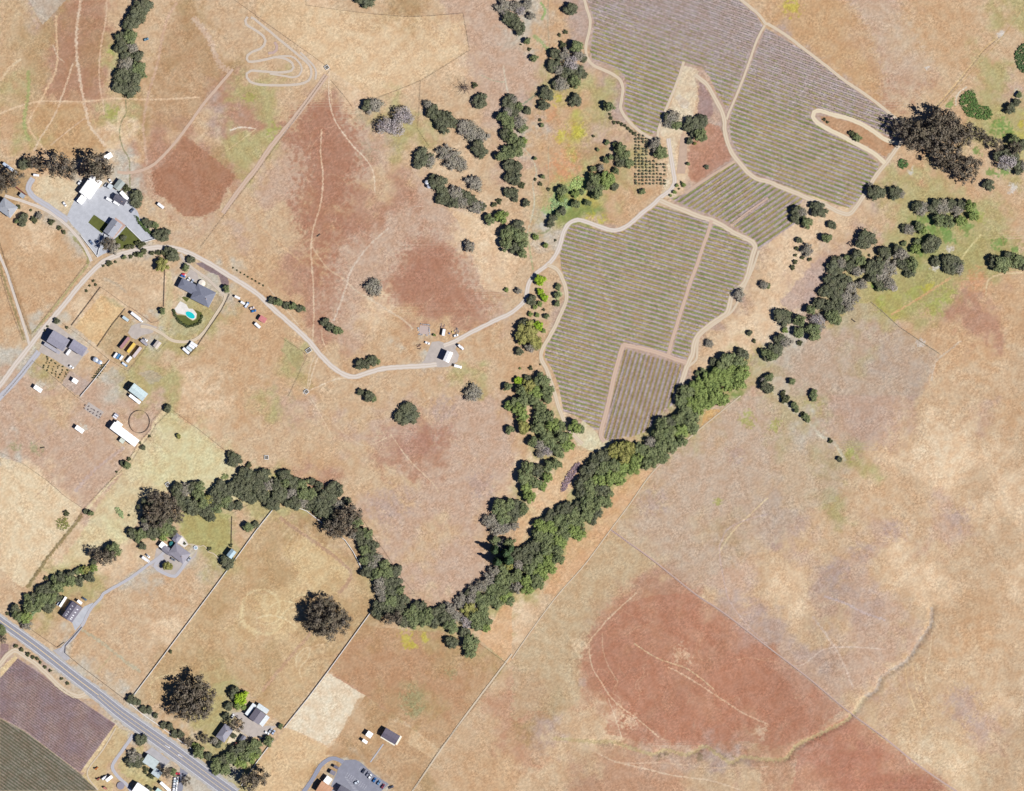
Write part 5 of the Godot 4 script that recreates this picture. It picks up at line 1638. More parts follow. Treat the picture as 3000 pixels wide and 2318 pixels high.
	["blob",[[2717.2,841.1,18.9]],[196,185,76],0.65,0],
	["blob",[[1193.2,1875.4,24]],[196,185,76],0.65,0],
	["blob",[[1241.3,1868.6,15.5]],[196,185,76],0.65,0],
	["blob",[[1210.4,1892.6,13.7]],[196,185,76],0.65,0],
	["blob",[[2318.7,17.2,30.9]],[196,185,76],0.65,0],
	["blob",[[2988.7,364.2,13.7]],[196,185,76],0.65,0],
	["blob",[[1726.8,628.1,15.5]],[196,185,76],0.65,0],
	["blob",[[1761.1,648.7,17.2]],[196,185,76],0.65,0],
	["blob",[[1692.4,542.8,30.9]],[160,179,117],0.75,0],
	["blob",[[1661.5,549.7,20.6]],[160,179,117],0.75,0],
	["blob",[[1637.4,600.6,30.9]],[160,179,117],0.75,0],
	["blob",[[1630.6,586.9,24]],[160,179,117],0.75,0],
	["blob",[[1634,865.2,15.5]],[160,179,117],0.75,0],
	["blob",[[1606.5,621.2,17.2]],[160,179,117],0.75,0],
	["blob",[[801.5,377.9,20.6]],[166,169,90],0.6,0],
	["blob",[[794.7,398.5,13.7]],[166,169,90],0.6,0],
	["blob",[[329.8,329.8,20.6]],[166,169,90],0.6,0],
	["blob",[[319.5,147.7,13.7]],[166,169,90],0.6,0],
	["blob",[[731.8,285.2,20.6]],[166,169,90],0.6,0],
	["blob",[[2679.5,861.7,27.5]],[166,169,90],0.6,0],
	["blob",[[2737.9,899.5,30.9]],[166,169,90],0.6,0],
	["blob",[[2579.8,889.2,20.6]],[166,169,90],0.6,0],
	["blob",[[2775.7,861.7,27.5]],[166,169,90],0.6,0],
	["blob",[[2548.9,827.4,17.2]],[166,169,90],0.6,0],
	["blob",[[2868.4,635,20.6]],[166,169,90],0.6,0],
	["blob",[[2270.6,1245.9,20.6]],[166,169,90],0.6,0],
	["blob",[[2490.5,1331.8,20.6]],[166,169,90],0.6,0],
	["blob",[[2187.1,1228.7,24]],[166,169,90],0.6,0],
	["blob",[[2104.7,1465.8,13.7]],[166,169,90],0.6,0],
	["blob",[[811.8,1393.6,13.7]],[166,169,90],0.6,0],
	["blob",[[1651.2,474.1,44.7]],[215,151,111],0.45,0],
	["blob",[[1644.3,508.5,34.4]],[215,151,111],0.45,0],
	["blob",[[1616.8,336.7,24]],[215,151,111],0.45,0],
	["blob",[[2865,820.5,37.8]],[215,151,111],0.45,0],
	["blob",[[2713.8,641.8,27.5]],[120,146,78],0.75,0],
	["blob",[[2731,669.3,24]],[120,146,78],0.75,0],
	["blob",[[2765.3,665.9,20.6]],[120,146,78],0.75,0],
	["blob",[[2834.1,669.3,20.6]],[120,146,78],0.75,0],
	["blob",[[2689.8,727.7,20.6]],[120,146,78],0.75,0],
	["blob",[[2847.8,621.2,20.6]],[120,146,78],0.75,0],
	["blob",[[2779.1,693.4,24]],[120,146,78],0.75,0],
	["blob",[[2926.8,714,20.6]],[120,146,78],0.75,0],
	["blob",[[2974.9,731.2,15.5]],[120,146,78],0.75,0],
	["blob",[[2566.1,834.2,15.5]],[120,146,78],0.75,0],
	["blob",[[2913.1,381.4,24]],[120,146,78],0.75,0],
	["blob",[[2957.7,381.4,20.6]],[120,146,78],0.75,0],
	["blob",[[2937.1,360.7,17.2]],[120,146,78],0.75,0],
	["blob",[[2786,305.8,15.5]],[120,146,78],0.75,0],
	["blob",[[2861.5,443.2,15.5]],[120,146,78],0.75,0],
	["blob",[[2937.1,498.2,20.6]],[120,146,78],0.75,0],
	["blob",[[2902.8,505,17.2]],[120,146,78],0.75,0],
	["blob",[[2933.7,99.6,11]],[213,204,197],0.75,0],
	["blob",[[2713.8,199.3,8.6]],[213,204,197],0.75,0],
	["blob",[[2669.1,501.6,12]],[213,204,197],0.75,0],
	["blob",[[2981.8,271.4,15.5]],[213,204,197],0.75,0],
	["blob",[[2782.5,727.7,13.7]],[213,204,197],0.75,0],
	["blob",[[2741.3,779.3,15.5]],[213,204,197],0.75,0],
	["blob",[[2693.2,1006,15.5]],[213,204,197],0.75,0],
	["blob",[[2968,553.1,17.2]],[213,204,197],0.75,0],
	["blob",[[1248.2,1290.6,48.1]],[171,121,100],0.35,0],
	["blob",[[1299.7,1273.4,41.2]],[171,121,100],0.35,0],
	["blob",[[1248.2,744.9,68.7]],[171,121,100],0.35,0],
	["blob",[[1213.8,820.5,61.8]],[171,121,100],0.35,0],
	["blob",[[1024.9,665.9,51.5]],[171,121,100],0.35,0],
	["blob",[[921.8,631.5,41.2]],[171,121,100],0.35,0],
	["blob",[[1138.2,1486.4,58.4]],[175,150,143],0.4,0],
	["blob",[[1299.7,1201.2,37.8]],[175,150,143],0.4,0],
	["blob",[[1402.8,1421.1,41.2]],[175,150,143],0.4,0],
	["blob",[[1912.3,1469.2,41.2]],[175,150,143],0.4,0],
	["blob",[[2152.8,1331.8,27.5]],[175,150,143],0.4,0],
	["blob",[[2207.7,1054.1,17.2]],[175,150,143],0.4,0],
	["blob",[[2627.9,1555.1,34.4]],[175,150,143],0.4,0],
	["blob",[[2603.9,1548.2,20.6]],[175,150,143],0.4,0],
	["blob",[[2524.9,1616.9,34.4]],[175,150,143],0.4,0],
	["blob",[[2806.6,1520.7,41.2]],[175,150,143],0.4,0],
	["blob",[[2456.1,1675.3,41.2]],[175,150,143],0.4,0],
	["blob",[[2816.9,2064.4,55]],[175,150,143],0.4,0],
	["blob",[[2868.4,2133.1,41.2]],[175,150,143],0.4,0],
	["blob",[[2214.6,1789.5,37.8]],[175,150,143],0.4,0],
	["blob",[[1706.1,1999.1,13.7]],[175,150,143],0.4,0],
	["blob",[[2748.2,1297.4,68.7]],[232,206,174],0.5,0],
	["blob",[[2765.3,1366.1,51.5]],[232,206,174],0.5,0],
	["blob",[[2696.6,2201.8,51.5]],[232,206,174],0.5,0],
	["blob",[[2335.9,1789.5,27.5]],[232,206,174],0.5,0],
	["blob",[[2799.7,2246.5,41.2]],[232,206,174],0.5,0],
	["blob",[[1802.3,2098.7,34.4]],[232,206,174],0.5,0],
	["blob",[[1843.6,2115.9,30.9]],[232,206,174],0.5,0],
	["blob",[[1699.3,1892.6,30.9]],[232,206,174],0.5,0],
	["blob",[[1998.2,1916.7,30.9]],[232,206,174],0.5,0],
	["blob",[[2228.4,2143.4,24]],[232,206,174],0.5,0],
	["blob",[[1419.9,717.4,27.5]],[232,206,174],0.5,0],
	["blob",[[1419.9,799.9,30.9]],[232,206,174],0.5,0],
	["blob",[[2187.1,940.7,27.5]],[232,206,174],0.5,0],
	["blob",[[2145.9,2217.3,7.6]],[147,126,99],0.7,0],
	["blob",[[1929.5,2219,10.3]],[147,126,99],0.7,0],
	["blob",[[2049.7,2219,12]],[147,126,99],0.7,0],
	["blob",[[1953.5,2208.7,8.2]],[147,126,99],0.7,0],
	["blob",[[1076.4,443.2,30.9]],[175,158,131],0.5,0],
	["blob",[[1148.5,426,24]],[175,158,131],0.5,0],
	["blob",[[1045.5,329.8,20.6]],[175,158,131],0.5,0],
	["blob",[[1069.5,347,20.6]],[175,158,131],0.5,0],
	["blob",[[103.1,1314.6,20.6]],[158,156,116],0.6,0],
	["blob",[[41.2,1311.2,17.2]],[158,156,116],0.6,0],
	["blob",[[1206.9,2047.2,34.4]],[158,156,116],0.6,0],
	["blob",[[1213.8,2081.6,24]],[158,156,116],0.6,0],
	["blob",[[1320.3,1975.1,15.5]],[158,156,116],0.6,0],
	["blob",[[118.9,1128.4,18.1]],[205,198,185],0.7,0],
	["blob",[[239.7,1251.2,16.1]],[205,198,185],0.7,0],
	["blob",[[897.7,1146.9,11]],[226,210,196],0.85,0],
]
const GULLIES := [
	[[[2731,1779.2],[2725.8,1834.2],[2686.3,1889.2],[2655.4,1937.3],[2614.2,1961.3],[2579.8,1985.4],[2566.1,2023.2],[2531.7,2040.3],[2504.2,2085],[2469.9,2115.9],[2380.6,2160.6],[2332.5,2184.6],[2301.5,2222.4],[2250,2225.9],[2169.9,2219],[2142.5,2236.2],[2097.8,2208.7],[2063.4,2188.1],[2015.3,2212.1],[1946.6,2198.4],[1912.3,2212.1],[1864.2,2198.4],[1826.4,2184.6],[1792,2174.3],[1740.5,2174.3]],3,1.5],
	[[[2277.5,1116],[2277.5,1163.4],[2301.5,1180.6],[2325.6,1204.7],[2349.6,1221.8],[2373.7,1242.5],[2401.2,1273.4],[2442.4,1297.4],[2459.6,1321.5],[2476.8,1352.4]],2.6,1],
]
const VINES := [
	["north",[[1721.6,0],[1737.1,44.7],[1742.2,65.3],[1737.1,103.1],[1729.5,151.2],[1737.1,173.5],[1774.9,185.5],[1810.9,202.7],[1830.5,223.3],[1836,240.5],[1829.1,309.2],[1841.8,343.6],[1865.9,371],[1888.2,389.9],[1912.3,393.4],[1929.5,379.6],[1946.6,326.4],[1970.7,261.1],[1987.9,219.9],[1999.9,180.4],[2056.6,195.8],[2080.6,226.8],[2099.5,271.4],[2120.1,302.3],[2131.5,317.8],[2140.7,297.2],[2168.2,237.1],[2197.4,154.6],[2223.2,99.6],[2235.2,77.3],[2216.3,44.7],[2163.1,0]],19.5,6.45,0],
	["northeast",[[2243.8,82.5],[2363.4,154.6],[2456.1,226.8],[2559.2,302.3],[2610.7,340.1],[2631.4,360.7],[2621,407.1],[2576.4,386.5],[2545.5,365.9],[2497.4,345.3],[2442.4,331.5],[2394.3,314.4],[2375.4,326.4],[2370.2,340.1],[2394.3,365.9],[2456.1,403.7],[2504.2,424.3],[2542,451.8],[2574.7,481],[2569.5,505],[2548.9,536],[2521.4,577.2],[2487.1,610.9],[2414.9,586.9],[2332.5,556.6],[2250,522.2],[2221.5,515.3],[2190.6,494.7],[2166.5,456.9],[2142.5,405.4],[2138.3,360.7],[2143.2,333.3]],19.5,6.45,0],
	["sloping",[[1960.4,580],[2036,614.4],[2084.1,629.8],[2135.6,652.1],[2187.1,688.2],[2216.3,707.1],[2221.5,729.5],[2250,712.3],[2250,714],[2287.8,683.1],[2329,655.6],[2318.7,631.5],[2339.3,610.9],[2353.1,583.4],[2250,539.4],[2214.6,529.1],[2187.1,511.9],[2152.8,477.6],[2084.1,518.8],[2036,553.1],[2015.3,563.4],[1977.6,579.9]],-34.5,7,1],
	["main west",[[1926,602.3],[1981,619.5],[2049.7,640.1],[2077.2,650.4],[2066.9,683.1],[2049.7,731.2],[2032.5,782.7],[2015.3,827.4],[2001.6,872],[1987.9,913.3],[1974.1,957.9],[1960.4,1002.6],[1951.8,1036.9],[1929.5,1030.1],[1874.5,1014.6],[1823,1004.3],[1812.6,1040.4],[1798.9,1088.5],[1785.2,1143.4],[1774.9,1170.3],[1768,1204.7],[1756,1259.6],[1740.5,1257.9],[1716.4,1239],[1692.4,1221.8],[1651.2,1204.7],[1644.3,1166.9],[1637.4,1129.7],[1620.2,1085],[1596.2,1047.2],[1599.6,1016.3],[1616.8,988.8],[1637.4,951],[1651.2,909.8],[1663.2,872],[1664.9,854.9],[1654.6,817.1],[1644.3,782.7],[1641.5,744.9],[1651.2,710.6],[1664.9,669.3],[1678.7,658.3],[1719.9,663.5],[1768,678.9],[1802.3,683.8],[1829.8,676.9],[1864.2,652.8],[1895.1,625.4]],16.2,6.45,0],
	["main east",[[2092.6,653.9],[2118.4,666.6],[2152.8,687.2],[2200.2,709.9],[2200.2,724.3],[2189.9,772.4],[2176.1,813.6],[2165.8,830.8],[2148.6,848],[2134.9,882.3],[2128,909.8],[2097.8,933.2],[2063.4,953.8],[2038.7,975.1],[2025,999.1],[2021.5,1026.6],[2011.2,1054.8],[1967.2,1043.1],[1977.6,1002.6],[1989.6,957.9],[2003.3,913.3],[2015.3,872],[2030.8,827.4],[2048,782.7],[2063.4,731.2],[2080.6,683.1]],16.2,6.45,0],
	["south",[[1831.5,1022.5],[1994.7,1068.5],[1994.7,1088.5],[1991.3,1129.7],[1981,1159.9],[1970.7,1166.9],[1973.4,1184],[1946.6,1204],[1919.8,1221.2],[1915,1239],[1891.7,1265.8],[1843.6,1282.3],[1829.8,1279.6],[1798.9,1293.3],[1766.3,1289.9],[1773.1,1263.1],[1786.9,1204.7],[1796.2,1160]],106.5,6.85,2],
	["road",[[51.5,1930.4],[336.7,2122.8],[233.6,2263.7],[72.1,2140],[0,2102.2],[0,1988.8]],35.5,6.6,3],
	["corner",[[0,2109],[72.1,2146.8],[230.2,2267.1],[285.2,2317.9],[0,2317.9]],36,8.2,4],
]
const RIBBONS := [
	["gravel_road","gravel",15,[[-13.7,1143.4],[6.9,1119.4],[44.7,1067.9],[85.9,1016.3],[113.4,980.3],[178.7,903],[240.5,827.4],[295.5,772.4],[343.6,748.3],[412.3,731.2],[481,724.3],[536,734.6],[601.2,765.5],[669.9,806.8],[750,858.3],[801.5,906.4],[853.1,951],[904.6,999.1],[935.5,1036.9],[973.3,1074.7],[1011.1,1098.8],[1042,1103.9],[1079.8,1091.9],[1124.5,1079.9],[1189.8,1074.7],[1248.2,1071.3],[1279.1,1067.9]]],
	["gravel_road","gravel",13,[[1299.7,1012.9],[1327.2,1002.6],[1385.6,971.7],[1447.4,940.7],[1500,915],[1537.8,878.9],[1548.1,834.2],[1568.7,803.3],[1606.5,774.1],[1627.1,748.3],[1640.9,717.4],[1651.2,679.6],[1668.3,653.9],[1692.4,644.6],[1719.9,650.4],[1761.1,665.9],[1792,674.5],[1819.5,671],[1850.4,652.1],[1884.8,621.2],[1912.3,600.6],[1932.9,580],[1960.4,560],[1975.8,536],[1972.4,498.2],[1963.8,446.6],[1958.7,405.4]]],
	["driveway","asphalt_light",16,[[-13.7,1176.1],[13.7,1150.3],[51.5,1109.1],[89.3,1061],[113.4,1030.1]]],
	["farm_track","gravel",8,[[-6.9,734.6],[0,751.8],[20.6,799.9],[41.2,865.2],[68.7,951],[85.9,1009.5]]],
	["farm_track","gravel",9,[[13.7,573.1],[34.4,580],[79,593.7],[137.4,617.8],[182.1,648.7],[219.9,686.5],[247.4,724.3],[268,765.5]]],
	["driveway","asphalt_light",17,[[96.2,521.6],[83.3,545.4],[86.1,561.9],[102.6,580.2],[137.4,602.2],[174,627.8],[199.6,646.1]]],
	["dirt_road","dirt",8.5,[[682,202.7],[635.6,257.7],[597.8,302.3],[563.4,350.4],[536,388.2],[508.5,422.6],[477.6,456.9],[446.6,484.4],[412.3,499.9],[371,506.8],[343.6,503.3]]],
	["dirt_lane","dirt",15,[[956.1,219.9],[911.5,281.7],[853.1,357.3],[791.2,432.9],[750,494.7],[721.5,529.1],[683.7,579.9],[652.8,624.7]]],
	["motorcycle_track","track",7.5,[[725.4,49.2],[718.5,60.2],[721.2,71.2],[735,80.8],[757,94.6],[772.1,107],[777.6,119.3],[773.4,133.1],[762.5,142.7],[737.7,152.3],[725.4,161.9],[722.6,172.9],[728.1,180.5],[748.7,179.8],[783.1,172.9],[810.6,167.4],[838,172.9],[855.9,185.3],[860,197.7],[853.2,207.3],[835.3,211.4],[803.7,212.1],[762.5,208.7],[735,207.3],[722.6,215.5],[722.6,226.5],[732.2,238.9],[757,247.1],[803.7,249.9],[858.7,248.5],[894.4,241.6],[909.5,227.9],[912.2,208.7],[906.8,192.2],[894.4,178.4],[872.4,160.6],[844.9,137.2],[817.4,115.2],[789.9,91.8],[762.5,69.9],[746,56.1],[735,50.6]]],
	["motorcycle_track","track",6,[[814.7,165.4],[851.8,164.7],[869.6,175.7],[882,192.2],[883.4,208.7],[876.5,221],[858.7,226.5],[831.2,222.4],[789.9,215.5]]],
	["motorcycle_track","mauve",8,[[804.4,123.4],[811.2,134.4],[809.9,146.8],[800.9,154.4],[785.8,155.7]]],
	["motorcycle_track","track",6,[[879.3,153.7],[902.6,175.7],[919.1,193.5],[926,212.8],[923.2,233.4]]],
	["vineyard_track","sand",9,[[1711.3,-3.4],[1719.9,27.5],[1728.5,55],[1726.8,89.3],[1718.2,123.7],[1716.4,151.2],[1723.3,175.2],[1740.5,192.4],[1771.4,206.1],[1798.9,219.9],[1816.1,233.6],[1824.7,257.7],[1821.2,292],[1817.8,316.1],[1829.8,340.1],[1850.4,364.2],[1874.5,384.8],[1902,402],[1929.5,408.8]]],
	["vineyard_track","sand",9,[[2168.2,-3.4],[2197.4,20.6],[2224.9,44.7],[2242.1,68.7],[2250,70.4],[2305,104.8],[2363.4,149.5],[2421.8,194.1],[2473.3,235.3],[2524.9,269.7],[2576.4,307.5],[2614.2,338.4],[2641.7,359]]],
	["vineyard_track","sand",7,[[2240.4,73.9],[2218,116.8],[2200.9,164.9],[2183.7,213],[2166.5,257.7],[2149.3,298.9],[2135.6,329.8],[2128.7,350.4]]],
	["vineyard_track","sand",13,[[2036,219.9],[2070.3,247.4],[2090.9,281.7],[2111.5,319.5],[2121.9,350.4],[2123.6,384.8],[2132.2,419.1],[2145.9,450.1],[2169.9,481],[2194,508.5],[2221.5,525.7],[2250,531.8],[2284.4,547],[2329,564.1],[2363.4,580],[2414.9,598.9],[2456.1,620.5],[2487.1,627.4],[2506,609.2],[2526.6,580],[2545.5,549.7],[2566.1,515.3],[2593.6,481],[2621,443.2],[2638.2,419.1],[2645.1,402]]],
	["vineyard_track","sandpale",13,[[2631.4,419.1],[2593.6,408.8],[2559.2,384.8],[2524.9,364.2],[2483.6,347],[2442.4,336.7],[2404.6,324.7],[2385.7,328.1],[2381.6,341.8],[2394.3,359],[2421.8,376.2],[2463,396.8],[2500.8,417.4],[2535.2,434.6],[2566.1,453.5],[2593.6,479.3]]],
	["vineyard_track","sand",8,[[2003.3,180.4],[1991.3,219.9],[1974.1,264.5],[1956.9,305.8],[1943.2,340.1],[1929.5,381.4],[1926,405.4]]],
	["vineyard_track","sand",15,[[1932.9,586.9],[1963.8,600.6],[2008.5,617.8],[2049.7,635],[2084.1,645.3],[2118.4,662.5],[2145.9,679.6],[2173.4,693.4],[2204.3,708.8],[2212.9,720.9],[2206,744.9],[2197.4,779.3],[2187.1,817.1],[2173.4,837.7],[2152.8,851.4],[2142.5,872],[2135.6,903],[2127,920.1],[2097.8,939],[2066.9,962],[2042.8,985.4],[2032.5,1012.9],[2029.1,1036.9],[2015.3,1067.9],[2005,1095.3],[1994.7,1129.7],[1987.9,1146.9]]],
	["vineyard_track","sand",7,[[2223.2,734.6],[2204.3,789.6],[2183.7,834.2],[2149.3,906.4],[2115,934.6],[2063.4,972.3],[2046.3,992.3],[2042.8,1026.6],[2039.4,1054.1],[2015.3,1074.7]]],
	["vineyard_track","dirt",10,[[2084.1,645.3],[2073.8,683.1],[2056.6,731.2],[2039.4,782.7],[2022.2,827.4],[2008.5,872],[1994.7,913.3],[1981,957.9],[1967.2,1002.6],[1956.9,1042.1]]],
	["vineyard_track","dirt",13,[[1824.7,1009.5],[1877.9,1019.8],[1929.5,1034.2],[1963.8,1046.6],[2011.9,1062.7]]],
	["vineyard_track","dirt",13,[[1826.4,1009.5],[1816.1,1040.4],[1805.8,1078.2],[1795.5,1116],[1786.9,1159.9],[1776.6,1204.7],[1765.2,1245.9],[1760.1,1276.8],[1771.4,1294]]],
	["vineyard_track","sand",12,[[1603.1,775.8],[1632.3,789.6],[1647.7,817.1],[1658.7,851.4],[1658.7,882.3],[1644.3,916.7],[1627.1,954.5],[1606.5,992.3],[1589.3,1023.2],[1585.2,1050.7],[1599.6,1078.2],[1613.4,1116],[1627.1,1159.9],[1637.4,1194.4],[1651.2,1228.7],[1668.3,1259.6],[1685.5,1280.2],[1706.1,1300.9]]],
	["vineyard_track","dirt",8,[[2008.5,566.9],[2036,546.3],[2084.1,515.3],[2152.8,472.4]]],
	["vineyard_track","dirt",8,[[2140.7,661.8],[2166.5,641.8],[2207.7,610.9],[2250,580]]],
	["driveway","asphalt_light",9,[[508.5,1589.5],[463.8,1634.1],[429.5,1658.2],[377.9,1696],[302.3,1739.9],[295.5,1751.7],[264.5,1786.1],[243.9,1827.3],[216.4,1865.1],[192.4,1889.2],[175.2,1909.8]]],
	["driveway","asphalt_light",10,[[478.7,1632.2],[452.3,1658.6],[462.2,1668.5],[485.3,1681.6],[501.8,1688.2],[513.3,1688.2],[524.8,1676.7],[539.7,1655.3],[554.5,1635.5]]],
	["farm_track","sand",15,[[-3.4,1951],[20.6,1920.1],[44.7,1906.3],[68.7,1920.1],[103.1,1944.1],[137.4,1975.1],[171.8,2009.4],[206.1,2033.5],[233.6,2040.3],[261.1,2026.6]]],
	["driveway","asphalt_light",10,[[389.5,2153.4],[372.3,2179.8],[355.2,2203.2],[336.5,2229.6],[328.7,2246.8],[336.5,2265.4],[352.1,2282.6],[369.2,2298.1],[384.8,2318.1]]],
	["farm_track","sand",4,[[339.6,2133.1],[302.3,2195.4],[268,2239],[255.6,2262.3],[260.2,2282.6],[286.7,2315.3]]],
	["driveway","asphalt",12,[[888.8,2321],[906.4,2297.5],[924,2268.2],[938.6,2244.8],[956.2,2228.7],[973.8,2222.1],[991.4,2225.8],[1006,2233.1]]],
	["farm_track","track",8,[[528.2,743.7],[552,774.8],[575.8,794.9],[607,816.9],[634.4,842.6],[656.4,864.5]]],
	["farm_track","sand",9,[[660.1,860.9],[656.4,882.9],[628.9,926.8],[597.8,972.6],[572.2,994.6],[539.2,1001.9],[502.6,996.4],[469.6,974.4],[436.6,959.8],[411,956.1]]],
	["footpath","sand",2.5,[[534.7,1571.2],[543,1581.1],[551.2,1594.3],[567.7,1595.9],[585.8,1601.7],[595.7,1598.4],[604,1604.2],[610.5,1617.4],[625.4,1621.5],[633.6,1628.9],[643.5,1643.7]]],
	["footpath","asphalt_light",4,[[1123.2,2180.3],[1108.6,2200.8],[1085.1,2233.1]]],
	["field_track","mauve",5,[[1788.6,1551.7],[1850.4,1596.3],[1912.3,1641],[2036,1739.9],[2118.4,1794.7],[2250,1896],[2366.8,1985.4],[2476.8,2078.1],[2593.6,2164],[2696.6,2246.5],[2813.4,2325.5]]],
	["field_track","sand",3,[[2169.9,1160],[2015.3,1287.1],[1915.7,1379.9],[1843.6,1479.5],[1786.9,1555.1],[1713,1654.7],[1637.4,1739.9],[1568.7,1830.8],[1500,1930.4]]],
	["field_track","sand",5,[[1500,1916.7],[1385.6,2067.8],[1292.8,2194.9],[1203.5,2325.5]]],
]
const HIGHWAY := [
	[-20.6,1799.8,34.4],
	[0,1818.7,34.4],
	[103.1,1893.3,35.7],
	[219.9,1984.7,37.1],
	[288.6,2036.9,40.5],
	[347,2085,44.7],
	[408.8,2129.7,48.1],
	[491.3,2188.1,51.5],
	[563.4,2241.3,51.5],
	[625.3,2287.7,51.5],
	[687.1,2332.4,51.5],
]
const SHEETS := [
	["yard","concrete",[[219.9,580],[206.1,610.9],[194.1,636.7],[213,662.5],[237.1,686.5],[254.2,717.4],[280,746.6],[285.2,755.2],[302.3,744.9],[329.8,734.6],[343.6,728.4],[415.7,713.3],[453.5,700.2],[443.2,683.1],[422.6,659],[408.8,638.4],[402,617.8],[388.2,600.6],[377.9,580],[343.6,559.4],[309.2,542.2],[274.9,559.4],[247.4,573.1]]],
	["lawn","lawn",[[258.2,652.5],[274.7,628.7],[316.8,657.1],[298.5,683.7]]],
	["lawn","lawn",[[329.8,705.4],[343.6,693.4],[369.3,664.2],[417.4,708.8],[405.4,715.7],[374.5,724.3],[353.9,731.2],[336.7,731.2]]],
	["patio","paver",[[309.5,680.9],[338.8,637],[368.1,660.8],[329.7,701.1]]],
	["yard","gravelgrey",[[1248.2,1071.3],[1224.1,1074.7],[1244.7,1054.1],[1255,1026.6],[1265.3,1002.6],[1286,999.1],[1306.6,1006],[1327.2,997.4],[1340.9,1007.7],[1334.1,1023.2],[1344.4,1040.4],[1339.2,1061],[1313.4,1074.7],[1279.1,1076.4]]],
	["yard","gravelgrey",[[374.5,975.1],[384.8,954.5],[405.4,947.6],[432.9,949.3],[460.4,957.9],[446.6,975.1],[415.7,982],[398.5,995.7],[384.8,988.8]]],
	["yard","gravelgrey",[[137.4,940.7],[151.2,940.7],[206.1,982],[261.1,1030.1],[237.1,1050.7],[219.9,1078.2],[202.7,1081.6],[154.6,1050.7],[113.4,1030.1],[127.1,992.3]]],
	["yard","gravelgrey",[[517.2,740],[552,774.8],[575.8,794.9],[583.2,820.6],[575.8,826.1],[555.7,818.8],[546.5,804.1],[557.5,789.5],[535.5,763.8]]],
	["yard","gravelgrey",[[457.3,1607.5],[472.1,1600.9],[501.8,1628.9],[538,1652],[564.4,1630.5],[579.2,1609.1],[574.3,1628.9],[539.7,1665.2],[518.2,1688.2],[501.8,1686.6],[465.5,1665.2],[447.4,1661.9],[439.1,1658.6],[452.3,1637.1]]],
	["yard","concrete",[[210.3,1823.1],[246,1777.7],[273.5,1765.4],[254.2,1808],[219.9,1847.8]]],
	["yard","gravelgrey",[[678.2,2088.9],[711.2,2086.2],[763.4,2127.4],[793.6,2127.4],[812.9,2127.4],[799.1,2135.7],[774.4,2154.9],[731.8,2161.8],[709.8,2145.3],[697.4,2134.3],[715.3,2117.8],[697.4,2106.8]]],
	["parking_lot","asphalt",[[991.4,2250.7],[1000.1,2241.9],[1001.6,2234.5],[1011.9,2227.2],[1039.7,2225.8],[1052.9,2231.6],[1070.5,2246.3],[1099.8,2272.6],[1143.7,2300.5],[1158.4,2306.3],[1167.2,2321],[962.1,2321],[973.8,2293.2],[985.5,2265.3]]],
	["pool_deck","white",[[528.2,882.9],[546.5,892],[552,904.8],[564.8,904.8],[575.8,919.5],[574,932.3],[564.8,938.7],[553.8,932.3],[542.9,923.2],[519,917.7],[509.9,906.7],[517.2,897.5]]],
	["lawn","lawn",[[508.1,912.2],[519,923.2],[544.7,925],[555.7,935.1],[564.8,940.5],[575.8,934.1],[577.7,919.5],[568.5,906.7],[590.5,915.8],[592.3,934.1],[574,950.6],[546.5,957.9],[528.2,945.1],[517.2,936]]],
	["lawn","lawn",[[531.9,871.9],[539.2,868.2],[553.8,875.5],[546.5,884.7]]],
	["gravel_pad","gravelgrey",[[259.9,1177.7],[304.2,1207.9],[289.1,1228.1],[244.8,1197.9]]],
	["gravel_pad","dirt",[[1994.7,398.5],[2015.3,408.8],[2006.8,508.5],[1982.7,508.5]]],
	["patio","cream",[[683.7,2138.4],[708.4,2148],[704.3,2161.8],[696.1,2167.3],[683.7,2174.2],[664.4,2178.3],[672.7,2159]]],
	["patio","white",[[505.1,1579.5],[531.4,1569.6],[544.6,1582.7],[551.2,1595.9],[539.7,1604.2],[524.8,1594.3],[513.3,1587.7]]],
	["driveway","asphalt_light",[[423.7,2204.7],[445.5,2189.2],[498.4,2229.6],[473.5,2254.5],[464.2,2229.6]]],
	["driveway","asphalt",[[528,2249.9],[551.4,2265.4],[540.5,2279.5],[534.2,2318.1],[518.7,2318.1],[524.9,2279.5]]],
	["driveway","asphalt_light",[[171.8,1899.5],[192.4,1892.6],[192.4,1913.2],[206.1,1930.4],[192.4,1937.3],[154.6,1906.3]]],
	["driveway","sand",[[223.3,2026.6],[254.2,2016.3],[274.9,2047.2],[240.5,2047.2]]],
]
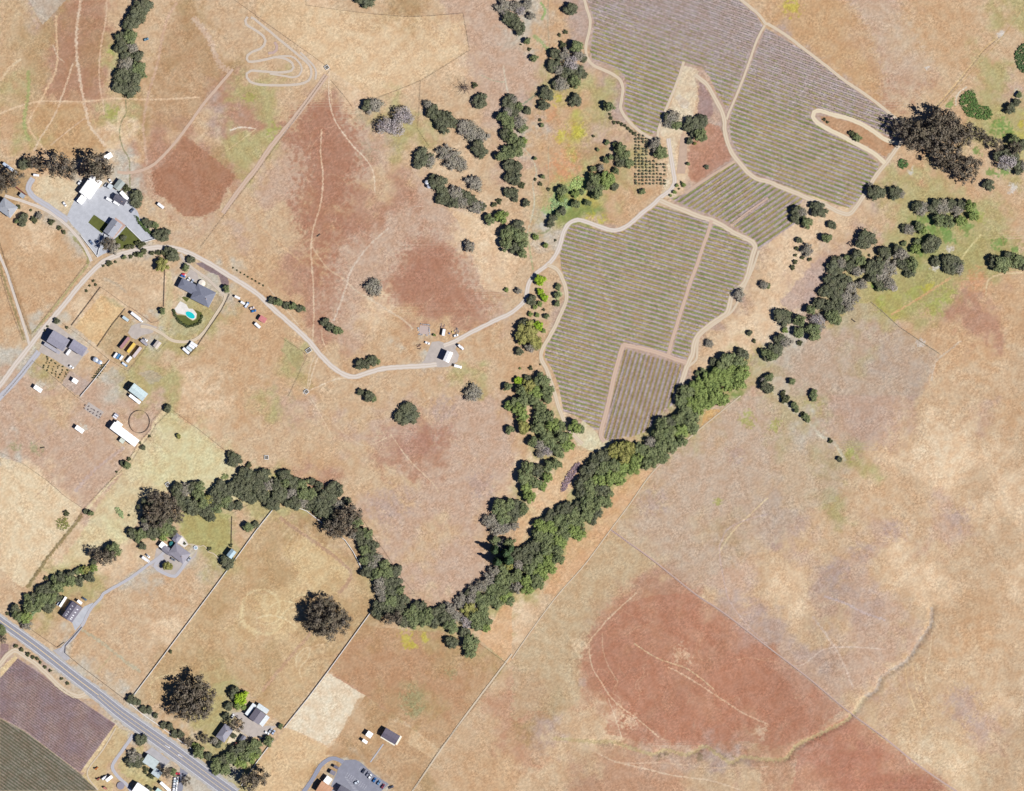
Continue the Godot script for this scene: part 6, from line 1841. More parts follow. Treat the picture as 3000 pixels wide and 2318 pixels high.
const FENCES := [
	["wire","dark wire fence running diagonally beside the wide dirt lane",[[969.2,203.4],[750,510.2],[694,581.7],[585.8,727.7]]],
	["wire","wire fence along the motorcycle track up to the lane corner",[[687.1,0],[750,44],[750,46.4],[968.2,201]]],
	["wire","long wire fence closing the top of the straw pasture",[[897.7,0],[897.7,15.5],[990.5,29.2],[1093.6,41.2],[1196.6,49.8],[1265.3,46.4],[1358.1,38.5],[1377,147.7],[1299.7,195.8],[1232.7,237.1],[1172.6,261.1],[1093.6,292]]],
	["wire","short wire fence south from the straw pasture to the oaks",[[1232.7,237.1],[1229.3,309.2],[1224.1,377.9],[1258.5,429.5]]],
	["wire","short wire fence from the lane corner to the grey thicket",[[969.9,235.3],[1004.2,274.9],[1035.2,316.1]]],
	["wire","wire fence on the east side of the narrow farm track",[[0,710.6],[34.4,827.4],[61.8,906.4],[90,982]]],
	["wire","wire fence on the west side of the narrow farm track",[[0,799.9],[34.4,909.8],[67,999.1]]],
	["wire","wire fence along the straight stretch of gravel road",[[254.2,772.4],[171.8,878.9],[92.8,980.3]]],
	["board","dark board fence on the north west side of the corral",[[295.5,841.1],[254.2,896.1],[209.6,954.5]]],
	["wire","wire fence on the north east side of the corral",[[295.5,841.1],[329.8,865.2],[367.6,892.6],[381.4,903]]],
	["board","dark board fence between the corral and the trailer yard",[[367.6,904.7],[329.8,951],[285.2,1016.3]]],
	["wire","wire fence from the corral behind the grey barns",[[178.7,944.2],[240.5,988.8],[319.5,1054.1],[374.5,1086.8]]],
	["wire","curved wire fence behind the parked semi trailer",[[381.4,899.5],[429.5,933.9],[443.2,945.9],[460.4,942.5],[479.3,927]]],
	["board","board fence west of the house with the pool",[[485.1,748.3],[482.7,820.5],[480,899.5]]],
	["wire","wire fence on the east edge of the trailer yard",[[376.2,1086.8],[405.4,1050.7],[433.6,1011.2]]],
	["wire","wire fence around the lone shed by the drive",[[491.3,999.1],[463.8,1030.8],[443.2,1016.3]]],
	["board","board fence cornering round the row of white trailers",[[529.1,1018],[553.8,1042.1],[577.2,1016.3],[618.4,954.5],[649.3,909.8],[673.4,861.7]]],
	["wire","wire fence beside the asphalt drive at the frame edge",[[10.3,1159.9],[51.5,1110.8],[96.2,1057.6]]],
	["wire","wire fence below the young orchard and small paddock",[[96.2,1057.6],[137.4,1088.5],[178.7,1122.8],[219.9,1159.9],[247.4,1177.2],[254.2,1180.6]]],
	["wire","wire fence between the young orchard and small paddock",[[178.7,1122.8],[206.1,1085]]],
	["white","pale rail fence on the east side of the small paddock",[[321.2,1055.8],[271.4,1119.4],[237.1,1159.9],[237.1,1163.4]]],
	["white","long white rail fence down to the road past the shed",[[798.1,1495],[750,1555.1],[690.6,1637.6],[615,1739.9],[384.8,2047.2]]],
	["white","white rail fence along the curve of the creek wood",[[829,1470.9],[897.7,1496.7],[983.6,1562],[1011.1,1582.6],[1035.2,1616.9],[1062.6,1671.9]]],
	["white","white rail fence between the brown field and mown plot",[[1114.2,1755.2],[963,1964.8],[901.2,2047.2],[832.5,2133.1]]],
	["white","white rail fence behind the garden trees near the road",[[801.5,2167.5],[750,2236.2],[750,2236.2],[707.7,2301.4]]],
	["white","low white fence lining the road behind the shrubs",[[381.4,2062.7],[412.3,2088.4],[456.9,2119.4],[508.5,2157.1],[563.4,2194.9]]],
	["board","dark board fence along the road below the dry field",[[240.5,1837.6],[192.4,1892.6],[190.7,1913.2],[240.5,1954.4],[309.2,2006],[367.6,2050.6]]],
	["board","dark board fence along the road beside the drive entrance",[[96.2,1847.9],[168.3,1897.8],[189.6,1882.3]]],
	["wire","wire fence beside the pale ditch strip",[[481,1194.4],[444.9,1235.6],[441.5,1259.6],[405.4,1300.9],[364.2,1373],[319.5,1414.2],[247.4,1489.8],[213,1541.4],[137.4,1634.1],[85.9,1709.7]]],
	["wire","wire fence on the far side of the pale ditch strip",[[498.2,1204.7],[456.9,1245.9],[446.6,1266.5],[412.3,1311.2],[374.5,1373]]],
	["wire","wire fence above the pale green meadow",[[505,1201.2],[584.1,1259.6],[666.5,1324.9]]],
	["wire","wire fence between the shelters and the pale ploughed field",[[0,1324.9],[68.7,1359.3],[137.4,1407.4],[192.4,1455.5],[243.9,1489.8]]],
	["wire","wire fence on the meadow edge above the creek wood",[[772.3,1370.3],[818.7,1373],[870.2,1379.9]]],
	["wire","wire fence down the mauve pasture edge",[[1059.2,1517.3],[1127.9,1616.9],[1179.5,1696],[1217.2,1739.9],[1196.6,1738],[1282.5,1775.8]]],
	["wire","wire fence below the small green plot by the gravel road",[[846.2,1159.9],[901.2,1043.8],[889.1,1030.1],[823.9,988.8]]],
	["wire","wire fence between the mauve slope and the red slope",[[1792,1553.4],[1912.3,1642.7],[2036,1741.3],[2118.4,1795.7],[2250,1897.4],[2366.8,1986.7],[2476.8,2079.5],[2593.6,2165.4]]],
	["wire","wire fence on the rim of the green grey slope",[[2552.3,885.8],[2593.6,920.1],[2634.8,957.9],[2755,1038.7]]],
	["board","board fence of the small yard beside the creek house",[[680.3,1513.9],[678.5,1592.9]]],
	["wire","wire fence from the creek house yard to the wood",[[683.7,1503.6],[750,1469.2]]],
	["wire","wire fence east of the brown field by the woods",[[1409.6,1889.2],[1485.2,1944.1],[1385.6,2078.1],[1286,2198.4],[1210.4,2317.9]]],
	["wire","wire fence along the edge of the northeastern grassland",[[2724.1,340.1],[2799.7,256],[2882.2,151.2],[2930.3,109.9]]],
	["white","white rail fence round the office lawn beside the yard",[[285.2,751.8],[237.1,689.9]]],
	["white","white rail fence along the front of the office lawn",[[371,662.5],[419.1,709.9],[456.9,700.2]]],
	["white","white rail fence between the yard and the lawn bend",[[310.9,679.6],[295.5,710.6],[285.2,753.5]]],
]
const BUILDINGS := [
	["barn","large white metal barn beside the pale yard","barn",267.8,549,63.2,37.5,-54,4.6,"gable",1.5,[306,306,306],[306,306,306],"d"],
	["canopy","flat white canopy below the large white barn","canopy",240.8,585.7,24.7,18.3,-54,3.2,"flat",0.1,[306,306,306],[306,306,306],"o"],
	["storage_container","long white box building north of the large white barn","container",313.6,462.2,36.6,14.7,-31,3,"flat",0.1,[306,306,306],[306,306,306],""],
	["house","dark grey roofed house with white trim in the yard","house",353.5,586,37.5,20.1,32,3.4,"gable",1.4,[112,110,124],[235,235,240],"wc"],
	["shed","narrow white roofed lean-to behind the dark grey house","shed",365.4,573.8,30.2,11,48,2.8,"shed",0.4,[306,306,306],[306,306,306],""],
	["shed","grey green roofed shed in the ranch yard","shed",350.7,542.6,30.2,22,-52,3,"gable",0.8,[176,186,182],[200,200,200],""],
	["shed","small pale blue roofed shed in the ranch yard","shed",324.2,547.2,15.6,13.7,34,2.6,"flat",0.1,[226,236,244],[230,230,235],""],
	["office","grey gabled building between the two green lawns","building",332.4,669,47.6,33.9,-54,3.8,"gable",1.8,[166,170,182],[238,236,236],"wc"],
	["house","grey roofed house with white terrace at the frame edge","house",22.9,609.5,49.5,39.4,36,3.6,"hip",1.8,[180,184,192],[240,240,240],"wc"],
	["shed","small grey shed beside the red wall","shed",66.3,573.8,15.6,11.9,34,2.4,"flat",0.1,[182,190,200],[190,190,195],""],
	["house","long slate roofed wing of the house with the pool","house",561.2,844.4,73.3,30.2,27,3.6,"hip",1.6,[134,138,156],[235,230,222],"w"],
	["house","broad slate roofed house above the turquoise pool","house",596.9,866.4,60.4,49.5,27,4.2,"hip",2,[130,134,152],[235,230,222],"wc"],
	["shed","pink roofed shed by the row of parked trailers","shed",770.3,935.6,21.1,16.5,31,2.6,"gable",0.5,[226,140,140],[220,190,190],""],
	["shed","pale speckled shed inside its own small fence","shed",461.9,1009.6,22,15.6,-52,2.8,"gable",0.5,[226,214,204],[210,200,190],""],
	["barn","large grey metal barn beside the straight gravel road","barn",173.8,999,55.9,39.4,32,6,"gable",1.8,[170,168,184],[190,188,200],"d"],
	["lean_to","pale lean-to along the large grey barn","shed",154.2,1020.7,53.1,10.1,32,2.8,"shed",0.4,[192,190,200],[190,188,200],""],
	["barn","smaller grey metal barn behind the large grey barn","barn",231.1,1019.6,47.6,29.3,32,5,"gable",1.4,[170,168,186],[190,188,200],"d"],
	["shelter","small white animal shelter in the fenced paddock","shelter",221.4,1116.3,17.4,12.8,33,3,"shed",0.3,[306,306,306],[306,306,306],"o"],
	["shelter","white animal shelter nearest the straight gravel road","shelter",113,1139.2,25.6,12.5,34,3,"shed",0.3,[306,306,306],[306,306,306],"o"],
	["shelter","white animal shelter in the middle of the bare pasture","shelter",234.7,1257.9,27.2,13.1,35,3,"shed",0.3,[306,306,306],[306,306,306],"o"],
	["barn","pale blue roofed barn above the round pen","barn",407.8,1149.2,51.3,27.5,38,5.5,"gable",1.2,[226,246,248],[235,205,195],"d"],
	["lean_to","white lean-to roof below the pale blue barn","shed",396.5,1169.4,39.4,9.2,38,2.8,"shed",0.3,[306,306,306],[235,205,195],"o"],
	["barn","long white barn beside the round pen","barn",367.1,1272.4,90.7,24.2,37,4.6,"gable",1.2,[306,306,306],[306,306,306],"d"],
	["shed","cream square shed next to the long white barn","shed",359,1291.1,15.1,13.1,37,2.4,"flat",0.1,[232,240,226],[230,230,220],""],
	["shed","white end room on the long white barn","shed",349.5,1243.6,20.1,14.1,37,3.6,"shed",0.3,[306,306,306],[306,306,306],""],
	["barn","white barn in the gravel yard on the pasture","barn",1312.7,1045.1,31.3,18.1,-66,5.2,"gable",1.3,[306,306,306],[306,306,306],"d"],
	["house","grey hip roofed house beside the creek wood","house",527.3,1620.7,54.4,37.9,37,3.8,"hip",2,[164,160,172],[225,222,224],"wc"],
	["garage","grey roofed garage wing of the creek house","garage",493.2,1613.2,33,19,37,3,"gable",1.2,[156,152,164],[225,222,224],"d"],
	["carport","white roofed carport beside the creek house garage","carport",479,1598.4,19.8,17.3,37,3,"flat",0.1,[306,306,306],[306,306,306],"o"],
	["pool_house","small grey roofed pavilion north of the creek house","building",519.1,1576.2,24.7,19.8,-54,3,"hip",1.2,[146,142,158],[225,222,224],"w"],
	["barn","small barn with a pale blue metal roof by white fence","barn",679.5,1621.6,24.7,18.1,-52,4,"gable",1.2,[186,214,226],[190,200,205],"d"],
	["barn","purple grey barn with two rows of white skylights","barn",214.1,1791.5,52.9,35,-55,4.8,"gable",1.6,[126,120,136],[150,146,158],"ds"],
	["storage_container","long white container between the creek trees and barn","container",186.2,1762.9,33.7,7.1,-57,2.8,"flat",0.1,[306,306,306],[306,306,306],""],
	["storage_container","short white container at the upper end of skylight barn","container",235,1763.7,15.8,8,36,2.8,"flat",0.1,[306,306,306],[306,306,306],""],
	["shed","bright narrow shed roof along the skylight barn","shed",202.7,1772.9,31.6,5.2,-55,2.6,"shed",0.2,[224,224,230],[200,200,205],""],
	["workshop","two tone purple grey workshop behind the yard","workshop",755.4,2096.5,36.4,35,-54,5,"gable",1.4,[126,120,134],[200,205,210],"d"],
	["lean_to","white lean-to on the west side of the workshop","shed",735.2,2078,39.9,13.1,-53,3,"shed",0.4,[240,248,252],[225,232,238],""],
	["lean_to","white lean-to on the east side of the workshop","shed",775.8,2110.7,34.4,13.1,-53,3,"shed",0.4,[240,248,252],[225,232,238],""],
	["lean_to","white lean-to on the north side of the workshop","shed",770.9,2075.2,36.4,14.4,34,3,"shed",0.4,[238,248,252],[225,232,238],""],
	["house","grey hip roofed house with cream patio near the road","house",659.2,2146.7,46.7,30.9,-54,3.8,"hip",2,[152,150,164],[230,226,224],"wc"],
	["shed","small dark grey shed beside the cream patio","shed",711.9,2163.4,20.6,13.1,-54,2.6,"gable",0.6,[130,128,142],[200,200,205],""],
	["motel","pale blue flat roofed roadside building under the oak","building",443.9,2230.4,41.3,28.8,34,3.6,"flat",0.2,[212,226,226],[225,230,230],"w"],
	["motel","pale blue roofed rear block of the roadside building","building",461.1,2263.6,27.2,21.8,36,3.2,"flat",0.2,[206,220,226],[225,230,230],"w"],
	["barn","white barn cut by the bottom edge below roadside building","barn",414.4,2314.5,42,29.6,34,4.6,"gable",1.2,[306,306,306],[306,306,306],"d"],
	["storage_container","long narrow white container below the roadside building","container",485.7,2304,38.1,8.6,42,2.8,"flat",0.1,[306,306,306],[306,306,306],""],
	["shed","pale green roofed shed cut by the bottom edge","shed",466.5,2316.8,17.1,12.5,36,2.8,"flat",0.1,[214,244,238],[220,230,225],""],
	["storage_container","white box beside the orange machines","container",321.3,2280.2,21.8,9.7,-38,2.8,"flat",0.1,[306,306,306],[306,306,306],""],
	["classroom","dark grey roofed building with cream porch","building",1144.9,2155.7,48.4,29.3,31,3.8,"gable",1.3,[112,104,122],[244,238,218],"wp"],
	["shed","cream roofed square shed left of the dark grey building","shed",1082.9,2151,16.8,17.6,-56,3.2,"flat",0.2,[290,282,258],[290,282,258],""],
	["shed","small cream roofed shed joined to the square shed","shed",1069.7,2171.2,8.8,16.1,-56,2.8,"flat",0.2,[290,282,258],[290,282,258],""],
	["canopy","white square canopy beside the parking lot","canopy",961.5,2284.4,20.5,19,-54,3.4,"flat",0.1,[306,306,306],[306,306,306],"o"],
	["hall","orange roofed hall cut by the bottom edge","building",951.8,2310.7,39.6,33.7,32,4,"gable",1.2,[222,168,130],[230,215,200],"w"],
	["hall","dark grey roofed block below the parking lot lines","building",1008.9,2318.1,36.6,23.4,32,4,"gable",1.2,[112,110,126],[205,205,210],"w"],
	["shed","small dark shed at the corner of the parking lot","shed",984.9,2247,13.9,8.5,28,2.4,"gable",0.4,[120,116,132],[180,180,185],""],
	["shed","small grey shed behind the dark parking lot shed","shed",975.5,2263.1,16.1,12.5,28,2.6,"gable",0.5,[146,142,156],[180,180,185],""],
]
const VEHICLES := [
	["van","white van parked left of the large white barn",233,535.7,-60,[268,268,268],0],
	["car","white car on the dry grass beside the asphalt drive",189,597.9,55,[268,268,268],0],
	["car","dark car with bright windscreen on the pale yard",386.8,616.8,-50,[110,120,140],0],
	["car","grey blue car at the lower end of the pale yard",267.4,710.2,55,[120,140,170],0],
	["trailer","white trailer on the dirt above the office",471.4,603,38,[268,268,268],6.5],
	["semi_trailer","long bluish white semi trailer at the frame edge",25.6,489.5,36,[214,226,240],11],
	["trailer","short white trailer behind the bluish semi trailer",45.2,503.6,36,[268,268,268],4],
	["trailer","white box trailer below the dark ragged trees",106.6,513.9,6,[268,268,268],5],
	["truck","white flatbed truck in front of the dark grey house",320.9,586,32,[268,268,268],6],
	["truck","white truck beside the porch of the dark grey house",341,595.8,32,[268,268,268],5.5],
	["car","silver car on the yard beside the pale blue shed",310.4,541.7,-50,[196,202,212],0],
	["van","white van under the ragged tree by the barn",322.7,529.8,60,[268,268,268],0],
	["car","white car parked nearest the slate roofed wing",551.6,819.7,-58,[268,268,268],0],
	["car","pale blue car parked between white car and slate roof",562.6,825.7,-62,[206,216,232],0],
	["car","bright blue car on the drive by the red tarp",535.2,809.2,20,[50,110,190],0],
	["camper","white camper at the top of the trailer row",695.8,871.5,25,[268,268,268],5],
	["camper","small white camper second in the trailer row",711.7,887.6,30,[268,268,268],4],
	["boat_trailer","blue and white boat on trailer in the trailer row",723.3,894.2,-55,[90,160,220],0],
	["car","pale car fourth in the trailer row",737.9,903,-20,[240,222,214],0],
	["car","blue car under the pale car in the trailer row",742.9,911.4,-15,[50,130,200],0],
	["trailer","white trailer below the pink roofed shed",754.9,953.6,42,[268,268,268],6],
	["trailer","topmost white trailer in the fenced group of four",568.5,1008.9,33,[268,268,268],6.5],
	["trailer","second white trailer in the fenced group of four",562.1,1015.1,33,[268,268,268],5.5],
	["trailer","third white trailer in the fenced group of four",554.8,1022.1,38,[226,238,242],5.5],
	["trailer","lowest white trailer in the fenced group of four",545.6,1027.9,42,[268,268,268],7],
	["pickup","white pickup by the shed near the gravel yard",425.6,995.5,32,[268,268,268],0],
	["trailer","grey flatbed trailer by the shed near the gravel yard",422.9,1003.7,40,[186,180,184],7],
	["truck","white truck parked between the two grey barns",202.3,1031.1,-55,[268,268,268],6.5],
	["van","white van below the grey barns",209.3,1074.9,33,[268,268,268],0],
	["semi_trailer","white semi trailer at the head of the trailer yard",398.7,926.2,38,[268,268,268],10],
	["truck","white tractor cab in front of the white semi trailer",411.9,938.6,38,[268,268,268],4.5],
	["trailer","bluish trailer beside the corral fence",368.5,934,36,[216,234,240],6],
	["semi_trailer","long trailer half pink and half grey in the yard",366.6,1004.5,-52,[196,150,150],12],
	["semi_trailer","long yellow trailer in the middle of the yard",385.5,1019.2,-52,[262,222,110],10],
	["semi_trailer","long pinkish white trailer by the yard fence",402.7,1032,-52,[236,218,214],11],
	["trailer","white trailer first of three below the yellow trailer",339.2,1041.2,-55,[268,268,268],5],
	["trailer","blue trailer second of three below the yellow trailer",347.4,1044.3,-55,[90,150,200],5],
	["trailer","white trailer third of three below the yellow trailer",356,1048.5,-55,[268,268,268],4.5],
	["camper","large white camper below the pinkish white trailer",378.9,1053.1,-50,[268,268,268],6],
	["boat_trailer","blue tarp covered boat at the yard corner",365.2,1067.7,36,[80,160,210],0],
	["car","white car right of the scrap heap on the pasture",1335.2,983.3,-15,[268,268,268],0],
	["car","white car left of the white pasture barn yard",1251.2,1004.8,20,[268,268,268],0],
	["trailer","upper of two white trailers right of the pasture barn",1346.8,1014.5,50,[268,268,268],3.6],
	["trailer","lower of two white trailers right of the pasture barn",1353.8,1019.8,50,[268,268,268],3.6],
	["truck","white truck below the white pasture barn",1341,1073.6,15,[268,268,268],6.5],
	["trailer","white stock trailer in the scrap heap on the pasture",1300,974.1,-80,[268,268,268],6],
	["truck","white truck on the orange dirt by the creek house",427.3,1638.5,35,[268,268,268],7.5],
	["pickup","white pickup beside the white truck on orange dirt",432.9,1628.9,42,[268,268,268],0],
	["car","dark car with white hood before the creek house",506.4,1638.8,30,[120,126,136],0],
	["car","silver car at the east corner of the creek house",554.2,1638.8,-50,[196,202,212],0],
	["boat_trailer","blue and white boat beside the creek container",173.8,1767,-50,[220,230,245],0],
	["pickup","grey blue pickup above the skylight barn",247.1,1754.6,32,[96,118,140],0],
	["pickup","white pickup beside the garden trees",681.6,2099.7,-60,[268,268,268],0],
	["car","white car first in the cluster by the garden fence",781.5,2146.9,30,[268,268,268],0],
	["car","silver car second in the cluster by the garden fence",792.2,2141.2,-55,[196,202,212],0],
	["car","pale blue car third in the cluster by the garden fence",800.8,2146,-55,[200,214,236],0],
	["car","black car under the garden tree",763.4,2161.1,15,[48,50,62],0],
	["car","first white car in the roadside column, counted from the road",515.2,2280.7,-10,[268,268,268],0],
	["car","second white car in the roadside column, counted from the road",514.3,2288.5,-10,[226,240,248],0],
	["car","third white car in the roadside column, counted from the road",513.4,2296,-10,[268,268,268],0],
	["car","fourth white car in the roadside column, counted from the road",512.4,2303.1,-10,[196,202,212],0],
	["car","fifth white car in the roadside column, counted from the road",511.8,2310.6,-10,[268,268,268],0],
	["car","sixth white car in the roadside column, counted from the road",511.2,2317.4,-10,[268,268,268],0],
	["car","red car beside the roadside shrubs",519.8,2266.4,10,[214,50,70],0],
	["truck","white truck beside the orange machines",306.9,2278.2,-38,[268,268,268],5],
	["tractor","orange tractor alone on the dry grass",282.8,2251.4,-40,[216,130,60],0],
	["tractor","rusty red tractor beside the white truck",288.6,2282.3,-40,[176,104,84],0],
	["tractor","faded red implement below the white box",307.7,2308.7,35,[226,140,130],0],
	["car","dark car first in the parking row from the north",1065.3,2259.2,-60,[70,74,88],0],
	["car","grey car second in the parking row from the north",1077.8,2268.5,-60,[150,152,166],0],
	["car","white car third in the parking row from the north",1084,2275.6,-60,[268,268,268],0],
	["car","blue car fourth in the parking row from the north",1096.8,2285.8,-60,[50,120,190],0],
	["car","pale blue car fifth in the parking row from the north",1109.5,2293.4,-60,[110,150,190],0],
	["car","dark red car sixth in the parking row from the north",1121.8,2304.1,-60,[140,60,76],0],
	["pickup","dark pickup last in the parking row",1145.9,2306.3,-20,[80,82,96],0],
	["car","white car alone in the middle of the parking lot",1044.1,2292.7,-30,[226,236,246],0],
	["car","small blue car beside the dirt track clump",428.1,115.8,-20,[120,160,180],0],
	["tank","silver water tank beside the smaller grey barn",280.5,1054,36,[214,224,238],0],
	["tank","small silver dome tank beside the water tank",293.4,1061.7,0,[214,228,246],0],
	["tank","upper of two white water tanks by the oaks",1250.9,534.9,0,[244,246,252],0],
	["tank","lower of two white water tanks by the oaks",1257.1,546.3,0,[240,242,250],0],
]
const ZONES := [
	[320,0,460,300,"in the clump beside dirt tracks"],
	[0,430,110,600,"near the semi trailer and red wall"],
	[60,440,360,560,"behind the large white ranch barn"],
	[0,590,180,690,"beside the house at the frame edge"],
	[350,540,520,720,"behind the dark grey ranch house"],
	[300,690,440,740,"on the office lawn"],
	[480,720,600,800,"where the gravel road forks"],
	[290,725,490,800,"lining the curved gravel road"],
	[230,790,300,860,"in the dry field inside the curve"],
	[650,770,790,850,"in the dotted row by the road"],
	[450,770,700,960,"around the house with the pool"],
	[120,930,210,980,"beside the large grey barn"],
	[780,870,900,925,"in the upper roadside tree row"],
	[940,930,1010,990,"in the middle roadside tree row"],
	[1040,1040,1120,1100,"in the lower roadside tree row"],
	[1040,1120,1110,1200,"in the short row on the pasture"],
	[1060,800,1130,880,"alone in the red pasture"],
	[1140,1180,1240,1260,"alone on the mauve pasture"],
	[1340,1120,1430,1210,"alone near the vineyard willows"],
	[1040,280,1220,420,"in the sparse thicket by fences"],
	[1330,220,1430,330,"under the pasture fence"],
	[1220,280,1450,470,"in the upper oak grove"],
	[1200,410,1470,560,"in the middle oak grove"],
	[1220,500,1480,690,"in the lower oak grove"],
	[1340,690,1420,750,"on the straw slope"],
	[1040,-20,1110,20,"at the top edge of the pasture"],
	[1440,-20,1610,150,"along the creek at the top"],
	[1600,120,1730,320,"in the creek clump beside the vineyard"],
	[1640,0,1700,60,"above the creek clump"],
	[1440,270,1560,460,"in the upper creek strip"],
	[1440,460,1560,600,"in the lower creek strip"],
	[1440,640,1560,770,"at the end of creek strip"],
	[1570,270,1700,330,"just below the creek clump"],
	[1760,290,1810,340,"beside the vineyard bend"],
	[1780,330,1865,400,"in the hedge above the orchard"],
	[1570,340,1640,560,"in the narrow dry wash"],
	[1700,390,1870,500,"west of the orchard grid"],
	[1580,490,1830,590,"in the marshy hollow"],
	[1570,560,1740,680,"beside the hollow and gravel road"],
	[1860,560,1920,590,"below the orchard grid"],
	[1890,340,2080,440,"in the sandy pocket"],
	[1940,440,2090,500,"on the red slope of the pocket"],
	[1940,520,2020,590,"at the tip of slanting vineyard"],
	[2400,340,2530,420,"on the island between vineyard tracks"],
	[2600,330,2930,540,"in the ragged eucalyptus grove"],
	[2860,240,3010,560,"at the northeast creek edge"],
	[2520,540,2660,620,"beside the northeast vineyard corner"],
	[2310,590,2430,660,"below the slanting vineyard"],
	[2310,640,2460,790,"on the straw slope by vineyard"],
	[2490,660,2570,740,"alone above the creek wood"],
	[2630,580,2860,660,"in the green bottom grove"],
	[2630,640,2800,790,"around the green bottom"],
	[2880,730,3010,800,"at the eastern frame edge"],
	[2740,730,2840,800,"right of the creek wood"],
	[2520,730,2720,850,"in the upper part of creek wood"],
	[2400,730,2560,840,"in the crest of creek wood"],
	[2380,800,2540,920,"in the middle part of creek wood"],
	[2330,870,2480,1010,"in the lower part of creek wood"],
	[2240,880,2340,1060,"at the tail of creek wood"],
	[2230,1090,2480,1360,"along the dry gully"],
	[1530,770,1600,800,"by the gravel road bend"],
	[1530,780,1650,960,"between the road and central vineyard"],
	[1500,930,1620,1080,"left of the central vineyard"],
	[1500,1090,1640,1220,"in the upper left bank wood"],
	[1500,1160,1680,1350,"in the lower left bank wood"],
	[1660,1220,1720,1280,"at the vineyard corner"],
	[1500,1340,1660,1480,"in the clump above the clearing"],
	[1400,1440,1560,1580,"in the round clump on the bank"],
	[1430,1580,1530,1680,"in the cypress corner"],
	[2140,840,2260,890,"outside the central vineyard"],
	[2060,960,2240,1080,"on the bank below central vineyard"],
	[2080,1020,2190,1120,"at the top of the diagonal belt"],
	[1960,1040,2260,1180,"in the bright end of diagonal belt"],
	[1900,1160,2080,1290,"in the upper diagonal belt"],
	[1720,1290,2010,1400,"in the middle diagonal belt"],
	[1670,1320,1850,1480,"in the broad part of diagonal belt"],
	[1660,1440,1800,1560,"in the waist of diagonal belt"],
	[1540,1480,1730,1600,"in the lower diagonal belt"],
	[1490,1580,1660,1740,"in the foot of diagonal belt"],
	[1340,1640,1500,1740,"at the bend of the creek"],
	[1320,1700,1510,1860,"in the southern creek wood"],
	[1200,1730,1350,1850,"in the creek wood below the pasture"],
	[1090,1730,1220,1850,"in the creek wood by white fence"],
	[1330,1840,1430,1930,"below the southern creek wood"],
	[1040,1540,1190,1650,"on the pasture side of creek wood"],
	[1050,1640,1200,1750,"in the narrow creek wood"],
	[940,1420,1080,1570,"in the dark knot of creek wood"],
	[860,1380,960,1500,"in the arch of creek wood"],
	[740,1370,870,1500,"in the top of creek arch"],
	[600,1370,760,1540,"in the western creek arch"],
	[480,1390,620,1540,"in the creek wood above the house"],
	[400,1440,500,1560,"in the dark western creek wood"],
	[360,1540,540,1630,"above the creek house"],
	[250,1580,380,1660,"in the small clump by the meadow"],
	[470,1640,540,1690,"in the turning circle"],
	[640,1560,760,1680,"beside the small blue roofed barn"],
	[370,1500,420,1540,"left of the dark creek wood"],
	[120,1660,300,1740,"in the hedge along the meadow foot"],
	[0,1680,200,1870,"between the meadow and highway"],
	[30,1870,220,2020,"on the bank below the highway"],
	[640,1310,740,1380,"at the meadow corner"],
	[230,1170,520,1380,"along the pale ditch strip"],
	[180,1480,280,1540,"by the ditch culvert"],
	[480,1890,520,1930,"on the white fence in the field"],
	[380,2030,620,2240,"in the shrub row by the highway"],
	[490,1960,660,2110,"in the great eucalyptus clump"],
	[640,2010,730,2120,"behind the roadside house"],
	[590,2120,700,2200,"around the roadside house"],
	[600,2150,780,2280,"in the garden below roadside house"],
	[700,2240,800,2318,"at the lower garden corner"],
	[380,2130,580,2318,"around the pale roadside building"],
	[890,1750,1030,1880,"in the great tree on the field"],
	[750,2100,840,2240,"by the garden fence corner"],
]
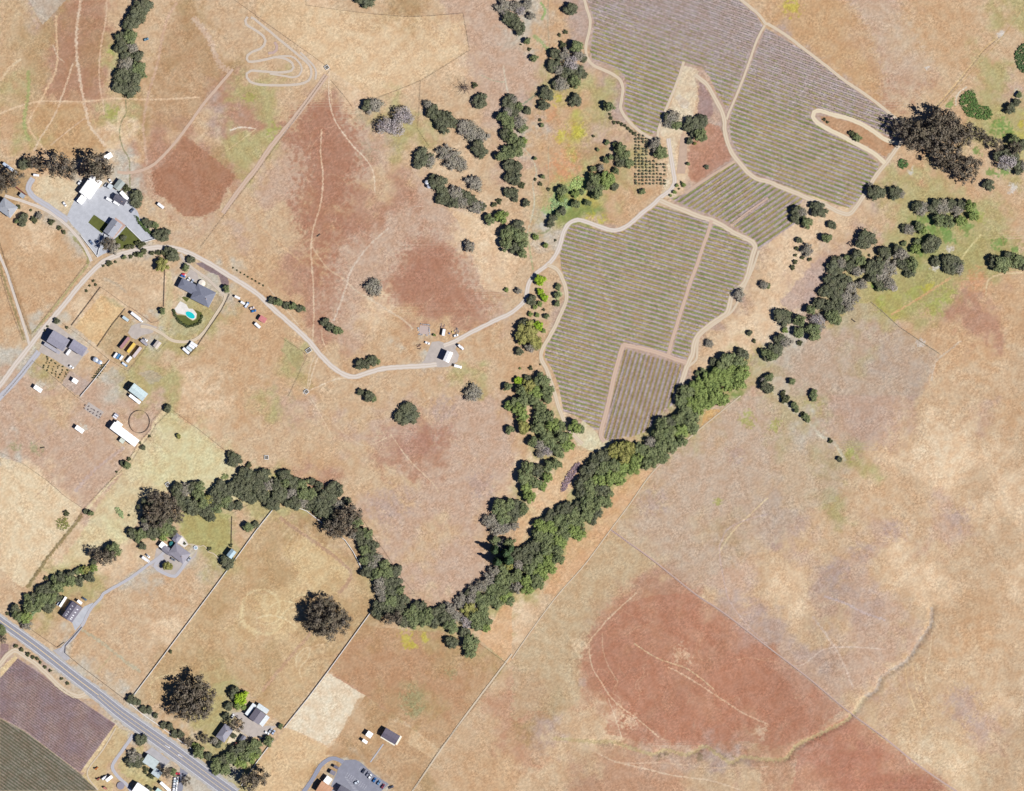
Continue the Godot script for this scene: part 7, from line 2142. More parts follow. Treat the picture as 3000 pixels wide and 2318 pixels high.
const THICKETS := [
	["bramble_thicket","kidney shaped green bramble thicket beyond the eucalyptus grove","thicket",[[2813.4,285.2],[2834.1,264.5],[2854.7,264.5],[2861.5,292],[2868.4,309.2],[2895.9,312.6],[2909.6,329.8],[2906.2,350.4],[2878.7,350.4],[2851.2,347],[2830.6,336.7],[2813.4,305.8]],[0.075,0.125,0.035],1.2,1.6],
	["bramble_thicket","dark green thicket cut by the eastern edge","thicket",[[3000,127.1],[2981.8,137.4],[2973.2,161.5],[2978.4,192.4],[2988.7,209.6],[3000,214.7],[3016.1,206.1],[3019.6,144.3]],[0.065,0.105,0.04],1.4,1.6],
	["bramble_thicket","small green thicket beside the sandy vineyard corner","thicket",[[2632,470.7],[2645.1,463.8],[2660.6,474.1],[2658.8,487.9],[2645.1,494.7],[2632,487.9]],[0.07,0.12,0.04],1.2,1.8],
	["brush_pile","long mauve brush pile in the clearing","brush pile",[[1642.6,1441.7],[1647.7,1414.2],[1664.9,1386.8],[1685.5,1359.3],[1697.5,1352.4],[1699.3,1362.7],[1682.1,1393.6],[1664.9,1421.1],[1654.6,1438.3]],[0.2,0.14,0.15],1,2.2],
	["reed_bed","pale green reed bed beside the skylight barn","reeds",[[88,1808],[89.3,1797],[104.4,1786],[120.9,1775],[120.9,1784.6],[104.4,1797]],[0.17,0.22,0.11],1.5,2.2],
	["reed_bed","pale green weed patch in the meadow","weeds",[[336.7,1489.8],[347,1486.4],[360.7,1503.6],[360.7,1517.3],[350.4,1513.9],[338.4,1500.1]],[0.2,0.24,0.11],0.8,1.8],
	["reed_bed","low green weed patch above the creek arch","weeds",[[647.6,1390.2],[663.1,1386.8],[669.9,1397.1],[663.1,1405.6],[649.3,1403.9]],[0.16,0.18,0.07],0.7,1.8],
	["reed_bed","round green pond scrub by the pale field","weeds",[[164.9,1524.2],[182.1,1512.2],[199.3,1520.7],[202.7,1541.4],[185.5,1555.1],[168.3,1548.2]],[0.17,0.165,0.055],0.6,1.2],
	["marsh_weeds","pale green marsh weeds in the hollow beside bright willows","weeds",[[1675.2,529.1],[1692.4,515.3],[1713,525.7],[1719.9,549.7],[1706.1,570.3],[1678.7,573.8],[1668.3,553.1]],[0.24,0.3,0.1],0.7,1.3],
	["marsh_weeds","pale green marsh weeds beside the gravel road bend","weeds",[[1616.8,583.4],[1644.3,573.1],[1671.8,590.3],[1664.9,610.9],[1637.4,607.5],[1620.2,624.7],[1613.4,600.6]],[0.22,0.29,0.13],0.7,1.3],
	["hedge","clipped dark hedge at the edge of the pale yard","hedge",[[395.1,631.5],[402,633.3],[415.7,655.6],[436.3,672.8],[451.8,688.2],[446.6,691.7],[422.6,672.8],[405.4,652.1]],[0.06,0.09,0.03],1.2,3],
	["hedge","dark hedge around the foot of the pool garden","hedge",[[505.3,904.8],[509.9,904.8],[514.5,919.5],[520.9,934.1],[535.5,947],[552,956.1],[564.8,952.5],[585,943.3],[589.6,925],[593.2,925],[589.6,947],[564.8,957],[550.2,960.7],[531.9,950.6],[517.2,938.7],[509.9,925]],[0.05,0.06,0.025],1.4,3],
]
const TREES := [
	[420.9,18.9,26.8,"o"],[400.3,44.7,25.8,"o"],[383.1,73.9,22.3,"o"],[384.8,106.5,22.3,"w"],[357.3,113.4,18.9,"o"],[355.6,140.9,17.2,"o"],[389.9,140.9,20.6,"g"],[371,164.9,15.5,"o"],
	[403.7,164.9,17.2,"o"],[374.5,192.4,25.8,"g"],[408.8,199.3,22.3,"w"],[360.7,223.3,24,"o"],[395.1,226.8,27.5,"o"],[419.1,219.9,13.7,"w"],[357.3,254.2,25.8,"o"],[384.8,261.1,25.8,"o"],
	[398.5,247.4,13.7,"w"],[73.9,481,17.2,"o"],[101.4,477.6,17.9,"e"],[120.2,484.4,14.4,"e"],[178.7,487.9,34.4,"e"],[206.1,501.6,25.8,"e"],[288.6,494.7,34.4,"e"],[305.8,499.9,27.5,"e"],
	[44.7,525.7,25.8,"e"],[0,536,20.6,"e"],[13.7,549.7,17.2,"e"],[372.8,553.1,11,"s"],[398.5,570.3,15.5,"o"],[68.7,638.4,14.4,"o"],[68.7,653.9,13.1,"o"],[55,605.8,6.2,"s"],
	[115.1,631.5,12,"g"],[99.6,643.6,9.6,"s"],[151.2,650.4,8.9,"s"],[173.5,668.6,6.5,"s"],[187.2,679.6,6.5,"s"],[91,616.1,4.1,"s"],[49.8,648.7,7.6,"w"],[400.3,586.9,19.9,"o"],
	[427.7,650.4,11,"o"],[439.1,657.3,11,"o"],[455.2,660.7,11,"w"],[463.8,689.9,16.5,"o"],[482.7,691.7,19.9,"o"],[316.1,715.7,16.5,"e"],[333.3,726,20.6,"g"],[362.5,696.8,9.6,"o"],
	[374.5,724.3,8.2,"s"],[408.8,717.4,11.7,"s"],[388.2,722.6,6.2,"s"],[419.1,715.7,7.6,"s"],[338.4,767.2,4.1,"s"],[319.5,772.4,8.2,"s"],[302.3,778.6,4.1,"s"],[364.2,753.5,7.2,"w"],
	[383.1,751.8,5.5,"s"],[398.5,744.9,6.9,"s"],[411.2,746.6,9.6,"w"],[420.9,736.3,8.2,"s"],[445.9,742.2,7.6,"s"],[463.8,741.5,7.6,"s"],[479.3,741.5,8.2,"s"],[494.7,732.9,13.7,"o"],
	[506.8,748.3,17.9,"o"],[475.8,779.3,20.6,"y"],[560,760.4,12,"o"],[544.5,784.4,11,"w"],[663.1,846.3,11.7,"w"],[475.8,911.5,10.3,"w"],[166.6,940.7,9.3,"o"],[195.8,959.6,4.1,"s"],
	[139.1,956.2,3.4,"s"],[131.6,968.2,3.4,"s"],[273.1,823.2,4.1,"s"],[262.8,837,3.1,"s"],[280,834.2,4.1,"s"],[253.6,852.4,4.1,"s"],[683,784.9,2.6,"s"],[694,792.2,2.6,"s"],
	[704.9,798.6,2.6,"s"],[716.8,805,2.6,"s"],[726,811.1,2.7,"s"],[738.8,817.8,2.7,"s"],[748.9,823.9,2.9,"s"],[759.9,830.7,2.6,"s"],[770.9,836.5,2.7,"s"],[798.1,880.6,12.4,"o"],
	[814.6,885.8,13.1,"w"],[840,895.4,11,"o"],[858.2,896.8,11.7,"w"],[877.8,903.6,11,"o"],[890.2,904.7,8.6,"w"],[952,943.5,13.1,"o"],[967.1,957.9,13.1,"o"],[984.3,968.2,12,"w"],
	[997.4,969.9,9.3,"w"],[1054.1,1067.9,16.5,"o"],[1071.2,1067.9,15.5,"o"],[1090.1,1057.6,15.8,"o"],[1103.9,1059.3,10.3,"w"],[1097,841.1,27.5,"g"],[1375.3,720.9,18.9,"g"],[1289.4,586.9,13.7,"o"],
	[1306.6,585.2,15.5,"o"],[1330.6,593.7,18.9,"o"],[1354.7,592,20.6,"g"],[1382.2,590.3,17.2,"o"],[1397.6,607.5,24.7,"g"],[1413.1,607.5,13.7,"o"],[1435.4,643.6,17.2,"w"],[1469.8,636.7,19.9,"b"],
	[1488.7,683.1,24,"w"],[1483.5,717.4,20.6,"w"],[1447.4,599.9,8.2,"s"],[1462.9,590.3,8.2,"s"],[1483.5,849.7,6.9,"b"],[1272.2,982,4.8,"b"],[1389,1152,27.5,"g"],[1486.9,1134.9,13.7,"w"],
	[1057.5,1148.6,11.7,"o"],[1079.8,1160.6,16.5,"o"],[1093.6,1169.2,10.3,"w"],[1069.5,-3.4,29.2,"o"],[1097,310.9,27.5,"g"],[1076.4,307.5,17.9,"o"],[1176,338.4,25.8,"h"],[1131.4,371,27.5,"h"],
	[1158.8,374.5,25.8,"h"],[1196.6,347,20.6,"h"],[1365,259.4,21.3,"d"],[1390.7,250.8,8.6,"s"],[1409.6,298.9,22.7,"o"],[1389,298.9,11,"g"],[1256.8,309.2,17.9,"g"],[1272.2,329.8,21.3,"o"],
	[1292.8,350.4,21.3,"o"],[1313.4,343.6,17.2,"o"],[1299.7,374.5,18.9,"o"],[1327.2,360.7,15.5,"o"],[1358.1,371,24.7,"g"],[1382.2,388.2,30.2,"g"],[1411.4,400.3,23.4,"g"],[1399.3,429.5,22.3,"o"],
	[1409.6,446.6,18.9,"o"],[1239.6,465.5,30.2,"o"],[1258.5,470.7,21.3,"g"],[1303.1,446.6,24.7,"g"],[1327.2,470.7,31.6,"g"],[1347.8,481,24,"g"],[1462.9,458.7,14.4,"w"],[1284.2,536,24.7,"o"],
	[1268.8,529.1,15.8,"o"],[1390.7,536,27.5,"g"],[1334.1,566.9,26.8,"g"],[1299.7,570.3,19.9,"o"],[1365,573.8,19.9,"o"],[1478.4,20.6,27.5,"g"],[1488.7,51.5,19.9,"o"],[1495.5,302.3,22.7,"o"],
	[1488.7,329.8,19.9,"g"],[1474.9,347,19.9,"w"],[1495.5,364.2,19.9,"w"],[1485.2,395.1,18.9,"o"],[1492.1,446.6,22.3,"w"],[1493.8,487.9,20.6,"o"],[1497.3,518.8,18.9,"o"],[1492.1,563.4,15.5,"o"],
	[1544.7,12,20.6,"g"],[1513.7,20.6,17.2,"g"],[1506.9,65.3,20.6,"o"],[1518.9,82.5,20.6,"o"],[1544.7,120.2,11,"w"],[1525.8,32.6,16.5,"h"],[1556.7,48.1,13.7,"g"],[1671.8,25.8,19.9,"o"],
	[1656.3,94.5,6.2,"s"],[1639.1,103.1,5.2,"s"],[1647.7,130.6,9.6,"s"],[1687.2,137.4,19.9,"w"],[1627.1,161.5,18.9,"o"],[1654.6,161.5,19.9,"g"],[1692.4,164.9,20.6,"g"],[1673.5,185.5,24,"h"],
	[1623.7,192.4,18.9,"o"],[1637.4,206.1,18.9,"g"],[1664.9,213,19.9,"o"],[1692.4,213,19.9,"o"],[1709.6,219.9,11.7,"o"],[1709.6,173.5,10.3,"o"],[1644.3,247.4,25.8,"g"],[1682.1,240.5,19.9,"w"],
	[1627.1,247.4,13.7,"o"],[1603.1,274.9,21.3,"o"],[1592.8,309.2,16.5,"o"],[1685.5,295.5,18.6,"o"],[1785.2,312.6,17.2,"w"],[1551.5,144.3,5.2,"s"],[1565.3,170.1,12.4,"w"],[1525.8,130.6,3.1,"s"],
	[1505.2,292,15.5,"g"],[1520.6,312.6,13.1,"w"],[1544.7,324.7,11,"o"],[1510.3,329.8,15.5,"o"],[1520.6,360.7,22.3,"g"],[1530.9,374.5,15.5,"w"],[1503.4,405.4,20.6,"w"],[1520.6,422.6,18.9,"w"],
	[1534.4,412.3,10.3,"b"],[1510.3,446.6,20.6,"w"],[1513.7,487.9,17.2,"o"],[1510.3,522.2,18.9,"o"],[1529.2,544.5,8.6,"s"],[1506.9,566.9,13.7,"o"],[1582.5,352.2,4.5,"s"],[1586.9,367.6,6.9,"w"],
	[1567,465.5,6.2,"w"],[1589.3,518.8,7.6,"w"],[1568.7,525.7,4.8,"s"],[1582.5,539.4,6.2,"s"],[1608.2,554.9,5.2,"s"],[1738.8,399.2,4.5,"s"],[1778.3,417.4,8.2,"w"],[1750.8,438.7,5.8,"w"],
	[1774.9,470.7,10.3,"w"],[1788.6,460.4,8.6,"w"],[1816.1,436.3,17.9,"w"],[1802.3,426,8.6,"w"],[1829.8,456.9,17.2,"w"],[1819.5,470.7,17.9,"o"],[1840.1,477.6,15.5,"w"],[1737.1,496.4,9.6,"w"],
	[1759.4,494.7,13.1,"g"],[1776.6,529.1,24.7,"b"],[1740.5,529.1,19.9,"w"],[1754.2,556.6,19.9,"w"],[1733.6,546.3,16.5,"o"],[1805.8,501.6,11,"w"],[1798.9,546.3,12,"o"],[1647.7,560,16.5,"w"],
	[1685.5,568.6,11.7,"b"],[1702.7,563.4,8.6,"w"],[1747.4,570.3,15.5,"w"],[1881.4,561.7,9.6,"w"],[1969,353.9,29.2,"g"],[1956.9,347,15.5,"o"],[1981,367.6,16.5,"w"],[2036,367.6,31.6,"o"],
	[2015.3,374.5,15.5,"o"],[2056.6,357.3,17.9,"o"],[2049.7,395.1,18.9,"w"],[2060,402,15.5,"w"],[2018.8,414,9.3,"o"],[2036,420.9,5.2,"y"],[1915.7,426,17.9,"g"],[1926,415.7,13.1,"g"],
	[1932.9,446.6,19.9,"w"],[1946.6,453.5,11.7,"w"],[2015.3,481,5.8,"w"],[2070.3,489.6,6.9,"o"],[1996.4,534.2,3.8,"s"],[2003.3,542.8,6.5,"b"],[1983.7,543.9,5.2,"b"],[1989.6,553.1,3.1,"s"],
	[1975.8,563.4,6.5,"b"],[1964.5,573.1,4.5,"b"],[1786.9,335,4.1,"s"],[1790.3,347,4.8,"s"],[1798.9,359,4.8,"s"],[1810.9,359,4.8,"s"],[1821.2,364.2,4.8,"s"],[1831.5,369.3,4.8,"s"],
	[1840.1,376.2,4.8,"s"],[1848.7,384.8,4.8,"s"],[1857.3,391.7,4.8,"s"],[2414.9,350.4,4.8,"s"],[2425.2,358,4.1,"s"],[2495.6,391.7,9.6,"s"],[2511.1,403.7,12.4,"w"],[2634.8,374.5,25.8,"e"],
	[2665.7,381.4,26.8,"e"],[2662.3,415.7,28.2,"e"],[2693.2,405.4,30.2,"e"],[2696.6,374.5,19.9,"e"],[2731,384.8,30.2,"e"],[2755,347,33.7,"e"],[2761.9,384.8,33.7,"e"],[2786,364.2,26.8,"e"],
	[2734.4,422.6,33.7,"e"],[2775.7,419.1,30.2,"e"],[2796.3,395.1,26.8,"e"],[2830.6,388.2,25.8,"e"],[2813.4,412.3,23.4,"e"],[2751.6,456.9,30.2,"e"],[2786,460.4,30.2,"e"],[2810,494.7,30.2,"e"],
	[2765.3,484.4,19.9,"e"],[2830.6,515.3,24.7,"e"],[2847.8,481,23.4,"e"],[2868.4,391.7,15.5,"e"],[2889,408.8,13.1,"e"],[2916.5,426,16.5,"e"],[2957.7,319.5,15.5,"o"],[2978.4,302.3,12,"o"],
	[2985.2,278.3,9.6,"w"],[2968,412.3,16.5,"w"],[2895.9,542.8,16.5,"o"],[2957.7,456.9,24.7,"o"],[2947.4,477.6,26.8,"h"],[2923.4,460.4,17.2,"o"],[2981.8,491.3,19.9,"o"],[2992.1,426,16.5,"o"],
	[2971.5,436.3,16.5,"e"],[2999,487.9,17.2,"g"],[2560.9,563.4,23.4,"o"],[2548.9,549.7,14.4,"g"],[2579.8,563.4,17.2,"o"],[2622.8,566.9,20.6,"o"],[2638.2,570.3,13.7,"g"],[2330.7,617.8,15.5,"o"],
	[2349.6,624.7,17.2,"g"],[2335.9,638.4,18.9,"o"],[2359.9,652.1,18.9,"w"],[2401.2,617.8,21.3,"o"],[2387.4,604,14.4,"o"],[2435.5,660.7,13.7,"o"],[2421.8,698.5,15.8,"w"],[2340,705.4,9.6,"o"],
	[2334.2,727.7,5.8,"s"],[2365.1,732.9,19.2,"g"],[2330.7,748.3,4.8,"s"],[2351.4,755.9,5.8,"s"],[2372,760.4,6.2,"s"],[2329,767.2,6.9,"s"],[2321.5,783.4,6.9,"s"],[2536.9,705.4,30.2,"o"],
	[2516.3,707.1,12.4,"h"],[2700.1,610.9,23.4,"g"],[2686.3,607.5,16.5,"o"],[2741.3,604,23.4,"o"],[2758.5,607.5,26.8,"g"],[2786,600.6,17.2,"o"],[2803.1,614.4,21.3,"g"],[2816.9,600.6,15.5,"o"],
	[2748.2,645.3,18.9,"w"],[2779.1,652.1,18.9,"w"],[2813.4,648.7,18.9,"b"],[2840.9,604,16.5,"b"],[2849.5,635,16.5,"b"],[2662.3,672.8,17.9,"g"],[2648.5,669.3,11.7,"o"],[2689.8,665.9,15.5,"w"],
	[2727.6,714,24.7,"o"],[2710.4,724.3,17.2,"o"],[2744.7,707.1,13.7,"o"],[2686.3,707.1,12,"w"],[2682.9,731.2,15.5,"b"],[2703.5,676.2,13.7,"b"],[2741.3,767.2,15.1,"o"],[2792.8,779.3,26.1,"o"],
	[2775.7,765.5,17.9,"o"],[2806.6,786.1,19.9,"g"],[2930.3,775.8,26.8,"w"],[2909.6,765.5,17.9,"o"],[2950.9,751.8,16.5,"o"],[2981.8,765.5,24.7,"w"],[2999,779.3,17.2,"o"],[2445.8,779.3,25.4,"o"],
	[2463,772.4,17.2,"g"],[2480.2,755.2,11.7,"w"],[2507.7,751.8,18.6,"o"],[2518,765.5,17.2,"w"],[2490.5,782.7,18.9,"o"],[2511.1,796.4,19.9,"g"],[2428.7,820.5,17.2,"o"],[2442.4,834.2,22.3,"o"],
	[2469.9,827.4,23.4,"o"],[2490.5,844.5,23.4,"g"],[2418.3,854.9,19.9,"o"],[2452.7,865.2,22.3,"o"],[2476.8,875.5,23.4,"g"],[2504.2,872,17.2,"g"],[2524.9,834.2,17.2,"g"],[2397.7,889.2,17.2,"o"],
	[2428.7,899.5,19.9,"o"],[2456.1,903,19.9,"o"],[2487.1,896.1,19.9,"g"],[2439,930.4,23.4,"w"],[2452.7,940.7,13.7,"w"],[2394.3,937.3,19.9,"h"],[2373.7,909.8,15.5,"w"],[2380.6,971.7,26.1,"w"],
	[2401.2,957.9,17.2,"g"],[2342.8,940.7,19.9,"w"],[2339.3,971.7,17.2,"w"],[2291.2,930.4,26.8,"o"],[2337.6,983.7,7.6,"b"],[2299.8,968.2,8.6,"b"],[2301.5,1002.6,21.3,"g"],[2284.4,992.3,17.2,"o"],
	[2270.6,1026.6,23.4,"o"],[2260.3,1043.8,17.2,"w"],[2342.8,1006,7.6,"s"],[2552.3,786.1,19.9,"o"],[2569.5,779.3,23.4,"o"],[2579.8,803.3,28.2,"g"],[2607.3,786.1,26.8,"g"],[2590.1,741.5,18.9,"o"],
	[2600.4,751.8,13.7,"g"],[2555.8,813.6,17.2,"o"],[2603.9,827.4,18.9,"g"],[2576.4,830.8,13.7,"o"],[2590.1,841.1,12,"o"],[2614.2,841.1,13.7,"h"],[2638.2,744.9,23.4,"g"],[2627.9,731.2,15.5,"o"],
	[2645.1,772.4,19.9,"o"],[2648.5,714,8.6,"w"],[2672.6,775.8,21.3,"w"],[2665.7,799.9,15.5,"o"],[2573,846.3,8.6,"w"],[2547.2,748.3,4.1,"s"],[2253.4,1105.7,13.7,"w"],[2318.7,1117.7,11,"w"],
	[2251.7,1138.3,13.7,"o"],[2294.7,1150.3,7.6,"s"],[2384,1153.8,13.1,"w"],[2298.1,1166.9,13.1,"s"],[2327.3,1189.2,11.7,"w"],[2332.5,1201.2,8.2,"w"],[2359.9,1221.8,11.7,"w"],[2365.1,1232.1,8.2,"w"],
	[2353.1,1213.3,6.9,"s"],[2382.3,1168.6,9.6,"w"],[2432.1,1291.2,6.9,"s"],[2457.9,1345.5,8.2,"o"],[1517.2,665.9,20.6,"o"],[1520.6,693.4,23.4,"w"],[1513.7,724.3,21.3,"o"],[1527.5,744.9,15.5,"w"],
	[1530.9,714,17.2,"w"],[1541.2,595.5,12,"o"],[1508.6,583.4,10.3,"o"],[1570.4,695.1,10.3,"b"],[1597.9,719.1,8.2,"b"],[1627.1,704.4,3.4,"s"],[1644.3,580,12,"b"],[1685.5,598.9,13.7,"w"],
	[1721.6,595.5,11,"w"],[1646,619.5,12.4,"o"],[1620.2,638.4,12,"o"],[1611.7,655.6,12.4,"o"],[1632.3,628.1,10.3,"w"],[1582.5,820.5,17.2,"l"],[1518.9,853.1,11,"g"],[1556.7,878.9,14.4,"o"],
	[1582.5,854.9,10.3,"l"],[1594.5,872,11.7,"l"],[1581.8,890.9,7.6,"b"],[1567,899.5,7.6,"b"],[1592.8,908.1,4.1,"s"],[1554.3,920.8,7.6,"b"],[1573.9,922.9,6.9,"b"],[1601.4,927.7,8.6,"w"],
	[1635.7,841.1,9.6,"w"],[1632.3,865.2,10.3,"w"],[1632.3,889.2,9.6,"w"],[1548.1,975.1,32.6,"y"],[1534.4,947.6,13.7,"o"],[1568.7,1002.6,23.4,"y"],[1558.4,1016.3,19.9,"g"],[1530.9,992.3,19.9,"y"],
	[1577.3,954.5,14.4,"l"],[1592.8,969.9,6.9,"b"],[1520.6,1030.1,13.1,"o"],[1555,1078.2,6.2,"s"],[1524,1079.9,3.4,"b"],[1518.9,1116,13.1,"l"],[1582.5,1067.9,2.7,"s"],[1585.9,1116,23.4,"w"],
	[1551.5,1129.7,21.3,"y"],[1527.5,1143.4,17.2,"w"],[1544.7,1109.1,10.3,"o"],[1603.1,1143.4,18.9,"w"],[1568.7,1150.3,19.9,"b"],[2164.8,865.2,19.9,"g"],[2236.9,836,13.7,"g"],[2249,837.7,8.6,"w"],
	[2195.7,975.1,8.2,"o"],[2077.2,1006,14.4,"g"],[2209.5,999.8,6.2,"s"],[2090.9,1061,12,"o"],[2042.8,1093.6,6.9,"w"],[2056.6,1086.8,9.6,"w"],[2128.7,1054.1,26.8,"w"],[2111.5,1074.7,19.9,"w"],
	[2163.1,1061,23.4,"w"],[2173.4,1040.4,19.9,"o"],[2135.6,1088.5,25.4,"b"],[2104.7,1102.2,24.7,"b"],[2169.9,1091.9,23.4,"b"],[2077.2,1116,24.7,"b"],[2042.8,1129.7,23.4,"b"],[2128.7,1122.8,24.7,"b"],
	[2163.1,1122.8,21.3,"b"],[2094.4,1143.4,23.4,"b"],[2056.6,1150.3,23.4,"b"],[2015.3,1146.9,23.4,"w"],[1991.3,1143.4,12,"o"],[2238.7,1033.5,13.7,"w"],[2245.5,1047.2,13.7,"o"],[2238.7,1129.7,15.5,"o"],
	[2235.2,1116,12,"g"],[1506.9,1180.6,17.2,"w"],[1520.6,1197.8,18.9,"b"],[1534.4,1170.3,19.9,"w"],[1561.8,1173.7,19.9,"w"],[1582.5,1190.9,17.2,"w"],[1603.1,1166.9,15.5,"w"],[1501.7,1259.6,6.9,"o"],
	[1530.9,1218.4,19.9,"b"],[1534.4,1252.8,19.9,"y"],[1585.9,1218.4,22,"w"],[1609.9,1221.8,18.9,"w"],[1579,1252.8,22,"w"],[1620.2,1245.9,19.9,"b"],[1637.4,1252.8,18.9,"w"],[1596.2,1276.8,19.9,"w"],
	[1561.8,1294,15.5,"w"],[1582.5,1304.3,19.9,"g"],[1613.4,1297.4,22,"w"],[1644.3,1280.2,19.9,"w"],[1664.9,1280.2,13.7,"b"],[1603.1,1321.5,17.2,"h"],[1637.4,1321.5,19.9,"w"],[1661.5,1307.7,19.9,"b"],
	[1582.5,1331.8,13.7,"g"],[1683.8,1249.3,18.6,"b"],[1695.8,1256.2,16.5,"w"],[1544.7,1373,19.9,"w"],[1572.1,1379.9,18.9,"o"],[1534.4,1400.5,25.4,"w"],[1568.7,1414.2,19.9,"w"],[1541.2,1431.4,18.9,"b"],
	[1551.5,1455.5,17.2,"b"],[1589.3,1424.5,13.7,"b"],[1606.5,1366.1,17.2,"w"],[1627.1,1359.3,15.5,"w"],[1603.1,1397.1,15.5,"b"],[1640.9,1361,10.3,"w"],[1513.7,1489.8,25.4,"o"],[1506.9,1510.4,19.9,"o"],
	[1534.4,1489.8,17.2,"w"],[1506.9,1541.4,15.5,"g"],[1998.2,1170.3,23.4,"w"],[2025.7,1177.2,19.9,"b"],[2056.6,1173.7,23.4,"b"],[2090.9,1166.9,23.4,"b"],[2118.4,1170.3,19.9,"b"],[2011.9,1204.7,25.4,"w"],
	[2042.8,1197.8,19.9,"b"],[2070.3,1184,19.9,"b"],[1994.7,1228.7,23.4,"w"],[2025.7,1235.6,25.4,"w"],[2041.1,1208.1,13.7,"h"],[1967.2,1242.5,23.4,"o"],[1939.8,1239,19.9,"w"],[1929.5,1273.4,22,"w"],
	[1960.4,1273.4,25.4,"w"],[1994.7,1263.1,25.4,"b"],[2029.1,1252.8,19.9,"w"],[1905.4,1297.4,22,"g"],[1939.8,1304.3,23.4,"w"],[1970.7,1304.3,22,"w"],[1998.2,1290.6,18.9,"w"],[1877.9,1314.6,22,"w"],
	[1908.8,1324.9,23.4,"w"],[1939.8,1335.2,23.4,"w"],[1843.6,1311.2,19.9,"y"],[1819.5,1307.7,19.9,"y"],[1798.9,1321.5,23.4,"y"],[1829.8,1338.7,23.4,"y"],[1864.2,1349,22,"b"],[1895.1,1355.8,19.9,"w"],
	[1915.7,1352.4,17.2,"w"],[1781.7,1324.9,13.7,"o"],[1764.5,1342.1,19.9,"o"],[1747.4,1342.1,15.5,"o"],[1737.1,1366.1,22,"o"],[1719.9,1383.3,18.9,"o"],[1764.5,1373,22,"w"],[1795.5,1362.7,22,"w"],
	[1826.4,1373,23.4,"b"],[1853.9,1373,19.9,"b"],[1702.7,1414.2,18.9,"o"],[1726.8,1421.1,19.9,"w"],[1757.7,1407.4,22,"b"],[1788.6,1400.5,22,"b"],[1816.1,1403.9,19.9,"b"],[1702.7,1441.7,17.2,"o"],
	[1730.2,1452,22,"w"],[1764.5,1434.9,22,"o"],[1785.2,1445.2,13.7,"w"],[1719.9,1476.1,22,"w"],[1754.2,1472.6,22,"w"],[1778.3,1472.6,15.5,"w"],[1692.4,1479.5,15.5,"o"],[1723.3,1507,22,"w"],
	[1747.4,1503.6,17.2,"o"],[1737.1,1524.2,13.7,"o"],[1664.9,1489.8,19.9,"o"],[1647.7,1493.3,17.2,"o"],[1682.1,1503.6,18.9,"w"],[1616.8,1507,15.5,"o"],[1603.1,1524.2,18.9,"o"],[1637.4,1524.2,22,"w"],
	[1664.9,1527.6,22,"w"],[1692.4,1531,19.9,"w"],[1582.5,1541.4,19.9,"b"],[1613.4,1548.2,22,"b"],[1647.7,1555.1,22,"w"],[1678.7,1551.7,18.9,"b"],[1695.8,1568.8,18.9,"b"],[1706.1,1555.1,10.3,"w"],
	[1575.6,1568.8,19.9,"w"],[1606.5,1579.1,22,"w"],[1637.4,1582.6,22,"b"],[1658,1565.4,17.2,"w"],[1568.7,1603.2,22,"o"],[1599.6,1610.1,23.4,"w"],[1630.6,1610.1,19.9,"w"],[1647.7,1596.3,13.7,"b"],
	[1541.2,1613.5,17.2,"o"],[1520.6,1623.8,18.9,"o"],[1506.9,1627.2,17.2,"o"],[1548.1,1637.6,19.9,"o"],[1575.6,1641,22,"w"],[1606.5,1641,22,"b"],[1634,1637.6,18.9,"w"],[1520.6,1654.7,19.9,"g"],
	[1551.5,1668.5,22,"w"],[1582.5,1671.9,19.9,"b"],[1613.4,1665,17.2,"b"],[1513.7,1685.7,19.9,"w"],[1541.2,1699.4,19.9,"b"],[1568.7,1699.4,19.9,"w"],[1596.2,1689.1,13.7,"b"],[1513.7,1720,19.9,"g"],
	[1544.7,1723.4,18.9,"b"],[1575.6,1713.1,17.2,"w"],[1193.2,1216.7,31.6,"o"],[1493.8,1189.2,15.5,"b"],[1492.1,1259.6,13.1,"w"],[1464.6,1486.4,23.4,"w"],[1488.7,1479.5,22,"w"],[1474.9,1513.9,25.4,"w"],
	[1499,1503.6,17.2,"o"],[1437.1,1527.6,23.4,"g"],[1457.7,1548.2,23.4,"g"],[1481.8,1544.8,19.9,"g"],[1450.9,1582.6,15.5,"w"],[1471.5,1592.9,19.9,"g"],[1492.1,1589.5,18.9,"w"],[1450.9,1610.1,14.4,"c"],
	[1481.8,1620.4,15.1,"c"],[1495.5,1606.6,12.4,"c"],[1457.7,1644.4,14.4,"c"],[1488.7,1641,15.1,"c"],[1450.9,1675.3,19.9,"g"],[1474.9,1668.5,18.9,"w"],[1488.7,1658.2,13.7,"y"],[1433.7,1699.4,22,"g"],
	[1464.6,1699.4,22,"w"],[1492.1,1696,17.2,"w"],[1413.1,1716.6,19.9,"g"],[1440.6,1723.4,19.9,"w"],[1471.5,1726.9,19.9,"w"],[1389,1730.3,19.9,"g"],[1499,1723.4,13.7,"o"],[1371.9,1737.2,12,"o"],
	[767.2,1397.1,23.4,"o"],[760.3,1428,23.4,"o"],[780.9,1386.8,13.7,"o"],[787.8,1421.1,19.9,"g"],[770.6,1448.6,19.9,"o"],[811.8,1421.1,18.9,"o"],[835.9,1393.6,18.9,"o"],[839.3,1414.2,15.5,"w"],
	[859.9,1414.2,19.9,"o"],[822.1,1448.6,22,"o"],[856.5,1445.2,22,"g"],[887.4,1417.7,18.9,"w"],[914.9,1410.8,11.7,"o"],[935.5,1424.5,13.1,"o"],[887.4,1445.2,19.9,"w"],[801.5,1476.1,22,"o"],
	[780.9,1472.6,13.7,"o"],[866.8,1472.6,22,"o"],[887.4,1472.6,21.3,"g"],[846.2,1476.1,15.5,"o"],[911.5,1448.6,18.9,"w"],[928.7,1469.2,22,"o"],[908,1483,13.7,"o"],[976.8,1434.9,25.4,"o"],
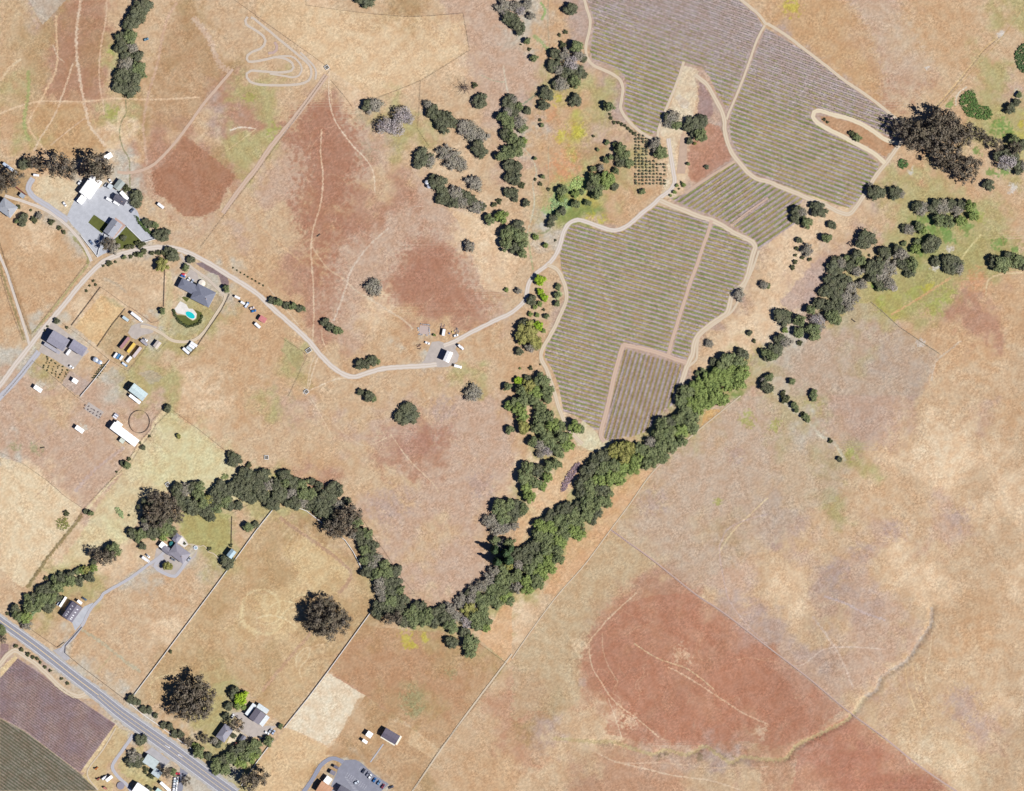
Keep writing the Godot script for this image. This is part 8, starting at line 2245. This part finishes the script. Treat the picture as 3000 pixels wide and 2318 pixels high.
	[990.5,1434.9,17.2,"o"],[949.3,1455.5,19.9,"o"],[969.9,1469.2,23.4,"o"],[942.4,1493.3,22,"o"],[990.5,1483,22,"g"],[1018,1469.2,11.7,"o"],[969.9,1500.1,23.4,"o"],[997.4,1513.9,22,"e"],
	[1021.4,1500.1,24.7,"e"],[1045.5,1507,18.9,"e"],[1045.5,1531,19.9,"w"],[973.3,1544.8,22.7,"e"],[959.6,1534.5,15.5,"o"],[1004.2,1544.8,22,"e"],[1024.9,1548.2,19.9,"e"],[990.5,1565.4,15.5,"e"],
	[1038.6,1568.8,17.2,"g"],[1059.2,1565.4,19.9,"o"],[1076.4,1562,17.2,"w"],[1059.2,1589.5,15.5,"o"],[1083.3,1592.9,19.9,"o"],[1093.6,1599.8,17.2,"o"],[1069.5,1610.1,17.2,"w"],[1086.7,1634.1,22,"o"],
	[1103.9,1641,19.9,"g"],[1069.5,1641,15.5,"w"],[1093.6,1658.2,22,"g"],[1124.5,1654.7,18.9,"w"],[1079.8,1675.3,19.9,"o"],[1103.9,1682.2,19.9,"w"],[1134.8,1675.3,19.9,"w"],[1158.8,1671.9,18.9,"o"],
	[1114.2,1706.3,23.4,"g"],[1141.7,1702.8,22,"o"],[1162.3,1709.7,18.9,"o"],[1114.2,1730.3,19.9,"g"],[1145.1,1730.3,22,"o"],[1172.6,1726.9,15.5,"w"],[491.3,1196.1,11.7,"o"],[523.9,1278.5,7.6,"y"],
	[419.1,1311.2,8.2,"o"],[438,1278.5,4.1,"s"],[410.6,1297.4,3.4,"s"],[377.9,1344.5,5.8,"s"],[372.8,1362.7,11.7,"w"],[362.5,1357.5,10.3,"o"],[341.8,1382.6,3.4,"s"],[252.5,1500.1,8.9,"o"],
	[266.3,1503.6,9.6,"w"],[195.8,1504.6,7.9,"s"],[688.8,1349,23.4,"o"],[676.8,1335.2,13.1,"o"],[730.1,1362.7,8.9,"s"],[403.7,1486.4,6.2,"s"],[377.9,1509.7,3.4,"s"],[456.9,1458.9,22,"e"],
	[446.6,1476.1,19.9,"o"],[426,1476.1,15.5,"o"],[477.6,1465.8,22,"e"],[446.6,1503.6,23.4,"e"],[477.6,1493.3,25.4,"e"],[501.6,1469.2,19.9,"e"],[505,1496.7,22,"e"],[463.8,1520.7,22,"e"],
	[491.3,1524.2,19.9,"o"],[426,1520.7,13.7,"o"],[429.5,1541.4,15.5,"g"],[522.2,1434.9,18.9,"o"],[542.8,1434.9,22,"g"],[563.4,1431.4,18.9,"o"],[584.1,1424.5,17.2,"w"],[529.1,1462.3,19.9,"o"],
	[549.7,1476.1,23.4,"o"],[563.4,1486.4,22,"o"],[525.7,1513.9,15.5,"e"],[580.6,1445.2,17.2,"w"],[597.8,1469.2,19.9,"w"],[611.5,1462.3,17.2,"y"],[611.5,1489.8,18.9,"o"],[635.6,1458.9,25.4,"o"],
	[645.9,1431.4,23.4,"o"],[669.9,1445.2,23.4,"o"],[639,1486.4,18.9,"w"],[659.6,1469.2,19.9,"w"],[673.4,1483,13.7,"o"],[697.4,1483,13.7,"o"],[680.3,1424.5,17.2,"o"],[700.9,1434.9,19.9,"o"],
	[700.9,1403.9,15.5,"o"],[721.5,1393.6,22,"o"],[728.4,1421.1,22,"o"],[721.5,1448.6,19.9,"o"],[738.7,1458.9,17.2,"o"],[745.5,1400.5,17.2,"o"],[597.8,1500.1,15.5,"o"],[618.4,1517.3,13.1,"o"],
	[477.6,1544.8,22,"w"],[494.7,1551.7,18.9,"w"],[460.4,1555.1,19.9,"o"],[446.6,1562,17.2,"o"],[508.5,1562,13.7,"o"],[481,1568.8,15.5,"b"],[388.2,1562,15.5,"o"],[408.8,1562,15.5,"w"],
	[426,1565.4,13.7,"w"],[405.4,1579.1,11.7,"w"],[419.1,1599.8,12.4,"o"],[450.1,1579.1,6.9,"b"],[336.7,1610.1,21.3,"w"],[319.5,1620.4,17.2,"o"],[281.7,1620.4,17.2,"e"],[302.3,1630.7,22,"e"],
	[326.4,1630.7,17.2,"e"],[274.9,1647.9,10.3,"o"],[254.2,1668.5,13.1,"y"],[240.5,1671.9,11.7,"b"],[274.9,1665,11.7,"b"],[226.8,1675.3,10.3,"w"],[264.5,1689.1,15.5,"o"],[233.6,1702.8,14.4,"o"],
	[206.1,1699.4,18.9,"w"],[206.1,1685.7,15.5,"o"],[178.7,1696,18.9,"o"],[161.5,1696,12,"w"],[171.8,1716.6,19.9,"w"],[151.2,1723.4,18.9,"o"],[137.4,1726.9,17.2,"o"],[123.7,1730.3,17.2,"o"],
	[134,1694.2,6.2,"s"],[493,1658.2,15.1,"y"],[666.5,1647.9,22,"o"],[676.8,1598,5.2,"s"],[613.3,1608.4,6.2,"s"],[726.6,1543.1,15.5,"w"],[749,1537.9,10.3,"o"],[541.1,1592.2,4.1,"s"],
	[44.7,1786.1,15.5,"o"],[82.5,1751.7,13.7,"w"],[55,1803.3,17.2,"w"],[75.6,1806.7,18.9,"b"],[79,1830.8,17.2,"g"],[103.1,1758.6,18.9,"o"],[127.1,1751.7,22,"w"],[151.2,1755.2,19.9,"w"],
	[113.4,1775.8,17.2,"w"],[144.3,1775.8,17.2,"o"],[168.3,1751.7,13.7,"o"],[89.3,1775.8,18.9,"w"],[22.3,1798.1,4.8,"s"],[8.6,1847.9,13.7,"w"],[3.4,1841.1,11.7,"w"],[10.3,1872,11.7,"e"],
	[46.4,1892.6,6.2,"s"],[63.6,1902.9,6.2,"s"],[82.5,1916.7,6.9,"s"],[96.2,1926.3,5.5,"s"],[109.9,1930.4,5.5,"s"],[118.5,1940.7,4.8,"s"],[132.3,1954.4,4.8,"s"],[147.7,1964.8,4.8,"s"],
	[180.4,1988.8,4.8,"s"],[197.5,2002.5,4.8,"s"],[499.9,1909.8,5.5,"s"],[388.2,2048.9,15.1,"o"],[405.4,2055.8,10.3,"o"],[420.9,2078.1,11.3,"o"],[435.6,2080.9,11.3,"o"],[456.3,2096.3,7.9,"o"],
	[481,2126.2,12.4,"o"],[497.5,2127.9,11.7,"o"],[513.6,2150.3,12.4,"o"],[529.1,2150.3,11.7,"o"],[553.1,2174.3,13.1,"e"],[572,2184.6,10.3,"b"],[584.1,2201.8,18.6,"w"],[601.2,2162.3,12.4,"e"],
	[628.7,2170.9,13.7,"g"],[640.7,2181.2,12.4,"o"],[549.7,2019.7,30.2,"e"],[584.1,2006,28.9,"e"],[604.7,2033.5,28.9,"e"],[566.9,2047.2,33.7,"e"],[536,2054.1,28.9,"e"],[601.2,2064.4,28.9,"e"],
	[522.2,2078.1,22,"e"],[560,2081.6,28.9,"e"],[590.9,2085,22,"e"],[687.1,2030,17.9,"o"],[707.7,2043.8,19.9,"l"],[706,2064.4,17.2,"b"],[669.9,2067.8,12.4,"o"],[664.8,2098.7,12.4,"o"],
	[697.4,2122.8,19.9,"e"],[685.4,2156.5,8.2,"o"],[714.6,2181.2,17.2,"o"],[697.4,2201.8,23.4,"o"],[721.5,2212.1,22,"w"],[742.1,2184.6,19.9,"w"],[680.3,2219,19.9,"w"],[707.7,2229.3,22,"b"],
	[738.7,2215.6,18.9,"b"],[659.6,2225.9,18.9,"o"],[635.6,2239.6,18.9,"w"],[659.6,2249.9,18.9,"w"],[635.6,2256.8,13.7,"w"],[611.5,2215.6,11.7,"o"],[735.2,2284.3,26.8,"e"],[414,2165.7,16.5,"o"],
	[395.1,2219,25.4,"g"],[408.8,2232.7,20.6,"o"],[384.8,2232.7,16.5,"o"],[427.7,2253.3,7.6,"s"],[426,2261.9,6.2,"s"],[443.2,2274,8.6,"s"],[453.5,2272.2,4.8,"s"],[491.3,2260.2,16.5,"e"],
	[508.5,2261.9,10.3,"w"],[546.3,2286,13.7,"e"],[438,2311.8,10.3,"o"],[942.4,1782.7,25.4,"e"],[959.6,1768.9,23.4,"e"],[921.8,1806.7,26.8,"e"],[911.5,1823.9,19.9,"e"],[956.1,1813.6,32.3,"e"],
	[987.1,1799.8,26.8,"e"],[997.4,1827.3,26.8,"e"],[969.9,1841.1,28.9,"e"],[939,1837.6,23.4,"e"],[1011.1,1817,18.6,"e"],[1114.2,1775.8,19.9,"o"],[1107.3,1796.4,17.2,"o"],[1121,1751.7,17.2,"g"],
	[1145.1,1758.6,22,"w"],[1138.2,1789.5,22,"o"],[1158.8,1806.7,19.9,"e"],[1141.7,1810.1,17.2,"e"],[1179.5,1758.6,19.9,"o"],[1172.6,1782.7,19.9,"o"],[1189.8,1820.5,23.4,"o"],[1206.9,1793,22,"w"],
	[1213.8,1817,22,"w"],[1231,1775.8,18.9,"o"],[1231,1803.3,19.9,"w"],[1244.7,1820.5,17.2,"w"],[1255,1799.8,18.9,"w"],[1275.7,1796.4,19.9,"o"],[1268.8,1820.5,18.9,"o"],[1303.1,1810.1,19.9,"o"],
	[1296.3,1789.5,18.9,"o"],[1320.3,1834.2,22,"w"],[1320.3,1782.7,19.9,"g"],[1334.1,1806.7,22,"g"],[1351.2,1768.9,23.4,"g"],[1375.3,1782.7,23.4,"y"],[1354.7,1751.7,17.2,"g"],[1382.2,1758.6,22,"g"],
	[1406.2,1751.7,22,"w"],[1413.1,1775.8,19.9,"w"],[1392.5,1803.3,22,"w"],[1416.5,1806.7,19.9,"w"],[1365,1820.5,18.9,"h"],[1399.3,1830.8,19.9,"w"],[1430.3,1820.5,13.7,"w"],[1423.4,1837.6,13.7,"b"],
	[1361.5,1854.8,17.2,"o"],[1378.7,1885.7,26.1,"w"],[1378.7,1909.8,19.9,"w"],[1322,1882.3,18.6,"o"],[1450.9,1748.3,22,"w"],[1457.7,1768.9,17.2,"w"],[1481.8,1744.9,22,"b"],[1492.1,1758.6,17.2,"w"],
	[1437.1,1758.6,17.2,"w"],[822.1,2127.9,8.6,"w"],[763.7,2274,24.7,"e"],[756.9,2181.2,13.7,"w"],[787.8,2170.9,15.5,"w"],[753.4,2205.2,13.7,"w"],
]
